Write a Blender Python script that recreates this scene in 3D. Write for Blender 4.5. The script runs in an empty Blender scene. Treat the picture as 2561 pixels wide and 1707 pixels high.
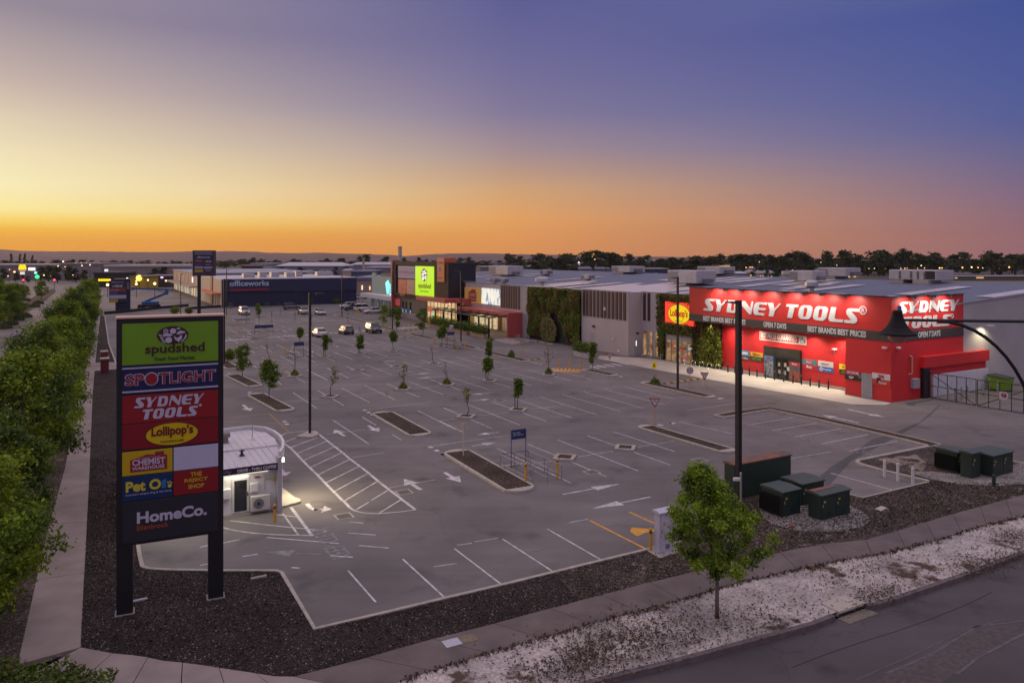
import bpy, math, random
import numpy as np
from mathutils import Vector, Matrix, Euler
R = math.radians
C = bpy.context.scene.collection
sc = bpy.context.scene
# ------------------------------------------------------------------ camera
CAMH = 13.7                      # drone height above the car park
FPX, CX, HZ = 1895.0, 1280.5, 640.0   # focal length, centre and horizon in survey pixels
cam = bpy.data.cameras.new("Camera")
camo = bpy.data.objects.new("Camera", cam); C.objects.link(camo)
camo.location = (0, 0, CAMH); camo.rotation_euler = (R(90), 0, 0)
cam.sensor_width = 36; cam.lens = FPX/2561*36
cam.shift_y = -(853.5-HZ)/2561
cam.clip_start = 0.5; cam.clip_end = 20000
sc.camera = camo
# ------------------------------------------------------------------ render set-up
sc.render.engine = 'CYCLES'
sc.cycles.use_denoising = True
sc.cycles.max_bounces = 6; sc.cycles.diffuse_bounces = 3; sc.cycles.glossy_bounces = 3
sc.cycles.sample_clamp_indirect = 4
sc.view_settings.view_transform = 'Standard'; sc.view_settings.look = 'None'
sc.view_settings.exposure = 0; sc.view_settings.gamma = 1
# ------------------------------------------------------------------ dusk sky
def lin1(v):
    v /= 255.0
    return v/12.92 if v <= .04045 else ((v+.055)/1.055)**2.4
def S(r, g, b): return (lin1(r), lin1(g), lin1(b))
world = bpy.data.worlds.new("World"); sc.world = world; world.use_nodes = True
def build_sky():
    nt = world.node_tree; N = nt.nodes; L = nt.links; N.clear()
    out = N.new('ShaderNodeOutputWorld'); bg = N.new('ShaderNodeBackground'); bg.inputs[1].default_value = 2.0
    tc = N.new('ShaderNodeTexCoord'); sep = N.new('ShaderNodeSeparateXYZ'); L.new(tc.outputs['Generated'], sep.inputs[0])
    def m(op, a, b=None, c=None):
        n = N.new('ShaderNodeMath'); n.operation = op
        for i, v in enumerate((a, b, c)):
            if v is None: continue
            if isinstance(v, (int, float)): n.inputs[i].default_value = v
            else: L.new(v, n.inputs[i])
        return n.outputs[0]
    az = m('ARCTAN2', sep.outputs[0], sep.outputs[1])
    el = m('DIVIDE', m('ARCSINE', sep.outputs[2]), R(90))
    el = m('POWER', m('MAXIMUM', el, 0.0), 0.5)          # more room for the low band
    def ramp(stops):
        n = N.new('ShaderNodeValToRGB'); cr = n.color_ramp
        for i, (e, col) in enumerate(stops):
            p = math.sqrt(max(e, 0)/90)
            if i == 0: el_ = cr.elements[0]; el_.position = p
            elif i == 1: el_ = cr.elements[1]; el_.position = p
            else: el_ = cr.elements.new(p)
            el_.color = (col[0]/2, col[1]/2, col[2]/2, 1)
        L.new(el, n.inputs[0]); return n.outputs[0]
    Z1, Z2 = (.75, .63, .74), (.86, .725, .85)  # overhead sky lifted above the visible sky to light the ground
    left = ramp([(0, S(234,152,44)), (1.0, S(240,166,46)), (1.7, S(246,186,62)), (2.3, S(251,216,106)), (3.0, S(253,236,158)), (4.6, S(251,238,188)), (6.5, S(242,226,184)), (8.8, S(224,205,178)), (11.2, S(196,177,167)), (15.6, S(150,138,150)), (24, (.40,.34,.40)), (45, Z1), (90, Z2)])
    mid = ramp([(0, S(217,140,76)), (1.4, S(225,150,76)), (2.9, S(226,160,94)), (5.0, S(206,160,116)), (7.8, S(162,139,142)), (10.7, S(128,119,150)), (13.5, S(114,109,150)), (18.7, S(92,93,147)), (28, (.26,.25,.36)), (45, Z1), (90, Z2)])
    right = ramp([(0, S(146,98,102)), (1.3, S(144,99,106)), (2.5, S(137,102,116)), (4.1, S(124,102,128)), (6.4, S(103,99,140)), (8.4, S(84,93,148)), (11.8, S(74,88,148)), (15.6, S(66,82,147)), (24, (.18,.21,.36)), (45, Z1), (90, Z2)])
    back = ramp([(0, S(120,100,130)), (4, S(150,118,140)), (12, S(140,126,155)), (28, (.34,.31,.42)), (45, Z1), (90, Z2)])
    def mix(a, b, f):
        n = N.new('ShaderNodeMix'); n.data_type = 'RGBA'; L.new(f, n.inputs[0]); L.new(a, n.inputs[6]); L.new(b, n.inputs[7]); return n.outputs[2]
    def mapr(v, a, b):
        n = N.new('ShaderNodeMapRange'); n.interpolation_type = 'SMOOTHSTEP' if False else 'LINEAR'
        L.new(v, n.inputs[0]); n.inputs[1].default_value = a; n.inputs[2].default_value = b; return n.outputs[0]
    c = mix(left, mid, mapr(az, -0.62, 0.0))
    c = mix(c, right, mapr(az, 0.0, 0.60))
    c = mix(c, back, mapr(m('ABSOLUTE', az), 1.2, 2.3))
    # a little unevenness, as thin haze gives
    no = N.new('ShaderNodeTexNoise'); no.inputs['Scale'].default_value = 2.2; no.inputs['Detail'].default_value = 2
    mp = N.new('ShaderNodeMapping'); mp.inputs['Scale'].default_value = (1, 1, 5); L.new(tc.outputs['Generated'], mp.inputs[0]); L.new(mp.outputs[0], no.inputs[0])
    f = m('ADD', m('MULTIPLY', no.outputs[0], 0.10), 0.985)
    mu = N.new('ShaderNodeVectorMath'); mu.operation = 'SCALE'; L.new(c, mu.inputs[0]); L.new(f, mu.inputs['Scale'])
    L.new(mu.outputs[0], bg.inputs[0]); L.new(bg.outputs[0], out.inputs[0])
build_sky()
sun = bpy.data.lights.new("Sun", 'SUN'); sun.energy = 0.8; sun.angle = R(16); sun.color = (1.0, .60, .34)
suno = bpy.data.objects.new("Sun", sun); C.objects.link(suno)
suno.rotation_euler = Vector((math.sin(R(42)), -math.cos(R(42)), -math.tan(R(7)))).to_track_quat('-Z', 'Y').to_euler()

# ------------------------------------------------------------------ survey helpers
def at(x, y, z=0.0):
    """survey pixel -> point on the horizontal plane at height z"""
    Y = FPX*(CAMH-z)/(y-HZ)
    return Vector(((x-CX)*Y/FPX, Y, z))
def zat(y, Y): return CAMH-(y-HZ)*Y/FPX
CROPS = dict(a=(552,760,8), b=(840,740,8), e=(1100,780,8), d=(552,860,4), f=(1100,860,4), g=(500,1100,4), h=(1080,1100,4),
             i=(1973,900,4), j=(1973,1292,4), m=(1680,860,4), q=(1600,1120,4), w=(600,1400,2.353), v=(200,1300,3.852),
             L=(0,620,8), O=(280,610,8), B=(560,610,8), T=(840,610,8), K=(1130,610,8), U=(1420,610,8), W=(1700,610,8), X=(1973,610,4), N=(0,0,1),
             k=(500,1060,8), t=(1080,690,8), y=(1480,780,8), s=(1700,700,8), r=(1900,760,8))
def px(k, x, y): x0, y0, s = CROPS[k]; return x0+x/s, y0+y/s
def G(k, x, y, z=0.0): return at(*px(k, x, y), z)
TH = -0.5165
A = Vector((math.sin(TH), math.cos(TH), 0)); B = Vector((math.cos(TH), -math.sin(TH), 0))   # bay direction, cross direction
RA = math.atan2(-A.y, -A.x)      # heading of local +x when it runs towards the camera along the shop fronts
RB = math.atan2(B.y, B.x)

# ------------------------------------------------------------------ materials
def mat(name, col, rough=.7, metal=0.0, var=0.0, scale=8.0, bump=0.0, bscale=60.0, spec=.5, emit=None, estr=0.0, stretch=None, col2=None, det=5, coat=0.0):
    m = bpy.data.materials.new(name); m.use_nodes = True
    nt = m.node_tree; N = nt.nodes; L = nt.links
    p = N['Principled BSDF']; p.inputs['Base Color'].default_value = (*col, 1); p.inputs['Roughness'].default_value = rough
    p.inputs['Metallic'].default_value = metal; p.inputs['Specular IOR Level'].default_value = spec
    if coat: p.inputs['Coat Weight'].default_value = coat; p.inputs['Coat Roughness'].default_value = .08
    if var or bump or col2:
        tc = N.new('ShaderNodeTexCoord'); src = tc.outputs['Object']
        if stretch:
            mp = N.new('ShaderNodeMapping'); mp.inputs['Scale'].default_value = stretch; L.new(src, mp.inputs[0]); src = mp.outputs[0]
        if var or col2:
            no = N.new('ShaderNodeTexNoise'); no.inputs['Scale'].default_value = scale; no.inputs['Detail'].default_value = det; L.new(src, no.inputs[0])
            mx = N.new('ShaderNodeMix'); mx.data_type = 'RGBA'
            a = tuple(max(0, c*(1-var)) for c in col); b = col2 or tuple(c*(1+var) for c in col)
            mx.inputs[6].default_value = (*a, 1); mx.inputs[7].default_value = (*b, 1)
            mr = N.new('ShaderNodeMapRange'); mr.inputs[1].default_value = .3; mr.inputs[2].default_value = .7
            L.new(no.outputs[0], mr.inputs[0]); L.new(mr.outputs[0], mx.inputs[0]); L.new(mx.outputs[2], p.inputs['Base Color'])
        if bump:
            nb = N.new('ShaderNodeTexNoise'); nb.inputs['Scale'].default_value = bscale; nb.inputs['Detail'].default_value = 4; L.new(tc.outputs['Object'], nb.inputs[0])
            bu = N.new('ShaderNodeBump'); bu.inputs['Strength'].default_value = bump; bu.inputs['Distance'].default_value = .02
            L.new(nb.outputs[0], bu.inputs['Height']); L.new(bu.outputs[0], p.inputs['Normal'])
    if emit:
        p.inputs['Emission Color'].default_value = (*emit, 1); p.inputs['Emission Strength'].default_value = estr
    return m
def glow(name, col, s): return mat(name, tuple(c*.6 for c in col), .5, emit=col, estr=s)

# ------------------------------------------------------------------ mesh builder
class MB:
    def __init__(self): self.v = []; self.f = []; self.mi = []; self.cur = 0
    def face(self, pts):
        n = len(self.v); self.v += [tuple(p) for p in pts]; self.f.append(tuple(range(n, n+len(pts)))); self.mi.append(self.cur); return self
    def _add(self, vs, fs):
        n = len(self.v); self.v += [tuple(p) for p in vs]
        for f in fs: self.f.append(tuple(i+n for i in f)); self.mi.append(self.cur)
        return self
    def box(self, x0, x1, y0, y1, z0, z1, M=None):
        vs = [Vector((x, y, z)) for z in (z0, z1) for x, y in ((x0,y0),(x1,y0),(x1,y1),(x0,y1))]
        if M is not None: vs = [M @ v for v in vs]
        return self._add(vs, [(3,2,1,0),(4,5,6,7),(0,1,5,4),(1,2,6,5),(2,3,7,6),(3,0,4,7)])
    def bbox(self, x0, x1, y0, y1, z0, z1, b=.03):
        """box with chamfered vertical and top edges"""
        p = [(x0+b,y0),(x1-b,y0),(x1,y0+b),(x1,y1-b),(x1-b,y1),(x0+b,y1),(x0,y1-b),(x0,y0+b)]
        cx, cy = (x0+x1)/2, (y0+y1)/2
        q = [(cx+(x-cx)*(1-2*b/max(x1-x0,.01)), cy+(y-cy)*(1-2*b/max(y1-y0,.01))) for x, y in p]
        vs = [(x,y,z0) for x,y in p]+[(x,y,z1-b) for x,y in p]+[(x,y,z1) for x,y in q]
        fs = [tuple(range(7,-1,-1)), tuple(range(16,24))]
        for k in (0, 8):
            for i in range(8): fs.append((k+i, k+(i+1)%8, k+8+(i+1)%8, k+8+i))
        return self._add(vs, fs)
    def prism(self, poly, z0, z1, cap=True, bottom=False):
        n = len(poly); vs = [(p[0],p[1],z0) for p in poly]+[(p[0],p[1],z1) for p in poly]
        fs = [(i,(i+1)%n,n+(i+1)%n,n+i) for i in range(n)]
        if cap: fs.append(tuple(range(n,2*n)))
        if bottom: fs.append(tuple(range(n-1,-1,-1)))
        return self._add(vs, fs)
    def tube(self, p0, p1, r0, r1=None, n=8, cap=True):
        p0, p1 = Vector(p0), Vector(p1); r1 = r0 if r1 is None else r1
        d = (p1-p0); q = d.to_track_quat('Z', 'Y')
        vs = []
        for P, r in ((p0,r0),(p1,r1)):
            for i in range(n):
                a = 2*math.pi*i/n; vs.append(P+q @ Vector((r*math.cos(a), r*math.sin(a), 0)))
        fs = [(i,(i+1)%n,n+(i+1)%n,n+i) for i in range(n)]
        if cap: fs += [tuple(range(n-1,-1,-1)), tuple(range(n,2*n))]
        return self._add(vs, fs)
    def path(self, pts, r, n=8):
        for a, b in zip(pts[:-1], pts[1:]): self.tube(a, b, r, r, n)
        return self
    def bar(self, p0, p1, w, h, up=(0,0,1)):
        """rectangular bar from p0 to p1, w across, h along up"""
        p0, p1 = Vector(p0), Vector(p1); d = (p1-p0).normalized(); u = Vector(up); s = d.cross(u)
        if s.length < 1e-5: u = Vector((0,1,0)); s = d.cross(u)
        s.normalize(); u = s.cross(d); vs = []
        for P in (p0, p1):
            for a, b in ((-1,-1),(1,-1),(1,1),(-1,1)): vs.append(P+s*(a*w/2)+u*(b*h/2))
        return self._add(vs, [(3,2,1,0),(4,5,6,7),(0,1,5,4),(1,2,6,5),(2,3,7,6),(3,0,4,7)])
    def lathe(self, prof, n=16, o=(0,0,0), axis='z'):
        vs = []
        for r, z in prof:
            for i in range(n):
                a = 2*math.pi*i/n; x, y = r*math.cos(a), r*math.sin(a)
                v = (x,y,z) if axis == 'z' else ((x,z,y) if axis == 'y' else (z,x,y))
                vs.append((v[0]+o[0], v[1]+o[1], v[2]+o[2]))
        fs = []
        for k in range(len(prof)-1):
            for i in range(n): fs.append((k*n+i, k*n+(i+1)%n, (k+1)*n+(i+1)%n, (k+1)*n+i))
        fs.append(tuple(range(n-1,-1,-1))); fs.append(tuple(range((len(prof)-1)*n, len(prof)*n)))
        return self._add(vs, fs)
    def ground(self, pts, z): return self.face([(p[0], p[1], z) for p in pts])
    def build(self, name, m, parent=None, smooth=False):
        me = bpy.data.meshes.new(name); me.from_pydata(self.v, [], self.f)
        ms = m if isinstance(m, (list, tuple)) else [m]
        for x in ms: me.materials.append(x)
        if len(ms) > 1: me.polygons.foreach_set('material_index', self.mi)
        if smooth: me.polygons.foreach_set('use_smooth', [True]*len(self.f))
        o = bpy.data.objects.new(name, me); C.objects.link(o)
        if parent: o.parent = parent
        return o
def thing(name, label, cat, loc=(0,0,0), rz=0.0, group=None):
    o = bpy.data.objects.new(name, None); C.objects.link(o); o.location = loc; o.rotation_euler = (0, 0, rz)
    o['label'] = label; o['category'] = cat
    if group: o['group'] = group
    o.empty_display_size = .1
    return o
def tag(o, label, cat, group=None):
    o['label'] = label; o['category'] = cat
    if group: o['group'] = group
    return o
def struct(o): o['kind'] = 'structure'; return o
def stuff(o): o['kind'] = 'stuff'; return o
def dup(root, loc, rz, label=None, group=None, s=1.0):
    r = root.copy(); C.objects.link(r); r.location = loc; r.rotation_euler = (0, 0, rz); r.scale = (s, s, s)
    if label: r['label'] = label
    if group: r['group'] = group
    for ch in root.children:
        c = ch.copy(); C.objects.link(c); c.parent = r
        for g in ch.children:
            d = g.copy(); C.objects.link(d); d.parent = c
    return r
def text(parent, s, x, z, w, h, m, y=-.02, shear=0.0, bold=0.0, name='lettering', depth=.01, rot=(R(90),0,0), align='L', loc=None):
    """lettering fitted into a w x h box, standing in the local xz plane and facing -y"""
    cu = bpy.data.curves.new(name, 'FONT'); cu.body = s; cu.size = 1; cu.shear = shear; cu.offset = bold; cu.extrude = depth; cu.resolution_u = 3
    cu.space_line = .85; cu.align_x = {'L':'LEFT','C':'CENTER'}[align]
    t = bpy.data.objects.new(name, cu); C.objects.link(t)
    dg = bpy.context.evaluated_depsgraph_get(); me = bpy.data.meshes.new_from_object(t.evaluated_get(dg)); me.name = name
    bpy.data.objects.remove(t); bpy.data.curves.remove(cu)
    n = len(me.vertices); co = np.empty(n*3, 'f'); me.vertices.foreach_get('co', co); co = co.reshape(-1, 3)
    lo, hi = co.min(0), co.max(0)
    co[:,0] = (co[:,0]-lo[0])/(hi[0]-lo[0])*w; co[:,1] = (co[:,1]-lo[1])/(hi[1]-lo[1])*h
    me.vertices.foreach_set('co', co.ravel()); me.materials.clear(); me.materials.append(m); me.update()
    o = bpy.data.objects.new(name, me); C.objects.link(o); o.location = loc or (x, y, z); o.rotation_euler = rot
    if parent: o.parent = parent
    return o
def lamp(kind, loc, energy, col=(1,.9,.75), parent=None, size=.1, spot=None, direction=None, blend=.5):
    l = bpy.data.lights.new("Lamp", kind); l.energy = energy; l.color = col
    if kind == 'AREA': l.size = size
    else: l.shadow_soft_size = size
    if spot: l.spot_size = R(spot); l.spot_blend = blend
    o = bpy.data.objects.new("Lamp", l); C.objects.link(o); o.location = loc
    if direction: o.rotation_euler = Vector(direction).to_track_quat('-Z', 'Y').to_euler()
    if parent: o.parent = parent
    return o
rng = np.random.default_rng(7); random.seed(7)
# ------------------------------------------------------------------ ground materials
def asphalt(name, base, tint=1.0, tracks=True, rough=.75):
    m = bpy.data.materials.new(name); m.use_nodes = True
    nt = m.node_tree; N = nt.nodes; L = nt.links; p = N['Principled BSDF']; p.inputs['Roughness'].default_value = rough; p.inputs['Specular IOR Level'].default_value = .35
    tc = N.new('ShaderNodeTexCoord')
    def noise(scale, det=4, mapping=None, rot=0.0):
        src = tc.outputs['Object']
        if mapping:
            mp = N.new('ShaderNodeMapping'); mp.inputs['Scale'].default_value = mapping; mp.inputs['Rotation'].default_value = (0,0,rot); L.new(src, mp.inputs[0]); src = mp.outputs[0]
        n = N.new('ShaderNodeTexNoise'); n.inputs['Scale'].default_value = scale; n.inputs['Detail'].default_value = det; L.new(src, n.inputs[0]); return n.outputs[0]
    def rng_(v, a, b, c, d):
        n = N.new('ShaderNodeMapRange'); L.new(v, n.inputs[0])
        for i, x in enumerate((a,b,c,d)): n.inputs[i+1].default_value = x
        return n.outputs[0]
    def mul(a, b):
        n = N.new('ShaderNodeMath'); n.operation = 'MULTIPLY'; L.new(a, n.inputs[0]); L.new(b, n.inputs[1]); return n.outputs[0]
    f = rng_(noise(.07, 3), .3, .7, .74, 1.20)
    f = mul(f, rng_(noise(.22, 6), .35, .7, .90, 1.12))
    f = mul(f, rng_(noise(.55, 5), .3, .75, 1.06, .90))
    f = mul(f, rng_(noise(.42, 4), .58, .74, 1.0, .62))             # oil and tyre stains
    f = mul(f, rng_(noise(26, 3), .2, .8, .86, 1.14))
    if tracks: f = mul(f, rng_(noise(1.0, 4, (.05, 1.1, 1), -RB), .35, .75, .94, 1.1))
    v2 = N.new('ShaderNodeTexVoronoi'); v2.inputs['Scale'].default_value = .24; v2.inputs['Randomness'].default_value = 1.0
    wv = N.new('ShaderNodeVectorMath'); wv.operation = 'ADD'; nw = N.new('ShaderNodeTexNoise'); nw.inputs['Scale'].default_value = 1.6; L.new(tc.outputs['Object'], nw.inputs[0]); L.new(tc.outputs['Object'], wv.inputs[0]); L.new(nw.outputs[1], wv.inputs[1]); L.new(wv.outputs[0], v2.inputs[0])
    sc2 = N.new('ShaderNodeSeparateColor'); L.new(v2.outputs['Color'], sc2.inputs[0])
    spot = rng_(v2.outputs['Distance'], .03, .17, 0.0, 1.0); keep = rng_(sc2.outputs[0], .60, .62, 1.0, 0.0)
    mxs = N.new('ShaderNodeMath'); mxs.operation = 'MAXIMUM'; L.new(spot, mxs.inputs[0]); L.new(keep, mxs.inputs[1])
    f = mul(f, rng_(mxs.outputs[0], 0, 1, .60, 1.0))              # drip stains where cars stand
    vo = N.new('ShaderNodeTexVoronoi'); vo.feature = 'DISTANCE_TO_EDGE'; vo.inputs['Scale'].default_value = .09
    mp = N.new('ShaderNodeVectorMath'); mp.operation = 'ADD'; nz = N.new('ShaderNodeTexNoise'); nz.inputs['Scale'].default_value = .7; L.new(tc.outputs['Object'], nz.inputs[0])
    L.new(tc.outputs['Object'], mp.inputs[0]); L.new(nz.outputs[1], mp.inputs[1]); L.new(mp.outputs[0], vo.inputs[0])
    f = mul(f, rng_(vo.outputs['Distance'], .0006, .0025, .80, 1.0))    # fine cracks
    sc_ = N.new('ShaderNodeVectorMath'); sc_.operation = 'SCALE'; sc_.inputs[0].default_value = base; L.new(f, sc_.inputs['Scale'])
    L.new(sc_.outputs[0], p.inputs['Base Color'])
    bu = N.new('ShaderNodeBump'); bu.inputs['Strength'].default_value = .25; bu.inputs['Distance'].default_value = .01
    L.new(noise(60, 2), bu.inputs['Height']); L.new(bu.outputs[0], p.inputs['Normal'])
    return m
def mulchmat(name, dark, fleck, thr=.9, scale=16.0, patch=None, lowk=.45):
    m = bpy.data.materials.new(name); m.use_nodes = True
    nt = m.node_tree; N = nt.nodes; L = nt.links; p = N['Principled BSDF']; p.inputs['Roughness'].default_value = .9; p.inputs['Specular IOR Level'].default_value = .2
    tc = N.new('ShaderNodeTexCoord'); vo = N.new('ShaderNodeTexVoronoi'); vo.inputs['Scale'].default_value = scale; L.new(tc.outputs['Object'], vo.inputs[0])
    sp = N.new('ShaderNodeSeparateColor'); L.new(vo.outputs['Color'], sp.inputs[0])
    cr = N.new('ShaderNodeValToRGB'); cr.color_ramp.elements[0].color = (*tuple(c*lowk for c in dark), 1); cr.color_ramp.elements[1].position = thr; cr.color_ramp.elements[1].color = (*tuple(c*(1.5 if lowk < .6 else 1.1) for c in dark), 1)
    e = cr.color_ramp.elements.new(min(thr+.05,.99)); e.color = (*fleck, 1)
    L.new(sp.outputs[0], cr.inputs[0]); col = cr.outputs[0]
    no = N.new('ShaderNodeTexNoise'); no.inputs['Scale'].default_value = .5; no.inputs['Detail'].default_value = 6; L.new(tc.outputs['Object'], no.inputs[0])
    mr = N.new('ShaderNodeMapRange'); mr.inputs[1].default_value = .3; mr.inputs[2].default_value = .7; mr.inputs[3].default_value = .65; mr.inputs[4].default_value = 1.35; L.new(no.outputs[0], mr.inputs[0])
    s = N.new('ShaderNodeVectorMath'); s.operation = 'SCALE'; L.new(col, s.inputs[0]); L.new(mr.outputs[0], s.inputs['Scale']); out = s.outputs[0]
    if patch:
        n2 = N.new('ShaderNodeTexNoise'); n2.inputs['Scale'].default_value = patch[1]; n2.inputs['Detail'].default_value = 8; n2.inputs['Roughness'].default_value = .65; L.new(tc.outputs['Object'], n2.inputs[0])
        m2 = N.new('ShaderNodeMapRange'); m2.inputs[1].default_value = patch[2]; m2.inputs[2].default_value = patch[2]+.06; L.new(n2.outputs[0], m2.inputs[0])
        mx = N.new('ShaderNodeMix'); mx.data_type = 'RGBA'; L.new(m2.outputs[0], mx.inputs[0]); L.new(out, mx.inputs[6]); mx.inputs[7].default_value = (*patch[0], 1); out = mx.outputs[2]
    L.new(out, p.inputs['Base Color'])
    bu = N.new('ShaderNodeBump'); bu.inputs['Strength'].default_value = .8; bu.inputs['Distance'].default_value = .04; L.new(vo.outputs['Distance'], bu.inputs['Height']); L.new(bu.outputs[0], p.inputs['Normal'])
    return m
M = {}
M['asphalt'] = asphalt('asphalt', (.165,.150,.145))
M['road'] = asphalt('road_asphalt', (.092,.079,.084))
M['patch'] = asphalt('asphalt_patch', (.085,.082,.086), tracks=False)
M['oldroad'] = asphalt('left_road_asphalt', (.20,.17,.175))
M['mulch'] = mulchmat('mulch', (.034,.025,.023), (.24,.21,.20), .945, 26)
M['isle_mulch'] = mulchmat('island_mulch', (.055,.040,.030), (.22,.18,.14), .93, 18)
M['gravel'] = mulchmat('gravel', (.20,.185,.175), (.5,.47,.44), .8, 22)
M['drymulch'] = mulchmat('dry_mulch', (.060,.046,.039), (.25,.21,.18), .90, 24, ((.26,.21,.17), .8, .60))
M['sand'] = mulchmat('sand', (.40,.355,.335), (.50,.45,.425), .6, 13, ((.095,.066,.050), .38, .57), .82)
M['kerb'] = mat('kerb_concrete', (.40,.36,.31), .85, var=.18, scale=3, bump=.3)
M['kerb_dark'] = mat('road_kerb_concrete', (.13,.105,.105), .85, var=.2, scale=3, bump=.3)
M['path'] = mat('path_concrete', (.135,.108,.102), .85, var=.22, scale=.9, bump=.3, bscale=30)
M['palepath'] = mat('pale_path_concrete', (.29,.24,.22), .85, var=.16, scale=.8, bump=.3, bscale=30)
M['apron'] = mat('apron_concrete', (.46,.42,.36), .8, var=.16, scale=.35, bump=.2, bscale=20)
M['paint'] = mat('white_line_paint', (.52,.49,.49), .7, var=.38, scale=2.6, det=8)
M['faded'] = mat('worn_line_paint', (.24,.23,.225), .8, var=.3, scale=3.5, det=9)
M['ypaint'] = mat('orange_line_paint', (.62,.30,.035), .7, var=.2, scale=3)
M['yfaded'] = mat('worn_yellow_paint', (.32,.22,.08), .8, var=.3, scale=3)
M['earth'] = mat('earth', (.07,.058,.045), .95, var=.5, scale=.02, bump=.2)

# ------------------------------------------------------------------ ground sheets
g = MB(); g.ground([(-3400,-60),(3400,-60),(3400,3100),(-3400,3100)], -.30)
struct(g.build('ground', M['earth']))
near_kerb = [(345,1363),(349,1391),(356,1420),(372,1425),(426,1428),(556,1430),(690,1430),(704,1434),(787,1576),(964,1535),(1117,1498),(1258,1465),(1388,1433),(1510,1403),(1621,1376),(1700,1357),(1762,1292),(1806,1236)]
mid_kerb = [(1975,1194),(2062,1220),(2133,1240),(2158,1246),(2240,1226),(2323,1206)]
nose_kerb = [(2323,1206),(2218,1181),(2160,1165),(2143,1158),(2148,1153),(2173,1148),(2333,1116)]
g = MB()
g.ground([(-120,8), at(150,1640)] + [at(*p) for p in near_kerb+mid_kerb+nose_kerb[1:]] + [at(2561,1161), (60,62), (300,60), (320,420), (-330,420), (-330,60)], 0.0)
struct(g.build('car_park', M['asphalt']))
bed = [(201,1622),(218,1300),(232,980),(243,862),(250,790),(262,790),(272,860),(296,925)] + near_kerb + mid_kerb + nose_kerb[1:] + [(2450,1138),(2561,1161),(2800,1215)]
path_up = [(2800,1180),(2561,1239),(2370,1291),(2289,1316),(2168,1352),(2073,1361),(1973,1378),(1830,1410),(1700,1441),(1600,1465),(1531,1483),(1331,1536),(1208,1570),(1061,1606),(914,1649),(736,1695)]
path_lo = [(2800,1226),(2561,1292),(2435,1324),(2345,1352),(2223,1384),(2130,1399),(2050,1415),(1967,1432),(1865,1455),(1785,1477),(1672,1512),(1599,1532),(1501,1555),(1390,1589),(1261,1625),(1110,1670),(1004,1706),(930,1735)]
cross = [(719,1700),(654,1689),(594,1680),(483,1663),(382,1653),(366,1645),(283,1637),(201,1622)]
split = [p for p in near_kerb if p[0] <= 1388]
g = MB(); g.ground([at(x,y) for x,y in bed[:8]+split+[(1450,1507),(1331,1536),(1208,1570),(1061,1606),(914,1649),(736,1695)]+cross[:-1]], .05)
struct(g.build('mulch_bed', M['mulch']))
g = MB(); g.ground([at(x,y) for x,y in [(1388,1433),(1510,1403),(1621,1376),(1700,1357),(1762,1292),(1806,1236),(1975,1194)]+mid_kerb[1:]+nose_kerb[1:]+[(2450,1138),(2561,1161),(2800,1215)]+path_up[:11]+[(1450,1507)]], .05)
struct(g.build('dry_mulch_bed', M['drymulch']))
def smooth_blob(pts, z, m, name):
    g = MB(); g.ground([at(*p) for p in pts], z); return struct(g.build(name, m))
smooth_blob([(1895,1262),(1960,1240),(2120,1262),(2165,1285),(2178,1305),(2150,1322),(2080,1332),(2000,1330),(1930,1312),(1905,1290)], .058, M['gravel'], 'gravel_patch')
smooth_blob([(2270,1183),(2330,1180),(2420,1190),(2561,1158),(2640,1165),(2620,1205),(2500,1216),(2400,1212),(2330,1200)], .058, M['gravel'], 'gravel_patch')
smooth_blob([(2195,1148),(2290,1136),(2318,1160),(2310,1178),(2255,1168),(2205,1158)], .058, mulchmat('dull_sand', (.19,.155,.135), (.28,.24,.21), .6, 14, ((.06,.045,.036), .9, .5)), 'sand_patch')
def slabs(up, lo, n, z0, z1, m, gap=.03):
    def pl(pts):
        P = [at(*p) for p in pts]; d = [0]
        for a, b in zip(P[:-1], P[1:]): d.append(d[-1]+(b-a).length)
        return P, d
    U, du = pl(up); Lo, dl = pl(lo)
    def ev(P, d, t):
        s = t*d[-1]; i = min(max(np.searchsorted(d, s)-1, 0), len(P)-2); return P[i].lerp(P[i+1], (s-d[i])/(d[i+1]-d[i]))
    g = MB()
    for k in range(n):
        e = gap/2/du[-1]
        ts = [k/n+e, k/n+.5/n, (k+1)/n-e]
        poly = [ev(U, du, t) for t in ts]+[ev(Lo, dl, t) for t in reversed(ts)]
        g.prism(poly[::-1] if False else poly, z0, z1)
    return g.build('footpath', m)
struct(slabs(path_up, path_lo, 21, -.1, .062, M['path']))
struct(slabs(cross[::-1]+[(736,1695)], [(60,1700),(150,1740),(300,1765),(450,1790),(640,1830),(760,1800),(930,1735)], 6, -.1, .062, M['palepath']))
left_r = [(201,1622),(213,1394),(223,1198),(232,980),(242,871),(250,800),(254,755),(257,730)]
left_l = [(44,1666),(114,1350),(163,1171),(194,1013),(212,926),(228,849),(240,790),(250,745),(255,725)]
struct(slabs(left_r, left_l, 42, -.1, .062, M['palepath']))
g = MB(); g.ground([at(*p) for p in ((236,908),(236,928),(300,923),(299,906))], .066); struct(g.build('crossover', M['palepath']))
# verge under the left tree row, and the median of the left road
lp = [at(*p) for p in left_l]
g = MB(); g.ground(lp+[p+Vector((-5.2,-.8,0)) for p in reversed(lp)]+[at(44,1666)+Vector((-9,-6,0)), at(60,1700), ], .05)
struct(g.build('verge', M['drymulch']))
med = [(0,822),(40,800),(75,777),(112,752),(141,728),(132,722),(110,728),(85,742),(60,760),(20,785),(0,798),(-60,830),(-120,880),(-60,870)]
g = MB(); g.ground([at(*p) for p in med], .06); struct(g.build('median_strip', M['drymulch']))
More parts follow.
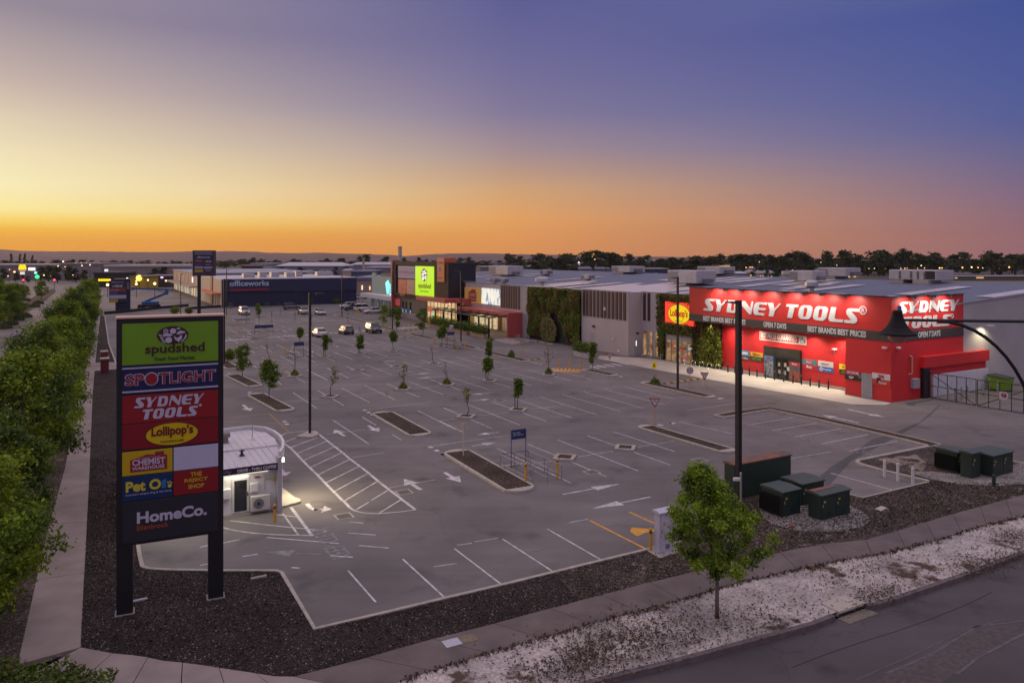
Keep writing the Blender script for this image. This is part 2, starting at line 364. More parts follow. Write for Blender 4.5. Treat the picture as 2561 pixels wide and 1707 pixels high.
# sand verge with real humps
def sand_verge():
    lo = [at(x,y) for x,y in path_lo[::-1]]
    kt = [(1400,1735),(1473,1707),(1560,1684),(1680,1655),(1800,1623),(1909,1592),(1973,1574),(2033,1557),(2098,1530),(2153,1513),(2180,1509),(2253,1489),(2398,1439),(2561,1378),(2800,1290)]
    up = [at(*p) for p in kt]
    def res(P, n):
        d = [0]
        for a, b in zip(P[:-1], P[1:]): d.append(d[-1]+(b-a).length)
        out = []
        for t in np.linspace(0, d[-1], n):
            i = min(max(np.searchsorted(d, t)-1, 0), len(P)-2); out.append(P[i].lerp(P[i+1], (t-d[i])/(d[i+1]-d[i])))
        return out
    n, k = 260, 34; a, b = res(lo, n), res(up, n); vs = []; fs = []
    rr = np.random.default_rng(3)
    from mathutils import noise as mn
    for i in range(n):
        for j in range(k):
            t = j/(k-1); p = a[i].lerp(b[i], t); e = min(t, 1-t)*4; e = min(e, 1)
            h = mn.fractal(p*1.4, .9, 2.0, 5)*.07+max(0, mn.noise(p*.55+Vector((9,3,0))))*.12
            vs.append((p.x, p.y, .05+e*max(h, -.05)))
    for i in range(n-1):
        for j in range(k-1): fs.append((i*k+j, i*k+j+1, (i+1)*k+j+1, (i+1)*k+j))
    g = MB(); g._add(vs, [f[::-1] for f in fs]); o = g.build('sand_verge', M['sand'], smooth=True); struct(o)
    return up
kerb_top = sand_verge()
def strip(g, pts, w, z0, z1, closed=False, side=0.0):
    """kerb of width w along a polyline, side shifts it sideways"""
    P = [Vector((p[0],p[1],0)) for p in pts]; n = len(P); Ls = []; Rs = []
    for i in range(n):
        a = P[i-1] if (i > 0 or closed) else None; b = P[(i+1) % n] if (i < n-1 or closed) else None
        t = Vector((0,0,0))
        if a is not None: t += (P[i]-a).normalized()
        if b is not None: t += (b-P[i]).normalized()
        t.normalize(); nn = Vector((-t.y, t.x, 0))
        Ls.append(P[i]+nn*(w/2+side)); Rs.append(P[i]-nn*(w/2-side))
    m = n if closed else n-1
    for i in range(m):
        j = (i+1) % n
        q = [Ls[i], Rs[i], Rs[j], Ls[j]]
        bo = [(v.x,v.y,z0) for v in q]; to = [(v.x,v.y,z1) for v in q]
        g._add(bo+to, [(4,5,6,7),(1,2,6,5),(3,0,4,7)]+([(0,1,5,4)] if i == 0 and not closed else [])+([(2,3,7,6)] if i == m-1 and not closed else []))
    return g
g = MB(); strip(g, [at(*p) for p in near_kerb], .17, -.05, .10); struct(g.build('kerb', M['kerb']))
g = MB(); strip(g, [at(*p) for p in mid_kerb], .12, -.05, .075); strip(g, [at(*p) for p in nose_kerb], .24, -.05, .13); struct(g.build('kerb', M['kerb']))
g = MB(); strip(g, [at(*p) for p in [(2333,1116),(2450,1138),(2561,1161),(2800,1215)]], .14, -.05, .11); struct(g.build('kerb', M['kerb']))
g = MB(); strip(g, [at(*p) for p in [(345,1363),(322,1150),(296,925)]], .17, -.05, .10); strip(g, [at(*p) for p in [(262,790),(272,860),(296,925)]], .17, -.05, .1); struct(g.build('kerb', M['kerb']))
# the front road with its kerb, gutter and paved median
kp = [at(x,y) for x,y in [(1300,1760),(1400,1732),(1473,1709),(1560,1686),(1680,1657),(1800,1625),(1909,1595),(1973,1578),(2033,1561),(2083,1541)]]
kp2 = [at(x,y) for x,y in [(2168,1515),(2190,1512),(2253,1493),(2398,1443),(2561,1382),(2800,1292)]]
g = MB(); strip(g, kp, .22, -.2, .075); strip(g, kp2, .22, -.2, .075); struct(g.build('road_kerb', M['kerb_dark']))
g = MB(); g.ground([p for p in kp+kp2]+[Vector((60,40,0)), Vector((60,-20,0)), Vector((-30,-20,0))], -.13); struct(g.build('road', M['road']))
def lines(segs, name, m, w=.1, z=.006, zz=0.0):
    g = MB()
    for i_, s in enumerate(segs):
        k = s[0]; p, q = G(k, s[1], s[2], zz), G(k, s[3], s[4], zz); t = (q-p)
        if t.length < .05: continue
        n = Vector((-t.y, t.x, 0)).normalized()*(w/2); g.ground([p-n, q-n, q+n, p+n], z+zz+.00012*(i_%40))
    return struct(g.build(name, m))
g = MB()
for pts, w in (([(2213,1684),(2330,1635),(2443,1566),(2561,1552),(2700,1545)], .10), ([(2395,1684),(2445,1644),(2561,1584),(2700,1520)], .10), ([(2140,1700),(2300,1630),(2420,1572),(2510,1548)], .05)):
    strip(g, [at(x,y,-.13) for x,y in pts], w, -.127, -.123)
struct(g.build('road_markings', mat('median_edge', (.105,.094,.10), .8, var=.3, scale=4)))
g = MB(); g.ground([at(x,y,-.13) for x,y in [(2222,1684),(2340,1632),(2443,1572),(2561,1560),(2640,1545),(2445,1640),(2395,1680),(2330,1720),(2180,1710)]], -.126)
struct(g.build('paved_median', mat('brick_paving', (.082,.066,.066), .85, var=.3, scale=6, bump=.5, bscale=12)))
g = MB(); strip(g, [at(x,y,-.13) for x,y in [(1980,1668),(2060,1637),(2150,1606),(2240,1578),(2320,1550),(2420,1510),(2480,1480)]], .035, -.127, -.124); struct(g.build('road_crack', mat('crack', (.03,.028,.03), .9)))
M['grate_'] = mat('iron_grate',(.035,.033,.033),.7)
# gutter inlet
t = thing('drain_inlet', 'concrete stormwater drain inlet with slab lid and grate set into the road kerb', 'drain', at(2125,1522), RB)
MB().bbox(-.75,.75,-.1,.75,-.1,.12,.02).build('lid', M['apron'], t)
gb = MB().box(-.85,.85,-.62,-.12,-.14,-.105)
for k in range(12): gb.box(-.72+k*.13,-.66+k*.13,-.6,-.15,-.104,-.09)
gb.build('grate', mat('grate', (.23,.20,.16), .7, var=.3), t)
MB().box(-.8,.8,-.115,-.105,-.1,.02).build('inlet_mouth', mat('dark_gap', (.01,.01,.01), .9), t)
# a pit cover pair in the footpath, one bare concrete and one bright steel
t = thing('pit_cover', 'pair of rectangular pit lids, one bright one rusty, set in the front footpath', 'pit cover', at(1151,1605)+Vector((0,0,.062)), RB-.02)
MB().box(-.62,-.01,-.25,.25,0,.012).build('lid', mat('galv_lid', (.5,.5,.55), .45, .3, var=.1), t)
MB().box(.01,.62,-.25,.25,0,.010).build('lid', mat('rust_lid', (.19,.15,.10), .8, var=.3), t)
t = tag(MB().prism([at(x,y) for x,y in [(2188,1275),(2203,1281),(2219,1273),(2204,1268)]], .05, .09).build('pit_cover', M['apron']), 'square concrete pit lid lying in dry grass beside the green cabinets', 'pit cover')
# asphalt patches (trench repair by the gate, worn lanes)
for pts in ([(2351,1010),(2300,1055),(2220,1088),(2180,1098),(2130,1135),(2080,1165),(2040,1200),(2070,1218),(2130,1150),(2190,1120),(2240,1093),(2290,1065),(2325,1040),(2353,1012)],
            [(2265,1007),(2300,1002),(2335,997),(2330,1001),(2290,1008),(2288,1015),(2268,1013)]):
    g = MB(); g.ground([at(*p) for p in pts], .004); struct(g.build('asphalt_patch', M['patch']))

# ------------------------------------------------------------------ painted markings
bays = """a 185 515 340 595|a 450 490 618 577|a 140 668 355 793|a 435 648 665 765|a 122 877 300 1000|a 470 855 685 978|a 540 1160 715 1270|a 790 832 1025 955|a 1112 805 1360 930|a 835 1072 925 1128|a 1010 1170 1120 1235|a 1195 1043 1508 1203|a 1480 925 1580 990|a 1560 1018 1895 1172|a 1305 1350 1400 1405|a 1520 1475 1690 1568|a 1720 1315 2138 1525|a 2125 1280 2255 1345|a 1640 860 1710 905|a 1800 785 2035 880|a 1905 988 2030 1045|a 2125 1080 2275 1140|a 2240 805 2352 862|a 2250 962 2352 1005|a 1010 605 1280 725|a 1285 590 1575 695|a 820 523 893 557|a 965 460 1150 535|a 470 370 510 390|a 555 412 615 435|a 705 355 860 415|a 1045 378 1105 405|a 1200 338 1350 388|a 1215 440 1275 470|a 1345 490 1430 520|a 500 275 615 322|a 920 248 1060 300|a 1340 218 1460 258|a 1395 312 1450 330|a 1515 345 1590 378|a 1615 290 1750 337|a 1845 283 2045 347|a 935 180 1010 205|a 2050 265 2110 290|a 2210 310 2275 330|a 80 320 155 355|a 750 195 810 218|a 1390 168 1430 182
b 40 880 375 990|b 325 858 685 965|b 620 838 995 945|b 900 820 1290 920|b 1215 805 1300 830|b 1410 858 1580 903|b 0 985 55 1015|b 0 1135 340 1270|b 285 1097 420 1150|b 525 1180 695 1240|b 610 1070 1045 1215|b 935 1045 1090 1095|b 1195 1125 1390 1185|b 1252 1020 1725 1157|b 1562 993 2050 1130|b 215 1408 370 1478|b 598 1375 1110 1568|b 975 1340 1150 1410|b 1340 1310 1910 1495|b 1310 1450 1515 1530|b 1700 1278 1895 1342|b 2035 1378 2120 1410|b 2045 1248 2352 1340|b 1950 985 2035 1018
e 0 935 590 1103|e 310 898 905 1060|e 640 870 870 930|e 1035 965 1305 1040|e 90 730 300 778|e 215 1308 985 1555|e 615 1272 895 1355|e 1080 1410 1415 1510|e 1025 1235 1835 1468|e 1390 1195 2240 1420|e 1760 1160 2070 1240|e 2280 1285 2352 1310|e 225 1495 420 1565|e 2095 1130 2352 1190
f 287 607 800 810|f 528 578 712 645|f 835 690 1065 772|f 765 550 1322 738|f 993 525 1568 705|f 1230 505 1805 672|f 1430 475 2033 640|f 1640 450 2255 610|f 1845 427 2352 550|f 1178 958 1985 1268|f 1473 915 1765 1018|f 1940 1080 2308 1210|f 1740 877 2352 1075|f 882 1002 1165 1115|f 1325 1182 1668 1327|f 573 1043 1312 1390|f 40 637 205 710|f 310 755 520 843|f 0 770 230 880|f 1150 325 1320 370|f 1110 250 1510 350|f 890 1430 942 1455
d 725 487 960 642|d 970 462 1055 515|d 1115 545 1230 613|d 1208 440 1492 585|d 1442 415 1745 557|d 1665 397 1775 445|d 1860 480 1990 532|d 1885 375 2228 508|d 1970 665 2352 855|d 2225 637 2352 690|d 2100 353 2215 400|d 1065 240 1110 262|d 1180 290 1285 343|d 765 340 845 384|d 865 257 1068 360|d 1260 225 1335 260|d 1400 280 1498 322|d 1640 190 1725 222|d 545 360 610 405|d 2000 158 2095 190|d 1715 903 1808 960|d 1415 730 1555 812|d 1127 762 1480 998
h 225 1083 712 1455|h 705 987 1232 1327|h 1155 888 1720 1212|g 1480 1302 1760 1620|N 1007 1397 1116 1497
m 765 808 1215 735|m 1005 865 1450 790|m 1237 927 1700 845|m 1500 997 1965 905|m 1778 1068 2258 970|m 75 778 610 898|m 1590 1290 2240 1468|m 460 540 515 546"""
rows = """f 380 718 680 683|f 885 655 1260 607|f 935 1195 1115 1170|f 1380 1128 1735 1068|f 1980 1030 2352 968|f 165 408 415 380|f 580 360 1010 325|f 0 765 145 748|d 590 582 985 545|d 1200 522 1725 475|d 1910 450 2180 425|d 310 363 650 335|d 830 320 1290 280|d 1455 260 1690 243|d 540 455 880 425|d 1450 655 2105 580|d 1060 900 1450 855|d 1310 1135 1640 1085|d 2120 1020 2352 990|f 0 1005 690 915|e 310 1005 820 962|e 1090 935 1255 910|e 1190 1133 1590 1090|b 200 1190 340 1175|b 620 1150 1000 1125|b 1290 1105 1760 1060|b 610 1480 1070 1445|b 1400 1415 1830 1378|b 30 940 380 910|a 580 1340 1240 1290|a 610 1175 820 1163|a 1130 1130 1940 1070|a 700 905 1440 850|a 650 1525 1300 1470|a 1660 1440 2210 1390|g 1880 480 2352 395|a 90 560 480 535|a 560 545 900 495|a 1000 500 1500 465|m 150 665 650 590|m 1190 1145 1600 1075|h 20 1265 250 1232|h 250 1050 400 1030|h 430 1015 660 980|h 1370 825 1560 790"""
def parse(s): return [(w[0],)+tuple(float(x) for x in w[1:]) for w in (r.split() for r in s.replace('\n', '|').split('|')) if w]
lines(parse(bays), 'bay_lines', M['paint'], .09)
lines(parse(rows), 'row_lines', mat('thin_line_paint', (.44,.42,.415), .8, var=.35, scale=2.5, det=8), .085, .005)
hat = """g 900 80 1100 0|g 960 138 1270 10|g 1030 205 1345 68|g 1100 275 1420 125|g 1175 350 1505 190|g 1255 430 1595 260|g 1340 515 1685 330|g 1440 610 1780 410|g 1545 705 1690 620|g 1715 602 1890 495|g 1785 735 2020 590|d 640 980 755 935|d 690 1038 965 935|g 1540 705 1640 728|g 1640 728 1780 735|g 1780 735 2000 717|g 2000 717 2160 695|d 600 935 615 910|d 615 910 645 893|d 645 893 760 877|d 760 877 940 870|d 600 935 605 960|d 605 960 625 988
g 230 875 345 903|g 345 903 530 930|g 530 930 740 945|g 740 945 1135 955|g 300 805 680 850|g 680 850 1280 910|g 770 745 980 770|g 830 735 985 950|g 665 973 1250 1022|g 230 1028 400 995|g 1250 1022 1390 1035|g 1480 928 1760 950|g 1490 820 1635 830|g 1590 1055 1890 1080|g 1310 1155 1530 1172|g 915 1275 1000 1280|g 420 1165 580 1140|g 0 1070 85 1052|g 0 1252 85 1235"""
lines(parse(hat), 'hatch_lines', M['paint'], .10)
g = """g 910 670 1125 958|d 940 870 1070 970|d 1070 970 1140 1025|d 1140 1025 1220 1085|d 1220 1085 1295 1150|d 1295 1150 1390 1220|d 1390 1220 1480 1290|d 1480 1290 1580 1375|d 1580 1375 1690 1460|d 1690 1460 1830 1565|g 2010 590 2075 632|g 2070 632 2155 694|d 625 988 700 1040|d 700 1040 760 1100|d 760 1100 820 1165|d 820 1165 890 1235|d 890 1235 970 1310|d 970 1310 1045 1390|d 1045 1390 1130 1475|d 1130 1475 1225 1570|g 1430 600 1500 675|g 1500 675 1545 706"""
lines(parse(g), 'lane_edge_lines', M['paint'], .17, .0065)
lines(parse("h 1580 803 2165 1100|h 1972 718 2225 832|h 2225 832 2420 925"), 'loading_bay_lines', M['ypaint'], .14)
lines(parse("d 485 695 685 880|d 585 925 685 880|d 20 740 485 695|d 20 770 575 795|d 20 815 610 835|d 570 882 680 885"), 'yellow_box_lines', M['yfaded'], .11)
# give-way blocks and crossings
def blocks(k, pts, sx, sy, name, m=M['paint'], ang=RB):
    g = MB(); c, s = math.cos(ang), math.sin(ang)
    for x, y in pts:
        p = G(k, x, y); g.ground([(p.x+a*sx*c-b*sy*s, p.y+a*sx*s+b*sy*c) for a, b in ((-.5,-.5),(.5,-.5),(.5,.5),(-.5,.5))], .0065)
    return struct(g.build(name, m))
blocks('d', [(1440,660),(1482,684),(1518,706),(2100,1030),(2160,1064),(2222,1102),(290,483),(314,500),(332,517),(85,292),(98,308),(640,775),(662,800)], .32, .5, 'give_way_line')
blocks('e', [(792,748),(852,764),(918,778),(1840,1000),(1928,1020),(2015,1042)], .5, .35, 'give_way_line')
blocks('f', [(30,1100),(2205,810),(2312,796),(1810,324)], .35, .55, 'give_way_line')
blocks('m', [(488,544),(5,792)], .6, .4, 'give_way_line')
blocks('a', [(115,732),(215,722),(320,713),(425,707),(530,698),(950,672),(1040,664),(1145,660),(1245,652),(1345,645),(1440,638),(1540,632),(1630,626),(1735,620),(2210,582),(2310,578)], .7, .9, 'crossing_blocks')
blocks('b', [(400,710),(560,698),(930,675),(1275,650),(1365,642),(1445,636),(1530,630),(1605,624),(1320,648),(1050,662)], 1.6, .5, 'crossing_blocks', ang=RB+1.57)
blocks('y', [(60,1106),(185,1086),(345,1070),(495,1052),(650,1036),(790,1022),(935,1006),(1090,994)], .5, 2.1, 'crossing_blocks', ang=RB)
def arrow(k, x0, y0, x1, y1, g, w=.16, hw=.42, hl=.95, curve=0):
    p, q = G(k, x0, y0), G(k, x1, y1); t = q-p; L = t.length; t.normalize(); n = Vector((-t.y, t.x, 0)); hl = min(hl, L*.5)
    e = q-t*hl
    g.ground([p-n*w/2, e-n*w/2, e+n*w/2, p+n*w/2], .0068); g.ground([e-n*hw, q, e+n*hw], .0068)
g = MB()
for a_ in [('d',1240,920,1135,855),('d',1475,815,1585,876),('g',2210,497,2040,388),('h',125,322,292,422),('d',222,608,298,668),('i',700,628,330,545),('i',590,492,955,572)]: arrow(*a_, g, .26, .5, 1.25)
for a_ in [('h',1310,543,1880,437),('h',2185,568,1605,685),('f',320,1020,560,984),('f',595,880,370,908),('f',330,567,505,548),('f',505,487,320,506),('b',850,1255,1110,1238),('b',1200,1290,725,1332),('d',1580,148,1705,140),('d',1745,168,1515,186),('d',1870,308,2110,288),('d',2230,322,1945,346)]: arrow(*a_, g, .13, .36, 1.9)
arrow('g', 800, 290, 862, 358, g, .3, .5, .8); arrow('g', 1140, 695, 1318, 690, g, .24, .55, .9)
p = [G('g', *c) for c in ((1070,635),(1105,675),(1150,697),(1200,698))]; strip(g, p, .24, .0062, .0068)
struct(g.build('lane_arrows', M['paint']))
g = MB(); arrow('g', 1213, 1140, 645, 1118, g, .1, .4, 1.8); struct(g.build('lane_arrow', M['faded']))
g = MB(); g.ground([G('h', *c) for c in ((2000,872),(2220,890),(2235,915),(2140,925),(2085,950),(2055,962),(1982,915))], .0068); struct(g.build('loading_arrow', M['ypaint']))
# KEEP CLEAR, read from the lane to its left
d = (G('g',1630,1150)-G('g',1300,870)); rot = math.atan2(-d.y, -d.x)
o = text(None, 'CLEAR', 0, 0, 3.55, 1.25, M['faded'], rot=(0,0,math.atan2(-(G('g',1300,870)-G('g',1455,1005)).y, -(G('g',1300,870)-G('g',1455,1005)).x)), name='lane_lettering', depth=.001)
bpy.data.objects.remove(o)
def ground_text(s, k, p0, p1, h, m, bold=0.0):
    a, b = G(k, *p0), G(k, *p1); t = b-a
    o = text(None, s, 0, 0, t.length, h, m, rot=(0,0,math.atan2(t.y, t.x)), name='lane_lettering', depth=.001, loc=(a.x, a.y, .009), bold=bold); return struct(o)
ground_text('KEEP', 'g', (1528,1160), (1425,1040), .95, M['faded'], .01)
ground_text('CLEAR', 'g', (1405,1008), (1285,868), .95, M['faded'], .01)
# faint stencilled lettering between the red store and the lot
for (x, y) in ((690,770),(930,825),(1165,885),(1410,945),(1690,1015),(1960,1085)):
    a = G('m', x-90, y); 
    g = MB()
    for r in range(3):
        for c in range(9):
            if random.random() < .75: q = a+A*(-.3-c*.28)+B*(r*.36); strip(g, [q, q-A*(.12+.1*random.random())], .16, .005, .0062)
    struct(g.build('worn_stencil', M['faded']))
g = MB()
for k, x0, y0, x1, y1, n in (('f',600,575,1000,530,16),('f',1010,525,2060,400,44),('f',1065,745,2352,585,50),('f',840,560,1000,540,8)):
    for i in range(n):
        t = (i+random.random()*.6)/n; a = G(k, x0+(x1-x0)*t, y0+(y1-y0)*t+random.uniform(-6,6)); strip(g, [a, a+A*random.uniform(.1,.35)+B*random.uniform(-.1,.25)], random.uniform(.06,.16), .004, .0058)
struct(g.build('worn_stencil', M['faded']))
# yellow hatching at the three posts
g = MB()
for x0, x1 in ((1110,1105),(1165,1125),(1225,1180),(1290,1225),(1350,1270),(1410,1330),(1455,1395)): pass
e0, e1, e2, e3 = G('f',1105,240), G('f',1450,250), G('f',1410,285), G('f',1165,275)
for i in range(8):
    t = i/8; a = e0.lerp(e1, t+.07); b = e3.lerp(e2, t-.02); n = B*.2; g.ground([a-n, a+n, b+n, b-n], .006)
struct(g.build('yellow_hatching', M['ypaint']))
# speed humps, black and yellow
def hump(k, x0, y0, x1, y1, label):
    p, q = G(k, x0, y0), G(k, x1, y1); L = (q-p).length; t = thing('speed_hump', label, 'speed hump', p, math.atan2((q-p).y, (q-p).x), 'rubber speed humps')
    n = max(4, int(L/.5)); y = MB(); b = MB()
    for i in range(n):
        (y if i % 2 else b).prism([(i*L/n,-.17),((i+1)*L/n,-.17),((i+1)*L/n,.17),(i*L/n,.17)], 0, .055)
    y.build('yellow_segments', M['yhump'], t); b.build('black_segments', M['bhump'], t)
M['yhump'] = mat('hump_yellow', (.60,.36,.05), .7, var=.2); M['bhump'] = mat('hump_black', (.03,.03,.03), .8)
hump('y', 1420, 1437, 2270, 1325, 'black and yellow speed hump beside the tall lamp post near the red store')
hump('e', 1790, 962, 2070, 935, 'short black and yellow speed hump beyond the give way post near the green wall')
hump('b', 1365, 697, 1670, 672, 'worn speed hump nearer the car park at the shop entrance crossing')
hump('b', 1300, 597, 1600, 575, 'worn speed hump nearer the shops at the entrance crossing')

# ------------------------------------------------------------------ kerbed islands
def island(p0, p1, w, kw=.22, kz=.14, nose=.45):
    a, b = at(*p0), at(*p1); t = (b-a).normalized(); n = Vector((-t.y, t.x, 0)); r = w/2
    def outl(r, s):
        out = []
        a2, b2 = a+t*s, b-t*s
        for i in range(9): an = math.pi*i/8; out.append(b2+t*(r*math.sin(an))*1.0+n*(-r*math.cos(an)))
        for i in range(9): an = math.pi*i/8; out.append(a2-t*(r*math.sin(an))+n*(r*math.cos(an)))
        return out
    o = MB().prism(outl(r, r), -.02, kz).build('kerb_island', M['kerb']); struct(o)
    x0, x1 = a+t*(nose+kw), b-t*(nose+kw); ri = r-kw
    MB().prism([x0-n*ri, x1-n*ri, x1+n*ri, x0+n*ri], kz-.02, kz+.012).build('mulch', M['isle_mulch'], o)
    return o
for p0, p1, w in [((951,1032),(1058,1092),2.0),((1134,1128),(1312,1232),2.1),((1604,1066),(1832,1133),1.5),((1609,957),(1784,996),1.5),((1462,925),(1541,941),1.5),((1225,883),(1321,905),1.5),((1022,835),(1086,849),1.5),((1150,861),(1192,874),1.4),((578,938),(641,968),1.7),((636,986),(719,1030),1.8),((553,905),(586,924),1.7)]: island(p0, p1, w)
def bent_island(pts, w, name='kerb_island'):
    P = [at(*p) for p in pts]; g = MB(); strip(g, P, w, -.02, .13); o = struct(g.build(name, M['kerb']))
    g = MB(); P2 = list(P); P2[0] = P[0].lerp(P[1], .06); P2[-1] = P[-1].lerp(P[-2], .03); strip(g, P2, w-.4, .10, .14); g.build('mulch', M['isle_mulch'], o)
bent_island([(1798,1043),(1860,1032),(1926,1023),(2050,1048),(2268,1098),(2340,1116)], 1.25)
bent_island([(838,789),(910,806),(987,827)], 1.2)
g = MB(); g.ground([G('e',*p) for p in ((1060,560),(1340,520),(1700,535),(1830,580),(1440,648))], .005); struct(g.build('pale_paving', M['palepath']))
for i, (k, x, y) in enumerate([('f',262,728),('f',783,662),('f',1250,1142),('f',1855,1045),('f',75,410),('f',500,370),('f',1090,308),('e',950,945),('d',1095,528),('d',1822,455),('d',740,325),('d',485,172),('d',1040,130),('d',1395,100),('d',1725,72),('d',1370,267),('d',1760,232),('d',2135,200),('a',620,905),('a',880,500),('a',2220,790),('b',1380,840),('a',1020,355),('a',1490,325),('a',1195,240),('a',525,390),('a',300,305),('a',1815,432),('b',260,545),('b',2105,1020)]):
    p = G(k, x, y); r = .98
    o = MB().prism([p+B*r*0+Vector((r*math.cos(RB+j*math.pi/2), r*math.sin(RB+j*math.pi/2), 0)) for j in range(4)], -.02, .13).build('planter_kerb', M['kerb']); struct(o)
    r = .62; MB().prism([p+Vector((r*math.cos(RB+j*math.pi/2), r*math.sin(RB+j*math.pi/2), 0)) for j in range(4)], .11, .142).build('mulch', M['isle_mulch'], o)
# lamp-post base kerb in the hatched area
o = MB().prism([G('d',*p) for p in ((755,937),(890,875),(990,912),(915,942))], -.02, .12).build('kerb_island', M['kerb']); struct(o)
# paved aprons in front of the shops
g = MB(); g.ground([px_ for px_ in [at(*p) for p in [(1500,889),(1570,893),(1640,898),(1800,925),(2112,977),(2113,988),(2229,1008),(2215,1013),(2130,1011),(2000,989),(1850,963),(1700,935),(1620,921),(1560,909),(1493,897)]]], .03); struct(g.build('apron', M['apron']))

# ------------------------------------------------------------------ loose litter, chips and tufts on the near beds (uncountable)
def scatter(name, pts, size, mats, pr_, seed, z=.03, flat=1.6):
    r = np.random.default_rng(seed); P = np.array(pts, 'f'); n = len(P)
    o = leafmesh(name, P, size, mats, r.choice(len(mats), n, p=pr_), np.array([[0,0,flat]]), 0, None, seed, .5); return stuff(o)
def inpoly(poly, n, r, keep=None):
    xs = [p[0] for p in poly]; ys_ = [p[1] for p in poly]; out = []
    X = r.uniform(min(xs), max(xs), n*4); Y = r.uniform(min(ys_), max(ys_), n*4); ins = np.zeros(n*4, bool); j = len(poly)-1
    for i in range(len(poly)):
        a, b = poly[i], poly[j]; c = ((a[1] > Y) != (b[1] > Y)) & (X < (b[0]-a[0])*(Y-a[1])/(b[1]-a[1]+1e-12)+a[0]); ins ^= c; j = i
    return np.stack([X[ins], Y[ins]], 1)[:n]
rs = np.random.default_rng(31)
CH = [mat('chip_dark',(.03,.022,.02),.9), mat('chip_brown',(.075,.05,.038),.9), mat('chip_pale',(.22,.19,.175),.85), mat('litter_brown',(.085,.045,.025),.9), mat('grass_dry',(.20,.16,.07),.9)]
def late_scatter():
    near = [at(*p) for p in [(201,1622),(213,1394),(226,1150),(296,1150),(345,1363),(356,1420),(426,1428),(700,1430),(787,1576),(1117,1498),(1388,1433),(1621,1376),(1560,1478),(1331,1536),(1061,1606),(736,1695),(594,1680),(366,1645)]]
    q = inpoly([(p.x,p.y) for p in near], 26000, rs); scatter('bark_chips', np.c_[q, np.full(len(q),.065)], .085, CH[:3], [.5,.42,.08], 1)
    dry = [at(*p) for p in [(1640,1380),(1762,1300),(1815,1262),(2060,1225),(2158,1250),(2330,1206),(2500,1210),(2700,1200),(2561,1235),(2289,1314),(2073,1359),(1830,1408),(1600,1462)]]
    q = inpoly([(p.x,p.y) for p in dry], 12000, rs); scatter('bark_chips', np.c_[q, np.full(len(q),.065)], .10, [CH[0],CH[1],CH[2],CH[4]], [.42,.36,.12,.10], 2)
    vg = [at(*p) for p in [(1004,1706),(1261,1625),(1501,1555),(1785,1477),(2050,1415),(2345,1352),(2561,1292),(2800,1226),(2561,1376),(2398,1437),(2253,1487),(2098,1528),(1973,1572),(1800,1621),(1560,1682)]]
    q = inpoly([(p.x,p.y) for p in vg], 2600, rs); P = [q]
    for (x, y), sx, sy, n in (((1560,1610),1.9,.9,2600),((1440,1665),1.2,.6,900),((2470,1410),1.6,.5,900),((2200,1490),1.2,.4,600),((2120,1440),1.4,.5,350),((1880,1560),1.5,.6,500),((2540,1345),1.0,.5,500)):
        c = at(x,y); a = rs.normal(size=(n,2)); P.append(np.array([c.x,c.y])+np.outer(a[:,0]*sx,[B.x,B.y])+np.outer(a[:,1]*sy,[A.x,A.y]))
    q = np.concatenate(P); scatter('leaf_litter', np.c_[q, .085+.05*rs.random(len(q))], .095, [CH[0],CH[1],CH[3],CH[4]], [.2,.34,.38,.08], 3)
    ed = []
    lo = [at(x,y) for x,y in path_lo[1:-1]]
    for a, b in zip(lo[:-1], lo[1:]):
        n = int((b-a).length*34); t = rs.random(n)[:,None]; ed.append(np.array([a.x,a.y])*(1-t)+np.array([b.x,b.y])*t+rs.normal(size=(n,2))*.09-np.array([A.x,A.y])*.08)
    q = np.concatenate(ed); scatter('edge_grass', np.c_[q, np.full(len(q),.10)], .13, [CH[1],CH[3],CH[4],CH[0]], [.3,.3,.15,.25], 4, flat=.2)

for i, (x, y) in enumerate(((1010,1230),(1480,1180),(860,1290),(1750,1150),(1250,1000))):
    t = thing('drain_grate', ['square drain grate in the lane below the long islands','square drain grate in the lane near the orange lines','square drain grate beside the stencilled lane letters','square drain grate between the lamp post and the far bays','square drain grate near the sapling planters mid lot'][i], 'drain', at(x,y)+Vector((0,0,.004)), RB); g = MB().box(-.45,.45,-.45,.45,0,.006); g.build('rim', M['kerb'], t); g = MB()
    for k in range(8): g.box(-.36,.36,-.36+k*.092,-.36+k*.092+.05,.0065,.012)
    g.build('grate', M['grate_'], t)
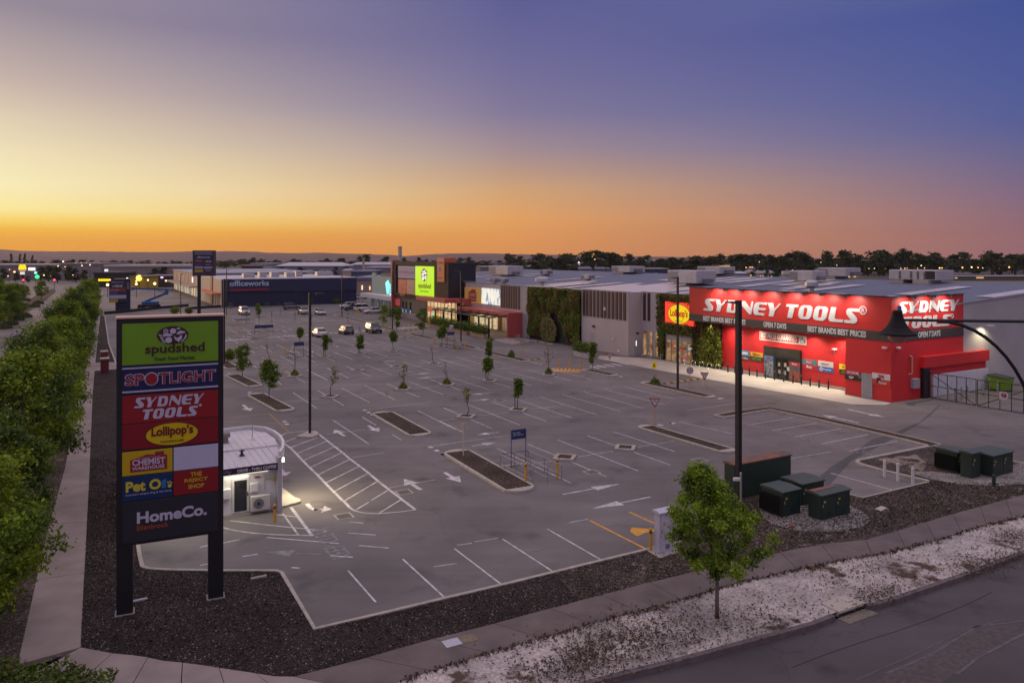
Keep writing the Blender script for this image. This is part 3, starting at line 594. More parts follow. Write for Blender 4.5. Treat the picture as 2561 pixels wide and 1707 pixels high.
# ------------------------------------------------------------------ foliage helper
def leafmesh(name, P, size, mats, mi=None, out=None, droop=.3, parent=None, seed=0, aspect=.55):
    """one mesh of small leaf-shaped faces at the points P; out biases their facing"""
    r = np.random.default_rng(seed); n = len(P); P = np.asarray(P, 'f')
    nrm = r.normal(size=(n,3)); 
    if out is not None: nrm = nrm*.75+np.asarray(out)
    nrm[:,2] += .25; nrm /= np.linalg.norm(nrm, axis=1)[:,None]+1e-9
    d = r.normal(size=(n,3)); d[:,2] -= droop; d -= (d*nrm).sum(1)[:,None]*nrm; d /= np.linalg.norm(d, axis=1)[:,None]+1e-9
    s = np.cross(nrm, d); sz = (size*(.6+.8*r.random(n)))[:,None] if np.isscalar(size) else (size*(.6+.8*r.random(n)))[:,None]
    lift = nrm*sz*.18
    V = np.stack([P-d*sz*.5, P+s*sz*aspect*.5+lift, P+d*sz*.55, P-s*sz*aspect*.5+lift], 1).reshape(-1,3)
    me = bpy.data.meshes.new(name); me.vertices.add(4*n); me.vertices.foreach_set('co', V.ravel().astype('f'))
    me.loops.add(4*n); me.loops.foreach_set('vertex_index', np.arange(4*n, dtype='i')); me.polygons.add(n)
    me.polygons.foreach_set('loop_start', np.arange(0,4*n,4,dtype='i')); me.polygons.foreach_set('loop_total', np.full(n,4,'i'))
    for m in (mats if isinstance(mats, (list,tuple)) else [mats]): me.materials.append(m)
    if mi is not None: me.polygons.foreach_set('material_index', np.asarray(mi,'i'))
    me.update(calc_edges=True); me.validate()
    o = bpy.data.objects.new(name, me); C.objects.link(o)
    if parent: o.parent = parent
    return o
def leafmat(name, col, var=.45, scale=3.0, trans=.25):
    m = mat(name, col, .6, var=var, scale=scale, spec=.3, det=3); p = m.node_tree.nodes['Principled BSDF']
    nt = m.node_tree; t = nt.nodes.new('ShaderNodeBsdfTranslucent'); t.inputs[0].default_value = (col[0]*1.5, col[1]*1.5, col[2]*.8, 1)
    mx = nt.nodes.new('ShaderNodeMixShader'); mx.inputs[0].default_value = trans; o = nt.nodes['Material Output']
    nt.links.new(p.outputs[0], mx.inputs[1]); nt.links.new(t.outputs[0], mx.inputs[2]); nt.links.new(mx.outputs[0], o.inputs[0]); return m
LF = dict(green=leafmat('leaf_green', (.125,.20,.020)), dark=leafmat('leaf_dark_green', (.060,.105,.020)), lime=leafmat('leaf_lime', (.23,.31,.022)),
          olive=leafmat('leaf_olive', (.17,.155,.032)), brown=leafmat('leaf_brown', (.13,.082,.030)), pale=leafmat('leaf_pale_olive', (.27,.25,.10)),
          gold=leafmat('leaf_gold', (.20,.14,.03)), rust=leafmat('leaf_rust', (.19,.085,.03)), far=leafmat('leaf_far', (.035,.042,.022)), white=leafmat('leaf_withered', (.32,.27,.18)), fresh=leafmat('leaf_fresh', (.22,.33,.022)))
# ------------------------------------------------------------------ building frame: x along the shop fronts towards the camera, y into the building
ORG = at(2229.3, 1006.3)
NX = Vector((-A.x, -A.y, 0)); NY = B
def fp(x, y, b, org=None, nx=None, ny=None):
    o = ORG if org is None else org; nx = nx or NX; ny = ny or NY
    u = (x-CX)/FPX; Y = (b+o.dot(ny)-o.z*0)/(u*ny.x+ny.y); X = u*Y
    return ((X-o.x)*nx.x+(Y-o.y)*nx.y, CAMH-(y-HZ)*Y/FPX)
def fs(x, y, c, org=None):
    o = ORG if org is None else org; u = (x-CX)/FPX; Y = (c+o.dot(NX))/(u*NX.x+NX.y); X = u*Y
    return ((X-o.x)*NY.x+(Y-o.y)*NY.y, CAMH-(y-HZ)*Y/FPX)
def quadpx(k, pts, b): return [fp(*px(k,x,y), b) for x, y in pts]
def ribbed(name, col, period, amt=.35, axis='z', rough=.6, strength=.6, metal=0.0):
    m = mat(name, col, rough, metal, var=.08, scale=.6); nt = m.node_tree; N = nt.nodes; L = nt.links
    tc = N.new('ShaderNodeTexCoord'); w = N.new('ShaderNodeTexWave'); w.bands_direction = axis.upper(); w.inputs['Scale'].default_value = 6.2832/period/20
    L.new(tc.outputs['Object'], w.inputs[0]); b = N.new('ShaderNodeBump'); b.inputs['Strength'].default_value = strength; b.inputs['Distance'].default_value = .03
    L.new(w.outputs[1], b.inputs['Height']); L.new(b.outputs[0], N['Principled BSDF'].inputs['Normal']); return m
def panelled(name, col, px_, pz, rough=.55, joint=.6, w=.012):
    """painted cladding with thin joints"""
    m = mat(name, col, rough, var=.07, scale=.35); nt = m.node_tree; N = nt.nodes; L = nt.links
    tc = N.new('ShaderNodeTexCoord'); sp = N.new('ShaderNodeSeparateXYZ'); L.new(tc.outputs['Object'], sp.inputs[0])
    cb = N.new('ShaderNodeMath'); cb.operation = 'ADD'; L.new(sp.outputs[0], cb.inputs[0]); L.new(sp.outputs[1], cb.inputs[1])
    fac = None
    for v, per in ((cb.outputs[0], px_), (sp.outputs[2], pz)):
        d = N.new('ShaderNodeMath'); d.operation = 'DIVIDE'; L.new(v, d.inputs[0]); d.inputs[1].default_value = per
        f = N.new('ShaderNodeMath'); f.operation = 'FRACT'; L.new(d.outputs[0], f.inputs[0])
        c = N.new('ShaderNodeMath'); c.operation = 'LESS_THAN'; L.new(f.outputs[0], c.inputs[0]); c.inputs[1].default_value = w*2/per
        fac = c.outputs[0] if fac is None else fac
        if c.outputs[0] != fac:
            x = N.new('ShaderNodeMath'); x.operation = 'MAXIMUM'; L.new(fac, x.inputs[0]); L.new(c.outputs[0], x.inputs[1]); fac = x.outputs[0]
    p = N['Principled BSDF']; src = p.inputs['Base Color'].links[0].from_socket
    mx = N.new('ShaderNodeMix'); mx.data_type = 'RGBA'; mx.inputs[7].default_value = (*tuple(c_*joint for c_ in col), 1)
    L.new(fac, mx.inputs[0]); L.new(src, mx.inputs[6]); L.new(mx.outputs[2], p.inputs['Base Color']); return m
M.update(red=panelled('red_cladding', (.56,.024,.022), 4.9, 1.45, .5, .75), redlow=panelled('red_wall_paint', (.58,.018,.022), 3.6, 1.9, .6, .8),
         band=mat('charcoal_band', (.05,.045,.04), .6, var=.1), white=mat('white_sign_metal', (.60,.60,.60), .45), wpaint=mat('white_paint', (.62,.60,.60), .6, var=.06),
         black=mat('black_metal', (.012,.012,.014), .45), dglass=mat('dark_glass', (.012,.014,.016), .08, spec=.6), grey=panelled('grey_cladding', (.47,.42,.42), 7.2, 40, .65, .7),
         concrete=mat('concrete', (.42,.39,.36), .85, var=.12, scale=1.2), brown=mat('brown_slat', (.055,.020,.016), .6, var=.2), steel=mat('galvanised_steel', (.45,.45,.46), .4, .7, var=.12),
         yellow=mat('yellow_post', (.62,.33,.03), .6, var=.1), navy=mat('navy_paint', (.012,.018,.055), .55, var=.1), orange=mat('orange_sign', (.60,.13,.03), .5),
         roof=ribbed('metal_roof', (.125,.14,.20), .42, axis='x', rough=.5, strength=.5, metal=.2), corr=ribbed('corrugated_wall', (.34,.33,.36), .30, axis='z', rough=.55, strength=1.0),
         side=panelled('grey_side_wall', (.40,.39,.40), 5.5, 40, .7, .75), panel=mat('roof_panel', (.74,.68,.68), .22, var=.08, scale=.5, spec=1.0), paneld=mat('roof_panel_dark', (.10,.10,.13), .12, spec=1.0),  # pale panel colour stands in for sky reflected off the panels
         maroon=mat('maroon', (.07,.006,.008), .5), dgreen=mat('dark_green_steel', (.018,.038,.026), .45, var=.15, scale=1.5), pink=mat('coral_red_paint', (.46,.085,.075), .6, var=.06),
         cream=mat('cream_wall', (.62,.52,.36), .7, var=.06), timber=mat('brown_batten', (.075,.048,.03), .65, var=.25, scale=1.0), taupe=mat('taupe_wall', (.17,.14,.11), .75, var=.1), soil=mat('planter_timber', (.36,.25,.17), .75, var=.15, stretch=(.3,1,6), scale=4))
# ------------------------------------------------------------------ block letters cut as outlines
GL = {'S': [[(0,0),(.62,0),(.74,.04),(.83,.14),(.85,.28),(.80,.42),(.48,.80),(.95,.80),(1,1),(.40,1),(.27,.97),(.18,.86),(.15,.70),(.18,.58),(.48,.19),(.05,.19)]],
      'Y': [[(0,1),(.38,1),(.46,.55),(.84,1),(.97,1),(.52,.44),(.40,0),(.06,0),(.16,.45)]],
      'D': [[(0,0),(.18,1),(.75,1),(.92,.9),(.97,.7),(.90,.25),(.78,.07),(.62,0)], [(.34,.2),(.45,.8),(.63,.8),(.68,.7),(.62,.28),(.54,.2)]],
      'N': [[(0,0),(.2,1),(.48,1),(.88,.42),(.98,1),(1.14,1),(.98,.04),(.90,0),(.80,.03),(.25,.62),(.13,0)]],
      'E': [[(1.08,1),(.42,1),(.24,.93),(.12,.75),(.05,.4),(.08,.12),(.2,0),(.85,0),(.90,.18),(.48,.18),(.40,.26),(.41,.40),(.93,.40),(.97,.57),(.45,.57),(.50,.76),(.58,.82),(1.04,.82)]],
      'T': [[(.05,.8),(.1,1),(1.0,1),(.95,.8),(.68,.8),(.52,0),(.14,0),(.31,.8)]],
      'O': [[(.02,.25),(.08,.08),(.22,0),(.68,0),(.84,.08),(.95,.25),(1.05,.75),(1.02,.92),(.88,1),(.42,1),(.26,.93),(.13,.75)], [(.36,.22),(.46,.76),(.52,.82),(.66,.82),(.70,.74),(.60,.26),(.54,.2),(.40,.2)]],
      'L': [[(.02,.2),(.06,.06),(.18,0),(.94,0),(.99,.2),(.48,.2),(.42,.26),(.55,1),(.2,1)]]}
ADV = {'S':1.05,'Y':.93,'D':1.02,'N':1.08,'E':1.13,'T':.92,'O':1.06,'L':1.03}
def outlines(parent, polys, m, name, y=-.02, depth=.02, loc=None, rz=0.0):
    """flat cut-out shapes (even-odd) in the local xz plane, facing -y"""
    cu = bpy.data.curves.new(name, 'CURVE'); cu.dimensions = '2D'; cu.fill_mode = 'BOTH'; cu.extrude = depth
    for poly in polys:
        sp = cu.splines.new('POLY'); sp.points.add(len(poly)-1); sp.use_cyclic_u = True
        for i, p in enumerate(poly): sp.points[i].co = (p[0], p[1], 0, 1)
    t = bpy.data.objects.new(name, cu); C.objects.link(t)
    me = bpy.data.meshes.new_from_object(t.evaluated_get(bpy.context.evaluated_depsgraph_get())); me.name = name
    bpy.data.objects.remove(t); bpy.data.curves.remove(cu); me.materials.clear(); me.materials.append(m)
    o = bpy.data.objects.new(name, me); C.objects.link(o); o.location = loc or (0, y, 0); o.rotation_euler = (R(90), 0, rz)
    if parent: o.parent = parent
    return o
def blockword(parent, s, x, z, w, h, m, y=-.02, loc=None, rz=0.0, depth=.03):
    tot = sum(ADV[c] for c in s[:-1])+1.0; k = w/(tot*h); cur = 0; polys = []
    for c in s:
        for pl in GL[c]: polys.append([(x+(cur+a)*h*k, z+b*h) for a, b in pl])
        cur += ADV[c]
    return outlines(parent, polys, m, 'lettering', y, depth, loc, rz)
def ell(cx, cz, rx, rz_, n=40, a0=0.0): return [(cx+rx*math.cos(2*math.pi*i/n+a0), cz+rz_*math.sin(2*math.pi*i/n+a0)) for i in range(n)]
def vquad(g, x0, x1, z0, z1, y): return g.face([(x0,y,z0),(x1,y,z0),(x1,y,z1),(x0,y,z1)])
def board(parent, x0, x1, z0, z1, y, m, name='sign_board', d=.05): return MB().bbox(x0, x1, y-d, y, z0, z1, .01).build(name, m, parent)
def plain(name, col): return mat(name, col, .5)
# ------------------------------------------------------------------ the red store
st = thing('hardware_store', 'bright red hardware store with big white italic letters and floodlit sign band', 'shop', ORG, RA)
W = 27.1
def rotz(pts): return pts
g = MB().box(-W,-.3,0,.5,6.55,9.81).box(-.3,0,0,11.7,6.55,9.81); g.build('sign_band', M['red'], st)
g = MB().box(-W-.02,-.28,-.04,.46,5.66,6.548).box(-.28,.04,-.04,11.68,5.66,6.548); g.build('charcoal_band', M['band'], st)
MB().box(-W-.03,-.3,-.06,.56,9.812,9.90).box(-.3,.06,-.06,11.72,9.812,9.90).build('parapet_cap', M['black'], st)
MB().box(-W,-4.9,.462,1.75,5.67,5.74).build('soffit', M['band'], st)
g = MB().box(-23.3,-4.88,1.77,2.2,0,5.665); g.build('front_wall', M['redlow'], st)
MB().box(-4.9,-.01,0,2.5,0,5.655).build('corner_pillar', M['redlow'], st)
MB().box(-.5,0,2.5,11.69,0,5.655).box(-.04,.12,5.6,15.5,0,2.94).build('side_wall', M['redlow'], st)
MB().box(-1.0,.45,4.4,15.6,2.95,4.02).build('side_canopy', M['redlow'], st)
MB().box(-.9,.35,4.5,5.5,0,2.94).build('recess_shade', M['black'], st)  # solid black block stands for the shade inside the side opening
MB().box(-23.5,-4.9,1.69,1.768,0,.28).build('plinth', M['concrete'], st)
x0 = fp(*px('s',478,605),0)[0]; x1 = fp(*px('s',2045,470),0)[0]; z0 = fp(*px('s',478,607),0)[1]; z1 = fp(*px('s',640,376),0)[1]
blockword(st, 'SYDNEY', x0, z0, x1-x0, z1-z0, M['white'], -.03)
x0 = fp(*px('r',518,262),0)[0]; x1 = fp(*px('r',2005,75),0)[0]
blockword(st, 'TOOLS', x0, z0, x1-x0, z1-z0, M['white'], -.03)
xr, zr = fp(*px('r',2070,125),0)
outlines(st, [ell(xr,zr,.42,.42), ell(xr,zr,.33,.33)], M['white'], 'registered_mark', -.03); text(st, 'R', xr-.17, zr-.2, .34, .4, M['white'], -.03, bold=.01)
for k, a, b_, s_ in (('s',(475,835),(885,885),'BEST BRANDS'),('s',(912,872),(1322,922),'BEST PRICES'),('s',(1682,960),(2138,1005),'OPEN 7 DAYS'),('r',(965,572),(1538,620),'BEST BRANDS'),('r',(1568,625),(2135,680),'BEST PRICES')):
    xa = fp(*px(k,*a),0)[0]; xb = fp(*px(k,*b_),0)[0]; text(st, s_, xa, 5.83, xb-xa, .60, M['white'], -.055, bold=.03)
# side wording
def side_text(s, ya, yb, z, h, **kw):
    return blockword(st, s, 0, 0, yb-ya, h, M['white'], loc=(.03, ya, z), rz=R(90))
ya = fs(*px('X',1085,640),0)[0]; yb = fs(*px('X',1705,560),0)[0]; side_text('SYDNEY', ya, yb, fs(*px('X',1100,705),0)[1]+.05, 1.12)
ya = fs(*px('X',1130,760),0)[0]; yb = fs(*px('X',1618,720),0)[0]; side_text('TOOLS', ya, yb, 6.78, 1.12)
ya = fs(*px('X',1288,920),0)[0]; yb = fs(*px('X',1510,905),0)[0]; text(st, 'OPEN 7 DAYS', 0, 0, yb-ya, .58, M['white'], loc=(.055,ya,5.83), rot=(R(90),0,R(90)), bold=.03)
ya, zr = fs(*px('X',1633,718),0); outlines(st, [ell(0,0,.22,.22), ell(0,0,.16,.16)], M['white'], 'registered_mark', loc=(.03,ya,zr), rz=R(90))
# guarantee sign
(xa,za),(xb,zb) = fp(1899.5,849,1.72), fp(2017,840,1.72); WL = 1.70
b = board(st, xa, xb, za, 5.1, 1.765, M['white']); vq = MB().box(xa+.1, xb-1.0, 1.70, 1.71, za+.13, 4.97).build('red_field', plain('sign_red', (.35,.012,.018)), b)
text(b, 'BEST PRICES GUARANTEED', xa+.22, za+.24, xb-xa-1.45, .58, M['white'], 1.69, bold=.02)
outlines(b, [[(xb-.80,za+.2),(xb-.40,za+.2),(xb-.30,za+.35),(xb-.30,za+.55),(xb-.50,za+.58),(xb-.48,za+.82),(xb-.58,za+.84),(xb-.68,za+.55),(xb-.82,za+.48)],[(xb-.76,za+.24),(xb-.43,za+.24),(xb-.34,za+.36),(xb-.34,za+.51),(xb-.55,za+.54),(xb-.53,za+.77),(xb-.56,za+.78),(xb-.65,za+.51),(xb-.78,za+.45)]], M['black'], 'thumb_mark', 1.705, .004)
MB().box(xb-.27,xb-.12,1.70,1.71,za+.2,za+.6).build('cuff_mark', plain('cuff_red', (.35,.012,.018)), b)
# glazed entry
xa, xb, zt = -16.71, -11.61, 3.5
MB().box(xa,xb,1.60,1.768,0,zt).build('entrance', M['black'], st); en = st.children[-1]
pn = MB()
def vstrip(a, b_, z0, z1, y, m, nm, par=en): return MB().box(a,b_,y-.01,y,z0,z1).build(nm, m, par)
for a, b_ in ((xa+.1,xa+1.45),(xa+1.6,xa+3.4),(xa+3.55,xb-.1)): vstrip(a,b_,2.55,3.38,1.595,mat('transom_glass',(.05,.045,.035),.15),'transom_pane')
vstrip(xa+.1,xa+1.4,2.0,2.45,1.595,plain('poster_blue',(.03,.25,.55)),'poster'); vstrip(xa+.45,xa+1.0,2.1,2.35,1.58,plain('poster_red',(.5,.03,.03)),'poster')
vstrip(xa+3.6,xb-.08,1.75,2.15,1.595,plain('poster_crimson',(.45,.02,.04)),'poster')
tool = mat('tool_picture',(.03,.04,.06),.4,col2=(.42,.46,.55),scale=3.2,det=8,var=.2); vstrip(xa+.1,xa+1.4,.12,1.95,1.595,tool,'poster')
tools2 = mat('tool_crowd_picture',(.04,.035,.035),.4,col2=(.55,.14,.10),scale=7,det=4,var=.2); vstrip(xa+3.6,xb-.08,.12,1.2,1.595,tools2,'poster'); vstrip(xa+3.6,xb-.08,1.2,1.74,1.595,mat('poster_grey',(.10,.10,.10),.4,var=.4,stretch=(6,1,.3),scale=2),'poster')
for a in (xa+1.7,xa+2.6): vstrip(a,a+.78,.1,2.35,1.597,M['dglass'],'door_pane'); 
for a, z, c in ((xa+2.05,1.45,(.35,.36,.18)),(xa+2.9,1.5,(.45,.36,.22)),(xa+2.1,.65,(.5,.33,.28)),(xa+2.85,.62,(.38,.48,.45)),(xa+3.3,1.1,(.6,.6,.6))): vstrip(a,a+.32,z,z+.42,1.585,plain('notice_paper',c),'notice')
text(en, 'Milwaukee', xa+3.95, 1.85, .7, .2, M['white'], 1.575, shear=.2)
# brand boards
def brand(pa, pb, z0, z1, y, col, word=None, wcol=None, frac=(.2,.25,.6,.5), **kw):
    b = board(st, pa, pb, z0, z1, y, plain('board_colour', col))
    if word: text(b, word, pa+(pb-pa)*frac[0], z0+(z1-z0)*frac[1], (pb-pa)*frac[2], (z1-z0)*frac[3], plain('board_lettering', wcol), y-.06, **kw)
    return b
def bx(k, x0_, x1_): return fp(*px(k,x0_,1000),1.77)[0], fp(*px(k,x1_,1000),1.77)[0]
def zz(k, x, y, b=1.77): return fp(*px(k,x,y),b)[1]
a, b_ = bx('m',665,780); z = zz('m',740,160); zm = zz('m',740,117); z2 = zz('m',740,66); brand(a,b_,zm+.01,z2,1.77,(.05,.30,.60),None); brand(a+.45,b_-.25,zm+.12,z2-.18,1.74,(.62,.68,.75)); brand(a,b_,z,zm,1.77,(.03,.03,.025),'metabo',(.75,.75,.75),(.1,.25,.8,.5))
a, b_ = bx('m',790,915); z = zz('m',850,170); zm = zz('m',850,128); z2 = zz('m',850,83); brand(a,b_,zm+.01,z2,1.77,(.78,.42,.02),'DEWALT',(.02,.02,.02),(.2,.25,.6,.5),bold=.02); brand(a,b_,z,zm,1.77,(.03,.035,.025),'FESTOOL',(.18,.45,.10),(.12,.25,.75,.45))
a, b_ = bx('m',1308,1450); z = zz('m',1380,255); zm = zz('m',1380,205); z2 = zz('m',1380,155); c_ = brand(a,b_,zm+.01,z2,1.77,(.02,.27,.30)); brand(a+.5,b_-.45,zm+.14,z2-.1,1.735,(.5,.02,.03),'Makita',(.75,.75,.75),(.1,.1,.8,.6),shear=.15); brand(a,b_,z,zm,1.77,(.48,.025,.04),'Milwaukee',(.72,.72,.72),(.3,.3,.4,.5),shear=.2)
a, b_ = bx('m',1465,1617); z = zz('m',1540,280); zm = zz('m',1540,228); z2 = zz('m',1540,172); brand(a,b_,zm+.01,z2,1.77,(.68,.66,.62),'RIDGID',(.05,.04,.04),(.24,.35,.52,.32)); MB().box(a+.6,b_-.7,1.70,1.715,zm+.2,zm+.25).build('red_underline', plain('underline_red',(.5,.05,.03)), st.children[-1]); brand(a,b_,z,zm,1.77,(.02,.12,.45),'Husqvarna',(.75,.78,.8),(.3,.28,.58,.45)); outlines(st.children[-1],[ell(a+.42,(z+zm)/2,.2,.2),ell(a+.42,(z+zm)/2,.1,.1)],plain('crown_white',(.7,.72,.75)),'emblem',1.705,.004)
a, b_ = bx('m',1678,1760); z = zz('m',1700,300); zm = zz('m',1700,252); z2 = zz('m',1700,200); brand(a,b_,zm+.01,z2,1.77,(.80,.62,.02),'STANLEY',(.03,.03,.02),(.3,.3,.65,.4)); brand(a,b_,z,zm,1.77,(.02,.025,.02),'EGO',(.12,.60,.05),(.25,.3,.4,.4),shear=.2)
def bp(k, x0_, x1_): return fp(*px(k,x0_,1000),0)[0], fp(*px(k,x1_,1000),0)[0]
a, b_ = bp('i',560,728); z = zz('i',640,200,0); zm = zz('i',640,153,0); z2 = zz('i',640,100,0); brand(a,b_,zm+.01,z2,0,(.42,.012,.04),'SIDCHROME',(.78,.70,.72),(.15,.25,.7,.5),bold=.015); brand(a,b_,z,zm,0,(.018,.018,.02),'sp',(.7,.75,.75),(.25,.2,.3,.6),shear=.2,bold=.015); text(st.children[-1],'TOOLS',a+1.5,z+.28,.5,.3,plain('teal_lettering',(.15,.40,.38)),-.06)
a, b_ = bp('i',833,1015); z = zz('i',930,250,0); zm = zz('i',930,195,0); z2 = zz('i',930,137,0); brand(a,b_,zm+.01,z2,0,(.66,.65,.68),'3M',(.55,.02,.05),(.34,.15,.33,.7),bold=.03); brand(a,b_,z,zm,0,(.55,.045,.03),'Paslode',(.78,.78,.78),(.38,.2,.42,.5),shear=.2); outlines(st.children[-1],[[(a+.5,z+.15),(a+.62,z+.15),(a+.72,z+.4),(a+.95,z+.5),(a+.9,z+.66),(a+.5,z+.64)]],M['black'],'emblem',-.055,.004)
a, b_ = bp('i',735,832); zt = zz('i',785,140,0)
lv = MB(); n = 24
for i in range(n): lv.bar((a, -.03, zt*(i+.5)/n), (b_, -.03, zt*(i+.5)/n), .06, .055, (0,.6,.8))
lo = lv.build('louvre_door', mat('louvre_metal',(.42,.42,.43),.5,var=.1), st); MB().box(a-.05,a,-.06,-.005,0,zt+.06).box(b_,b_+.05,-.06,-.005,0,zt+.06).box(a,b_,-.06,-.005,zt+.01,zt+.06).build('door_frame', M['steel'], lo)
MB().box(a,b_,-.004,-.002,0,zt).build('louvre_back', M['black'], lo)
# cameras, meter box, wall lamp
for (x, y) in ((-.55,-.02),(.02,.85)):
    q = MB().bbox(x-.22,x+.22,y-.3,y-.02,5.0,5.16,.03) if y < 0 else MB().bbox(.02,.3,y-.2,y+.2,5.0,5.16,.03); q.build('security_camera', M['white'], st)
MB().bbox(.0,.35,2.9,3.9,1.1,2.0,.02).build('meter_box', mat('meter_grey',(.30,.31,.34),.5), st)
MB().tube((.15,2.95,2.5),(.15,2.95,4.05),.07).tube((.15,2.95,4.05),(.05,2.8,4.2),.07).tube((.15,2.95,2.5),(.02,2.6,2.45),.07).build('side_pipe', mat('warm_pipe',(.45,.30,.22),.6), st)
cam_ = MB().bbox(-7.6,-7.15,1.45,1.76,4.05,4.2,.03).tube((-7.4,1.77,3.6),(-7.4,1.6,4.05),.05).build('wall_camera', M['white'], st)
# sign floods
FLX = [fp(*px('s',x,y),-.7)[0] for x, y in ((600,200),(900,212),(1225,230),(1650,245),(2110,265))]+[fp(*px('X',x,505),-.7)[0] for x in (155,325,570)]
for x in FLX: MB().bar((x,.0,9.93),(x,-.62,9.90),.07,.05).bbox(x-.2,x+.2,-.78,-.5,9.70,9.90,.02).build('sign_floodlight', M['black'], st)
FWARM = (1.0,.93,.80)
for x in FLX: lamp('SPOT', (x+.55,-1.0,9.66), 300, FWARM, st, .25, 160, (0,.5,-.87), 1.0)
for y in (2.4,5.6,8.6): MB().bar((.0,y,9.93),(.62,y,9.90),.07,.05).bbox(.5,.78,y-.2,y+.2,9.70,9.90,.02).build('sign_floodlight', M['black'], st); lamp('SPOT', (1.0,y-.5,9.66), 320, FWARM, st, .25, 160, (-.5,0,-.87), 1.0)
# soffit floods over the pavement, extra ones added to brighten the red walls
for x in (-21.2,-17.4,-13.6,-10.0,-6.6):
    MB().bbox(x-.25,x+.25,.62,1.0,5.55,5.67,.02).build('soffit_floodlight', M['white'], st); lamp('SPOT', (x,.70,5.5), 800, (1.0,.86,.64), st, .25, 160, (0,-.05,-1), .9)
lamp('SPOT', (-6.2,1.1,5.5), 90, (1.0,.84,.6), st, .1, 95, (0,.15,-1), .35)

# ------------------------------------------------------------------ the long shopping centre
EV, RG, RY, BK = 8.25, 10.2, 36.0, 72.0
ce = thing('shopping_centre', 'long pale grey shopping centre with dark brown slat panels and low metal roof', 'shopping centre', ORG, RA)
g = MB()
g._add([(-131,-.5,EV-.03),(-38.4,-.5,EV-.03),(-38.4,RY,RG),(-131,RY,RG),(-38.4,2.0,EV+.11),(-.06,2.0,EV+.11),(-.06,RY,RG),(-131,BK,EV),(-.06,BK,EV)], [(0,1,4,2,3),(4,5,6,2),(3,2,6,8,7)])
rf = g.build('roof', M['roof'], ce)
MB()._add([(-.06,2.4,0),(-.06,BK,0),(-.06,BK,EV),(-.06,RY,RG),(-.06,2.4,EV+.13)], [(0,1,2,3,4)]).build('gable_wall', M['side'], ce)
g = MB(); zb = EV+.06; g.bar((-.02,2.4,zb+.12),(-.02,RY,RG+.05),.12,.16); g.build('gable_flashing', mat('flashing',(.30,.30,.34),.5), ce)
MB().box(-38.35,-34.5,1.5,1.9,0,8.72).box(-38.36,-38.16,-.85,1.5,0,8.72).build('recessed_wall', M['grey'], ce)
MB().box(-49.3,-38.36,-.85,-.4,0,8.74).build('front_wall', M['grey'], ce)
MB().box(-67.6,-64.6,-.8,-.4,0,8.6).build('corrugated_wall', M['corr'], ce)
MB().box(-64.6,-49.3,-.62,-.3,0,8.62).build('dark_wall', M['black'], ce); MB().box(-34.5,-23.3,1.65,2.0,0,8.7).build('dark_wall', M['black'], ce)
MB().box(-90.4,-67.6,-.8,-.4,3.6,8.6).build('upper_wall', M['grey'], ce)
MB().box(-92,-67.6,1.6,2.0,0,4.0).build('lower_wall', M['cream'], ce)
MB().box(-90.45,-38.3,-.88,-.3,8.742,8.80).box(-38.3,-23.3,1.45,2.1,8.742,8.80).build('roof_edge', mat('edge_flashing',(.34,.31,.33),.5), ce)
MB().box(-131,-.1,BK-.3,BK,0,EV).box(-131,-130.7,0,BK,0,EV-.1).build('back_wall', M['side'], ce)
for lst, y, z0, z1 in (([px('U',x,1000)[0] for x in (330,392,460,533,608,683,752,828,908,985,1060,1140)], -.85, 4.85, 8.66), ([px('U',x,1000)[0] for x in (1452,1540,1628)], 1.5, 4.85, 8.66), ([px('t',x,300)[0] for x in (1400,1448,1497,1545,1594,1643,1692,1745)], -.8, 4.55, 8.5), ([px('t',x,300)[0] for x in (630,662)], -.8, 4.5, 8.5)):
    sl = MB()
    for x in lst:
        X_ = fp(x, 760, y)[0]; w_ = .27 if y != 1.5 else .24; sl.box(X_-w_,X_+w_,y-.10,y-.002,z0,z1)
    sl.build('slat_panel', M['brown'], ce)
# entrance doors and windows in the recess
gw = mat('warm_window',(.12,.07,.03),.3,emit=(1.0,.50,.16),estr=.30,col2=(.02,.015,.01),scale=1.6,var=.2); 
def litmat(name, c1, c2, s, sc=(1.2,1,2.6), scale=1.5):
    m = mat(name, c1, .2, var=.1); nt = m.node_tree; N = nt.nodes; L = nt.links; p = N['Principled BSDF']
    tc = N.new('ShaderNodeTexCoord'); mp = N.new('ShaderNodeMapping'); mp.inputs['Scale'].default_value = sc; L.new(tc.outputs['Object'], mp.inputs[0])
    v = N.new('ShaderNodeTexVoronoi'); v.distance = 'CHEBYCHEV'; v.inputs['Scale'].default_value = scale; L.new(mp.outputs[0], v.inputs[0]); sp = N.new('ShaderNodeSeparateColor'); L.new(v.outputs['Color'], sp.inputs[0])
    cr = N.new('ShaderNodeValToRGB'); cr.color_ramp.elements[0].color = (*c1,1); cr.color_ramp.elements[1].color = (*c2,1); L.new(sp.outputs[0], cr.inputs[0])
    L.new(cr.outputs[0], p.inputs['Emission Color']); p.inputs['Emission Strength'].default_value = s; p.inputs['Base Color'].default_value = (.05,.05,.05,1)
    for l in list(p.inputs['Base Color'].links): L.remove(l)
    return m
M['lit'] = litmat('lit_shop_window', (1.0,.80,.48), (.45,.33,.20), .75); M['litc'] = litmat('lit_cool_window', (.65,.78,.85), (.12,.16,.2), .55); M['litw'] = litmat('lit_play_window', (.75,.42,.16), (.12,.05,.02), .55, (1,1,1.4))
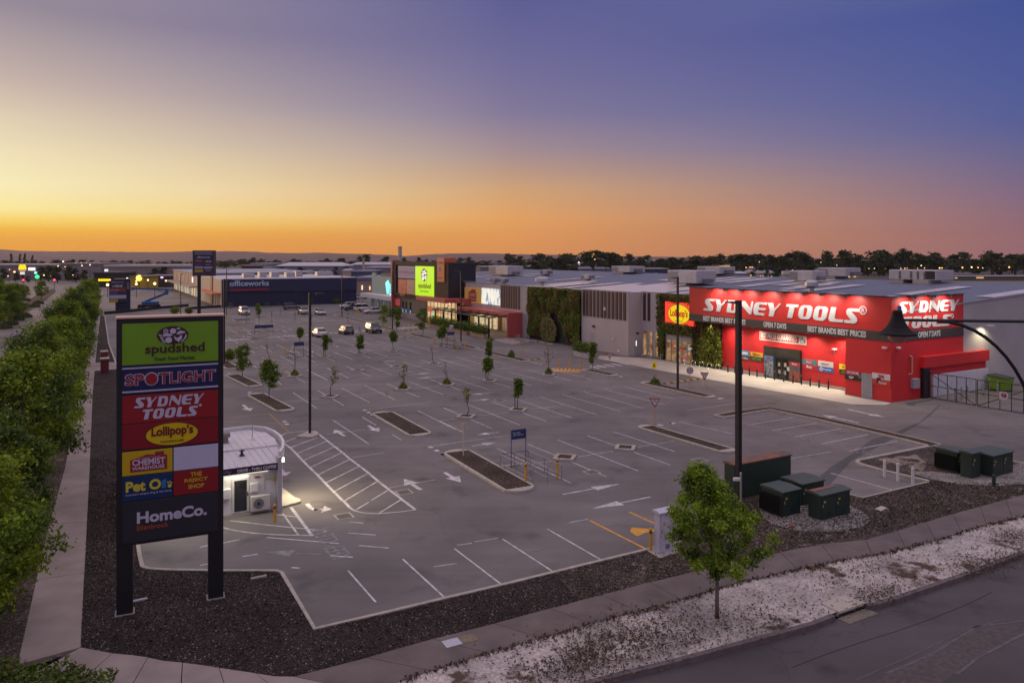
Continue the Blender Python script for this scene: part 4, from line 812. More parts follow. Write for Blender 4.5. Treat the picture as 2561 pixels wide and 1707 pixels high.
for i, (x0_, x1_, y0_, y1_) in enumerate(((1040,1105,375,860),(1160,1222,390,880),(1283,1345,405,895))):
    xa, zt = fp(*px('y',x0_,y0_),1.5); xb = fp(*px('y',x1_,y0_),1.5)[0]; w_ = MB().box(xa,xb,1.44,1.498,.12,zt).build('window', M['litw'], ce); MB().box(xa-.05,xa,1.41,1.499,.1,zt+.05).box(xb,xb+.05,1.41,1.499,.1,zt+.05).box(xa,xb,1.41,1.499,zt+.002,zt+.06).build('frame', M['steel'], w_)
ya = .0; MB().box(-38.158,-38.10,.25,1.30,0,2.25).build('door', mat('grey_door',(.30,.32,.36),.5), ce); MB().box(-38.10,-38.085,.42,.55,1.35,2.05).build('door_window', glow('door_light',(.95,.95,.9),1.2), ce.children[-1])
MB().bbox(-38.16,-37.9,.5,.85,3.0,3.2,.02).build('bulkhead_lamp', M['black'], ce); MB().bbox(-46.4,-45.9,-1.1,-.85,3.35,3.6,.03).build('bulkhead_lamp', M['black'], ce)
MB().box(-47.05,-46.0,-.86,-.852,0,2.45).build('flush_door', mat('flush_door',(.375,.345,.355),.65), ce)
MB().bbox(-41.7,-41.35,-.93,-.85,1.85,2.2,.01).build('notice_plate', M['white'], ce); MB().bbox(-43.6,-43.15,-1.05,-.96,5.95,6.4,.02).build('alarm_box', M['white'], ce)
# play-centre entrance
xa, xb = -32.95, -27.95
pe = MB().box(xa,xb,1.30,1.60,2.72,3.42).build('entry_lintel', mat('lintel_grey',(.36,.35,.36),.5), ce); ef = MB()
for x in np.linspace(xa,xb,6): ef.box(x-.05,x+.05,1.28,1.40,0,3.42)
ef.box(xa,xb,1.285,1.38,2.2,2.32); ef.build('entry_frame', M['steel'], ce)
MB().box(xa,xb,1.42,1.64,0,2.72).build('entry_window', M['litw'], ce)
for x, z, c in ((xa+.8,1.9,(.7,.05,.04)),(xa+2.6,1.35,(.75,.08,.05)),(xa+3.4,.7,(.7,.06,.2)),(xa+1.9,1.0,(.75,.5,.1)),(xa+4.1,1.7,(.5,.6,.65)),(xa+3.0,.35,(.5,.08,.1))): MB().box(x,x+.6,1.405,1.418,z,z+.35).build('window_graphic', glow('graphic',c,.5), ce)
# lolly sign: red box, yellow oval (mascot left out)
(xa,zt),(xb,zb) = fp(1663.5,752,1.1), fp(1734,813,1.1)
ls = thing('play_cafe_sign', 'glowing red sign with yellow oval mounted on the green wall beside the red store', 'sign', ORG, RA)
MB().bbox(xa,xb,1.05,1.5,4.85,7.72,.03).build('sign_box', mat('lightbox_red',(.55,.05,.03),.4,emit=(1.0,.055,.025),estr=.85), ls)
cx_, cz_ = xa+2.75, 6.22; outlines(ls, [ell(cx_,cz_,2.0,1.22)], mat('oval_yellow',(.75,.6,.02),.4,emit=(1.0,.72,.0),estr=.62), 'oval', 1.02, .02)
outlines(ls, [ell(cx_,cz_,2.06,1.28), ell(cx_,cz_,1.97,1.19)], plain('oval_rim',(.09,.05,.0)), 'oval_rim', 1.03, .022)
M['lolly'] = mat('lolly_red',(.4,.01,.01),.4,emit=(.55,.012,.012),estr=.5)
text(ls, 'Lollipop\u2019s', cx_-1.62, cz_-.62, 3.25, 1.2, M['lolly'], .985, bold=.03); text(ls, 'PLAYLAND & CAFE', cx_-.75, cz_-.98, 1.5, .16, plain('small_lettering',(.25,.1,0)), .985)
# living walls
def livingwall(label, x0_, x1_, z0_, z1_, y, n, size, picker, holes=None, seed=1, thick=.35):
    t = thing('living_wall', label, 'green wall', ORG, RA); r = np.random.default_rng(seed)
    x = r.uniform(x0_,x1_,n); z = r.uniform(z0_,z1_,n); keep = np.ones(n,bool)
    if holes is not None: keep = ~holes(x, z)
    x, z = x[keep], z[keep]; from mathutils import noise as mn
    bump = np.array([mn.noise(Vector((a*.5,b*.5,seed))) for a, b in zip(x,z)]); yy = y-thick*.45*r.random(len(x))-thick*(bump*.8+.4); mi = picker(x, z, bump, r)
    leafmesh('foliage', np.stack([x,yy,z],1), size, [LF[k] for k in ('green','olive','brown','gold','pale','lime','rust')], mi, np.array([[0,-1.0,.35]]), .9, t, seed); return t
gx0, gx1 = -64.55, -49.35; gm = (gx0+gx1)/2
def hole_big(x, z):
    u = (x-gx0)/(gx1-gx0); d = (np.abs(u-.55) < .20*(1-(z/5.2))+.05) & (z < 4.7)
    oval = ((u-.42)/.155)**2+((z-1.75)/2.3)**2 < 1
    return (z < .6) & ~oval | d & ~oval
def pick_big(x, z, b, r):
    u = (x-gx0)/(gx1-gx0); k = np.where(b > .12, 1, np.where(b < -.22, 2, 0)); k = np.where(r.random(len(x)) < .25, 1, k); k = np.where((b > .3) & (r.random(len(x)) < .5), 3, k)
    oval = ((u-.42)/.155)**2+((z-1.75)/2.3)**2 < 1
    return np.where(oval, 4, k)
lw = livingwall('tall planted green wall with a dark bare hollow and one pale rounded shrub', gx0, gx1, .2, 8.55, -.8, 11000, .42, pick_big, hole_big, 2, .55)
sl = MB()
for i in range(11): sl.box(gx0+3.5,gx1-3.5,-.72,-.66,.2+i*.4,.3+i*.4)
sl.build('support_slats', mat('support_slat',(.05,.045,.05),.6), lw)
def pick2(x, z, b, r): return np.where((x > -27.3) & (z < 3.4+(x+27)*.35), np.where(r.random(len(x)) < .5, 5, 1), np.where((x > -26.5) & (z > 3.2) & (r.random(len(x)) < .35), np.where(r.random(len(x)) < .5,6,3), np.where(b > .05, 1, np.where(b < -.15, 2, 0))))
def hole2(x, z): return ((x > -33.0) & (x < -28.0) & (z < 3.45)) | ((x > -33.2) & (x < -27.9) & (z > 5.0) & (z < 7.5))
livingwall('planted green wall framing the play centre doors, bright grass on its right side', -34.45, -23.0, .25, 8.6, 1.5, 8200, .36, pick2, hole2, 5, .6)
lamp('SPOT', (-24.4,.6,5.6), 160, (1,.85,.6), st, .1, 80, (0,.2,-1), .5)
# upper sign panels over the canopy
def zc(x,y): return fp(*px('t',x,y),-.8)
(xa,zt),(xb,zb) = zc(672,222), zc(1000,540)
cs = thing('pharmacy_sign', 'square tan sign with red house shape above the shop canopy', 'sign', ORG, RA)
MB().bbox(xa,xb,-.98,-.82,4.75,7.68,.02).build('sign_board', mat('tan_board',(.55,.34,.09),.5,emit=(.8,.45,.12),estr=.13), cs)
hr = plain('house_red',(.45,.045,.035)); hx0, hx1 = zc(750,500)[0], zc(910,500)[0]; w_ = hx1-hx0
outlines(cs, [[(hx0,5.05),(hx1,5.05),(hx1,6.85),(hx1-.35,6.85),(hx1-.35,7.4),(hx1-1.0,7.4),(hx1-1.0,7.2),(hx1-1.5,7.45),(hx0,6.7)]], hr, 'house_shape', -1.0, .01)
text(cs, 'CHEMIST', hx0+.15, 5.95, w_-.3, .68, plain('tan_letters',(.62,.42,.22)), -1.02, bold=.02); text(cs, 'WAREHOUSE', hx0+.15, 5.3, w_-.3, .38, plain('tan_letters2',(.62,.42,.22)), -1.02); 
(xa,zt),(xb,zb) = zc(1008,245), zc(1370,585)
ds = thing('video_screen', 'bright white and blue picture screen on the wall beside the tan sign', 'screen', ORG, RA)
def screenmat():
    m = mat('screen_picture',(.1,.1,.1),.3); nt = m.node_tree; N = nt.nodes; L = nt.links; p = N['Principled BSDF']; tc = N.new('ShaderNodeTexCoord'); mp = N.new('ShaderNodeMapping'); mp.inputs['Scale'].default_value = (.55,1,.22); mp.inputs['Location'].default_value = (3.1,0,.4); L.new(tc.outputs['Object'], mp.inputs[0])
    n = N.new('ShaderNodeTexNoise'); n.inputs['Scale'].default_value = 1.9; n.inputs['Detail'].default_value = 3; L.new(mp.outputs[0], n.inputs[0]); cr = N.new('ShaderNodeValToRGB'); e = cr.color_ramp.elements; e[0].position = .34; e[0].color = (.04,.11,.22,1); e[1].position = .62; e[1].color = (.92,.93,.88,1); a = e.new(.42); a.color = (.30,.42,.55,1); a = e.new(.47); a.color = (.85,.88,.86,1); a = e.new(.55); a.color = (.95,.80,.60,1)
    L.new(n.outputs[0], cr.inputs[0]); L.new(cr.outputs[0], p.inputs['Emission Color']); p.inputs['Emission Strength'].default_value = .95; return m
MB().bbox(xa,xb,-.97,-.82,4.85,7.74,.02).build('screen_panel', screenmat(), ds)
# coral canopy with its end wall, timber pergola
cp = thing('entrance_canopy', 'coral red shop canopy with solid end wall and warm downlights', 'canopy', ORG, RA)
MB().box(-89.6,-67.36,-3.6,-.82,3.35,4.1).build('fascia', M['pink'], cp); MB().box(-67.36,-66.9,-3.6,-.805,0,4.1).build('end_wall', M['pink'], cp)
MB().box(-89.6,-67.4,-3.5,1.6,3.22,3.34).build('ceiling', M['cream'], cp)
for i, x in enumerate((-69.2,-71.6,-75,-79,-83,-87)):
    lamp('POINT', (x,-.6 if i > 1 else .9,2.95), 55, (1,.70,.36), cp, .1)
MB().box(-84.6,-82.6,1.5,1.59,0,2.7).box(-81.6,-80.2,1.5,1.59,0,2.6).box(-89.5,-85.4,1.5,1.59,0,2.9).build('shop_window', M['lit'], cp)
MB().box(-77.6,-74.6,1.5,1.59,0,2.5).build('automatic_door', litmat('lit_door',(.55,.42,.28),(.10,.08,.06),.6,(2.2,1,.3)), cp); MB().box(-73.4,-71.2,1.5,1.59,.1,2.5).build('display_window', M['litc'], cp)
MB().box(-79.6,-78.6,1.45,1.592,0,3.2).build('timber_pier', mat('pier_timber',(.2,.09,.06),.7), cp)
pg = thing('pergola', 'dark timber pergola frame over the planters in front of the canopy', 'pergola', ORG, RA)
g = MB()
for x in [fp(px('t',x,900)[0],830,-7.0)[0] for x in (70,228,395,748,938,1140)]: MB().box(x-.12,x+.12,-7.12,-6.88,0,3.35).build('post', M['black'], pg)
g.bar((-90.8,-7.0,3.45),(-67.1,-7.0,3.45),.16,.22); xs = np.linspace(-90.4,-67.3,8)
for x in xs: g.bar((x,-7.0,3.5),(x,-3.6,3.62),.14,.20)
g.build('beams', M['black'], pg)
# planters with shrubs along the pergola
shr = np.random.default_rng(11)
def planter(x0_, x1_, label, y0_=-7.75, y1_=-7.2, h=.75, cr=1.0, mats=('green','dark','gold'), org=ORG, rz=RA, wall=None):
    t = thing('planter', label, 'planter', org, rz); MB().bbox(x0_,x1_,y0_,y1_,0,h,.02).build('planter_box', wall or M['soil'], t)
    n = int(260*(x1_-x0_)); P = np.stack([shr.uniform(x0_-.1,x1_+.1,n), shr.uniform(y0_-.25,y1_+.5,n), h+shr.random(n)**1.3*cr*(.75+.5*np.sin(np.arange(n)*.01)**2)],1)
    leafmesh('shrubs', P, .28, [LF[m_] for m_ in mats], shr.choice(len(mats), n, p=[.5,.35,.15] if len(mats) == 3 else None), None, -.4, t, int(abs(x0_*7))); return t
for i, (a, b_, l) in enumerate(((-90.5,-86.2,'timber planter nearest the glazed entrance, with yellow flowers'),(-86.1,-80.6,'long timber planter left of the lamp post under the pergola'),(-80.5,-74.2,'long timber planter right of the lamp post under the pergola'),(-72.6,-67.7,'end planter box under the last pergola post by the cream wall'))): planter(a,b_,l,mats=('green','dark','gold') if i == 0 else ('green','dark'), cr=1.25)
MB_ = planter(-74.1,-72.7,'short darker planter block between the two long planters',h=.95,cr=.9,mats=('dark','green'),wall=M['timber'])

late_scatter()
# ------------------------------------------------------------------ entrance tower with its sign panels
tw = thing('sign_tower', 'tall brown batten tower with a glowing green market panel over the main entrance', 'tower', ORG, RA)
TY = -4.0
tl, tr = -119.4, -89.7
MB().box(tl,tr,TY+.15,1.9,4.9,12.4).build('tower_body', mat('tower_dark',(.016,.018,.028),.6,var=.15), tw)
bt = MB(); n = 76
rx0, rx1 = fp(*px('T',1215,700),TY)[0], fp(*px('T',1960,700),TY)[0]; rz1 = fp(*px('T',1240,425),TY)[1]; rz0 = fp(*px('T',1240,965),TY)[1]-.1
for i in range(n):
    x = tl+(tr-tl)*(i+.5)/n; w_ = .11
    if rx0-.1 < x < rx1+.1: bt.box(x-w_,x+w_,TY-.14,TY+.14,rz1+.12,12.5); bt.box(x-w_,x+w_,TY-.14,TY+.14,4.95,rz0-.12)
    else: bt.box(x-w_,x+w_,TY-.14,TY+.14,4.95,12.5)
bt.build('battens', M['timber'], tw)
MB().box(tl-.9,tl-.02,TY-.35,TY+1.5,0,12.75).build('red_fin', M['pink'], tw)
MB().box(tl,-100.6,-3.4,1.9,0,4.88).build('lower_wall', M['taupe'], tw); MB().box(tl,-104,-3.48,-3.38,0,1.25).build('plinth', mat('plinth_pink',(.42,.34,.33),.7), tw)
MB().box(-101.9,-100.5,-3.6,1.9,0,4.87).build('void_shade', M['black'], tw)  # black block paints the darkness of the open void by the entrance
def tp(x0_, y0_, x1_, y1_): 
    (a, z1_), (b_, z0_) = fp(*px('T',x0_,y0_),TY-.2), fp(*px('T',x1_,y1_),TY-.2); return a, b_, z0_, z1_
a, b_, z0, z1 = tp(1590,440,1958,1010); z0 = rz0-.05
gb = MB().bbox(a,b_,TY-.22,TY-.05,z0,z1,.02).build('market_panel', mat('market_green',(.3,.5,.0),.4,emit=(.36,.72,.0),estr=.92), tw)
def market_logo(par, cx, cz, rx, rz_, y, brown, white):
    outlines(par, [ell(cx,cz,rx,rz_)], brown, 'logo_oval', y, .006); P = []
    u = lambda x, z: (cx+x*rx, cz+z*rz_)
    P.append([u(*p) for p in ell(.02,.45,.2,.3,20)]); P.append([u(*p) for p in ell(-.26,-.52,.22,.33,20)])                    # tomato, potato
    P += [[u(*p) for p in ell(-.44,.46,.16,.26,16)], [u(*p) for p in ell(-.44,.46,.10,.17,16)], [u(*p) for p in ell(-.44,.46,.05,.08,8)]]  # citrus slice
    P.append([u(*p) for p in [(-.64,.02),(-.6,.16),(-.2,.2),(-.04,.1),(-.02,-.04),(-.14,-.06),(-.16,-.18),(-.24,-.08),(-.5,-.1),(-.52,-.22),(-.58,-.1)]])  # pig
    P.append([u(*p) for p in [(.2,.0),(.3,.3),(.48,.5),(.62,.42),(.82,.34),(.76,.18),(.5,.12),(.36,.04),(.26,.1)]])                # fish
    P.append([u(*p) for p in [(.06,-.16),(.12,-.1),(.2,-.3),(.36,-.28),(.52,-.02),(.6,-.1),(.58,-.4),(.46,-.6),(.38,-.82),(.3,-.66),(.14,-.52),(.1,-.3)]])  # hen
    P.append([u(*p) for p in [(.5,-.72),(.7,-.46),(.84,.06),(.9,.0),(.86,-.3),(.7,-.62),(.56,-.78)]])                             # leek
    for i in range(6): P.append([u(*p) for p in ell(-.84+.05*i,.1-.17*i,.05,.07,8)]); P.append([u(*p) for p in ell(-.74+.05*i,.06-.17*i,.045,.06,8)])   # wheat
    P.append([u(*p) for p in ell(.36,.72,.12,.1,12)])
    outlines(par, P, white, 'logo_marks', y-.012, .006)
mk = plain('logo_brown',(.16,.03,.0)); wh = glow('logo_white',(1,1,.95),.85)
wd = b_-a; hd = z1-z0
market_logo(gb, (a+b_)/2, z0+hd*.71, wd*.17, hd*.215, TY-.235, mk, wh)
text(gb, 'spudshed', a+wd*.18, z0+hd*.215, wd*.68, hd*.22, mk, TY-.24, bold=.012); text(gb, 'Fresh Food Market', a+wd*.28, z0+hd*.14, wd*.46, hd*.05, mk, TY-.24)
a, b_, z0, z1 = tp(1245,440,1582,695)
sb = MB().bbox(a,b_,TY-.2,TY-.05,z0,z1,.02).build('fabric_panel', mat('fabric_navy',(.05,.05,.11),.5,emit=(.10,.09,.2),estr=.5), tw)
MB().box(a,b_,TY-.21,TY-.20,z1-.22,z1-.05).box(a,b_,TY-.21,TY-.20,z0+.05,z0+.22).build('panel_lines', plain('panel_line',(.4,.4,.45)), sb)
def fabric_word(par, x, z, w, h, y, wm, rm):
    text(par, 'SP', x, z, w*.215, h, wm, y, bold=.045); text(par, 'TLIGHT', x+w*.355, z, w*.645, h, wm, y, bold=.045)
    text(par, 'SP', x+w*.01, z+h*.04, w*.195, h*.92, rm, y-.016, bold=.012); text(par, 'TLIGHT', x+w*.365, z+h*.04, w*.625, h*.92, rm, y-.016, bold=.012)
    outlines(par, [ell(x+w*.285,z+h*.5,w*.075,h*.56,24)], wm, 'dot', y, .006); outlines(par, [ell(x+w*.285,z+h*.5,w*.064,h*.49,24)], rm, 'dot', y-.016, .006)
fabric_word(sb, a+.4, z0+1.0, b_-a-.7, z1-z0-2.0, TY-.22, plain('word_white',(.55,.5,.6)), plain('word_red',(.42,.015,.02)))
a, b_, z0, z1 = tp(1250,705,1412,962); z0 = rz0
q = MB().bbox(a,b_,TY-.2,TY-.05,z0,z1,.02).build('discount_panel', mat('discount_red',(.30,.035,.03),.5,emit=(.35,.05,.04),estr=.35), tw)
for i, s_ in enumerate(('THE','REJECT','SHOP')): text(q, s_, a+.9-.15*(i == 1), z1-1.35-i*1.15, b_-a-1.8+.3*(i == 1), .72, plain('yellow_word',(.55,.30,.08)), TY-.215, bold=.02)
a, b_, z0, z1 = tp(1418,708,1580,975); z0 = rz0
q = MB().bbox(a,b_,TY-.2,TY-.05,z0,z1,.02).build('pet_panel', mat('pet_brown',(.28,.15,.12),.5,emit=(.3,.16,.12),estr=.25), tw)
text(q, 'Pet O', a+.5, z1-2.7, b_-a-1.5, 1.35, plain('pale_yellow_word',(.55,.48,.25)), TY-.215, bold=.03); MB().box(a+.5,b_-.4,TY-.215,TY-.205,z0+.9,z0+1.1).build('tag_line', plain('tag_line_c',(.5,.42,.4)), q)
# orange box sign on the tower's corner
(a,z1),(b_,z0) = fp(*px('T',2030,272),TY-.3), fp(*px('T',2170,622),TY-.3)
q = MB().bbox(a,b_,TY-.35,TY+2.2,8.6,13.35,.02).build('orange_panel', M['orange'], tw)
text(q, 'centre', a+.3, 12.1, b_-a-.6, .6, plain('dark_word',(.12,.10,.16)), TY-.36); outlines(q,[[(a+.8,10.6),(a+1.9,10.6),(a+1.9,11.2),(a+1.35,11.8),(a+.8,11.2)]],plain('purple_mark',(.10,.08,.18)),'emblem',TY-.36,.006); text(q,'hub',a+.6,9.2,1.6,.4,plain('dark_word2',(.12,.08,.14)),TY-.36)
# coral entry hood and glazed lobby
a = fp(*px('T',1618,1045),-6)[0]; b_ = fp(*px('T',2200,1100),-6)[0]
MB().box(a,b_,-6.2,-4.2,4.75,5.5).box(a,-86.0,-4.2,-.9,4.75,5.498).build('entry_hood', M['pink'], tw)
lb = MB().box(-100.4,-87,-3.8,-3.6,0,4.74).build('lobby_glazing', litmat('lobby_light',(1.0,.72,.36),(.75,.48,.22),.8,(.5,1,.35)), tw); fr = MB()
for x in np.linspace(-100.4,-87,9): fr.box(x-.07,x+.07,-3.9,-3.78,0,4.74)
for z in (2.35,3.3): fr.box(-100.4,-87,-3.88,-3.79,z,z+.12)
fr.build('lobby_frame', mat('lobby_frame',(.30,.24,.2),.5), lb); MB().box(-100.2,-94.5,-3.86,-3.79,2.5,3.25).build('red_sign_strip', glow('red_strip',(.55,.09,.07),.7), lb)
for x in (-99.4,-97.2): MB().bbox(x,x+.35,-4.6,-4.3,0,1.1,.03).build('yellow_gate', M['yellow'], lb)
MB().box(-96.9,-95.7,-4.2,-4.1,.6,2.6).build('green_poster', glow('green_poster',(.35,.8,.5),.6), lb); MB().box(-95.2,-94.2,-4.2,-4.1,.9,2.4).build('yellow_poster', glow('yellow_poster',(.8,.45,.05),.5), lb)
for x in (-98,-93,-89): lamp('POINT', (x,-5.2,4.4), 60, (1,.72,.4), tw, .15)
for (x0_, x1_) in ((1335,1360),(1398,1422),(1482,1510)):
    u0 = fp(*px('T',x0_,1300),-3.4)[0]; u1 = fp(*px('T',x1_,1300),-3.4)[0]; q = MB().box(u0,u1,-3.46,-3.395,.9,3.6).build('slot_window', M['dglass'], tw); MB().box(u0+.1,u1-.1,-3.47,-3.462,.95,1.9).build('window_poster', glow('cyan_poster',(.2,.5,.9),.6), q)
u0 = fp(*px('T',1205,1200),-3.5)[0]; u1 = fp(*px('T',1292,1200),-3.5)[0]; MB().bbox(u0,u1,-3.7,-3.5,2.5,4.0,.02).build('small_red_sign', mat('small_red',(.45,.06,.06),.5,emit=(.5,.08,.08),estr=.3), tw)
planter(-116.5,-112.5,'concrete planter of clipped shrubs at the foot of the batten tower',-6.2,-5.2,.9,1.2,('green','dark'),wall=M['concrete'])
ch = thing('concrete_chimney', 'tall square concrete chimney rising behind the batten tower', 'chimney', ORG, RA)
a, z1 = fp(995.6,619,6); b_ = fp(1005,619,6)[0]; b_ = a+.95; MB().box(a,b_,6,6.7,0,z1).box(a-.06,b_+.06,5.94,6.76,z1,z1+.3).build('shaft', M['concrete'], ch)
# ------------------------------------------------------------------ teal shop further along
te = thing('teal_shop', 'pale teal corner shop with lit cyan sign and white shopfront canopy', 'shop', ORG, RA)
zt = fp(*px('T',1000,655),0)[1]; zl = fp(*px('T',730,572),0)[1]; zm = fp(*px('T',730,975),0)[1]
M['teal'] = mat('teal_wall',(.30,.42,.36),.7,var=.06)
MB().box(-145.9,-121,0,.4,zm,zt).box(-145.9,-143.2,0,.4,zt,zl).build('upper_wall', M['teal'], te); MB().box(-145.9,-121,2.5,14,4,zt+.6).build('plant_screen', mat('screen_blue',(.05,.06,.11),.6), te)
MB().box(-147.5,-121,-2.6,0,zm-1.0,zm).build('shop_canopy', M['wpaint'], te); MB().box(-147.5,-147.2,-2.5,-2.2,0,zm-1.0).build('canopy_post', M['wpaint'], te)
MB().box(-146.8,-121,.1,.3,0,zm-1.05).build('shop_window', litmat('shop_glass',(.32,.34,.36),(.03,.035,.05),.35,(1.1,1,.3)), te); fr = MB()
for x in np.linspace(-146.6,-121,14): fr.box(x-.06,x+.06,.02,.098,0,zm-1.05)
fr.build('shop_frame', M['steel'], te)
a, z1 = fp(*px('T',990,715),-.2); b_, z0 = fp(*px('T',1120,880),-.2)
outlines(te, [[(a,z1-.8),(a+1.8,z1),(a+3.2,z1-1.2),(a+2.4,z1-3.4),(a+1.2,z1-3.5)]], glow('cyan_kite',(.25,.95,1.0),1.0), 'kite_emblem', -.2, .05); MB().box(a+3.2,-121.2,-.25,-.05,z1-3.0,z1-.9).build('lit_sign', glow('cyan_sign',(.15,.75,.85),.9), te); MB().box(a+3.2,-121.2,-.27,-.05,z1-3.9,z1-3.2).build('lit_strip', glow('white_strip',(.9,.95,1),.9), te)
# ------------------------------------------------------------------ navy stationery store and the row of shops beside it
OO = at(565, 768); fo = lambda x, y, b: fp(x, y, b, OO, B, A)
ow = thing('stationery_store', 'long navy blue windowless store with a pale lower case name and red underline', 'shop', OO, RB)
xr = fo(892,700,0)[0]; xl = fo(555,700,0)[0]; zt = 7.35
M['owblue'] = panelled('navy_cladding',(.018,.022,.075),18,60,.55,1.5); 
MB().box(xl,xr,.25,40,0,3.6).build('lower_wall', mat('deep_navy',(.010,.014,.055),.6,var=.1), ow)
a = fo(*px('B',1395,900),0)[0]; MB().box(xl,a,0,40,4.0,zt).box(a+.01,xr,0,40,3.75,zt).build('upper_wall', M['owblue'], ow)
MB().box(xl,xr,.3,39,3.6,3.99).build('shadow_gap', M['black'], ow); MB().box(xl-.1,xr+.1,-.1,40,zt+.002,zt+.22).build('roof', mat('pale_roof',(.50,.48,.52),.5), ow)  # black fill paints the shadow line under the upper wall
MB().box(xl-.3,xl-.01,0,40,0,zt).build('side_wall', M['cream'], ow)
x0, z0 = fo(*px('B',115,850),0); x1 = fo(*px('B',900,835),0)[0]; z1 = fo(*px('B',300,735),0)[1]
text(ow, 'officeworks', x0, z0+.05, x1-x0, z1-z0, plain('pale_blue_word',(.42,.52,.66)), -.05, bold=.025, depth=.04)
MB().box(x0+.2,x1,-.06,-.01,z0-1.15,z0-.75).build('underline', plain('underline_red2',(.34,.02,.03)), ow)
for i in range(5): MB().box(xl-.36,xl-.302,2+i*3.2,3.6+i*3.2,.2,3.0).build('window', M['dglass'], ow)
MB().box(xl-2.6,xl-.31,-.5,30,3.5,3.8).build('canopy', M['orange'], ow); MB().box(xl-.5,xl-.302,14,18,0,zt+1.5).build('red_pillar', plain('pillar_red',(.16,.015,.02)), ow)
for i, (x, w_, d, h) in enumerate(((6,3,8,1.2),(10.5,2,9,1.6),(14,2.2,10,1.5),(18,2.5,9,1.4),(22,2,14,1.7),(30,5,20,1.2))): MB().bbox(x,x+w_,d,d+3,zt+.2,zt+.2+h,.05).build('roof_unit', M['steel'], ow)
sr = thing('shop_row', 'row of peach coloured shops with a long awning facing the second car park', 'shops', OO, RB)
MB().box(-.3,14,52,130,0,7.9).build('wall', mat('peach_wall',(.50,.36,.26),.7,var=.08), sr); MB().box(-.32,14,44,51.9,0,8.2).build('grey_end_wall', mat('end_wall',(.22,.22,.29),.7), sr); MB().box(-.6,40,51,131,7.902,8.15).build('roof', mat('blue_grey_roof',(.24,.27,.36),.5), sr)
MB().box(-3.4,-.31,50,132,3.4,3.75).build('awning', mat('awning_tan',(.40,.30,.22),.6), sr)
for i in range(12):
    y = 54+i*6.2; MB().box(-.36,-.302,y,y+3.8,.2,3.1).build('shop_window', M['lit'] if i % 3 else M['litc'], sr)
    if i % 2 == 0: MB().box(-.36,-.302,y,y+4.5,4.4,7.0).build('sign_panel', plain('shop_panel',((.30,.27,.30),(.55,.42,.28),(.26,.20,.2))[i//2 % 3]), sr)
MB().box(-.4,-.305,66,68.5,4.6,6.4).build('lit_sign', glow('lit_white_sign',(.9,.95,1),1.0), sr); lamp('POINT', (-3,60,3), 120, (1,.7,.4), sr, .3); lamp('POINT', (-3,90,3), 120, (1,.7,.4), sr, .3)
# ------------------------------------------------------------------ roof equipment on the long centre
def roofz(b): return EV+(RG-EV)*min(b, RY)/RY if b <= RY else EV+(RG-EV)*(BK-b)/(BK-RY)
M['unit'] = mat('roof_unit_grey',(.44,.43,.46),.5,.15,var=.1,scale=1.2); M['grille'] = mat('grille_grey',(.17,.17,.18),.6)
def hvac(label, x0, x1, yt, yb, kind='box'):
    b = min(np.linspace(1,36,141), key=lambda q: abs(fp((x0+x1)/2,yb,q)[1]-roofz(q)))
    a, z1 = fp(x0,yt,b); c = fp(x1,yt,b)[0]; z0 = roofz(b); t = thing('roof_unit', label, 'air conditioner', ORG+NX*((a+c)/2)+NY*b+Vector((0,0,z0)), RA); w = c-a; h = max(z1-z0,.8); d = min(max(w*.7,1.2),4.0)
    if kind == 'box':
        MB().bbox(-w/2,w/2,0,d,.45,h,.05).build('casing', M['unit'], t); MB().box(-w*.3,w*.1,.2,d-.2,-.25,.449).build('plinth', mat('unit_plinth',(.5,.44,.38),.7), t)
        g = MB(); n = 9
        for i in range(n): g.box(-w/2+.08,-w*.12,-.03,-.004,.55+(h-.7)*i/n,.55+(h-.7)*(i+.55)/n)
        g.build('grille', M['grille'], t); MB().box(w/2+.003,w/2+.7,d*.3,d*.7,.5,1.1).build('duct', M['grille'], t)
    elif kind == 'cowl':
        MB().lathe([(.35,-.3),(.35,h*.35),(w/2,h*.55),(w/2*.95,h*.85),(w*.3,h)],16,(0,d/2,0)).build('cowl', M['steel'], t)
    elif kind == 'drum':
        MB().lathe([(w*.25,-.3),(w*.25,.3),(w/2,.5),(w/2,h),(w*.46,h+.02)],20,(0,d/2,0)).build('fan_drum', mat('drum_pale',(.5,.47,.43),.5), t); MB().box(-w*.4,w*.4,0,d,-.3,.28).build('plinth', M['unit'], t)
    elif kind == 'big':
        MB().bbox(-w/2,w/2,0,d,.5,h,.06).build('casing', M['unit'], t); MB().box(-w*.47,-w*.2,.1,d-.1,-.3,.49).box(w*.06,w*.38,-.5,d*.6,-.5,.49).build('plinth', mat('unit_plinth2',(.40,.37,.34),.7), t)
        for u in (-.28,-.04,.1,.24): 
            g = MB()
            for i in range(6): g.box(w*u,w*(u+.045),-.03,-.004,.6+(h-.75)*i/6,.6+(h-.75)*(i+.6)/6)
            g.build('louvre', M['black'], t)
        MB().box(w*.28,w*.47,-.03,-.004,.6,h-.12).build('intake', M['black'], t)
    return t
for a_ in (('large grey air conditioner with hood roof beside the dark tower',1222,1270,664,691),('grey air conditioner far back on the roof behind the striped wall',1529,1575,665,685),('big grey air conditioner on the roof left of the red sign',1669,1742,675,714),('grey air conditioner behind the fan drum above the red sign',1743,1799,666,690),('grey air conditioner with slanted hood above the middle of the red sign',1973,2032,676,709),('grey air conditioner far back above the right end of the red sign',2044,2115,669,697),('small white condenser on the far roof right of the dark tower',1351,1366,674,690),('pair of small condensers on the roof above the striped slats',1453,1470,686,703),('narrow condenser standing behind the tan sign parapet',1227,1235,695,711),('narrow condenser standing behind the picture screen parapet',1250,1258,697,712)): hvac(*a_)
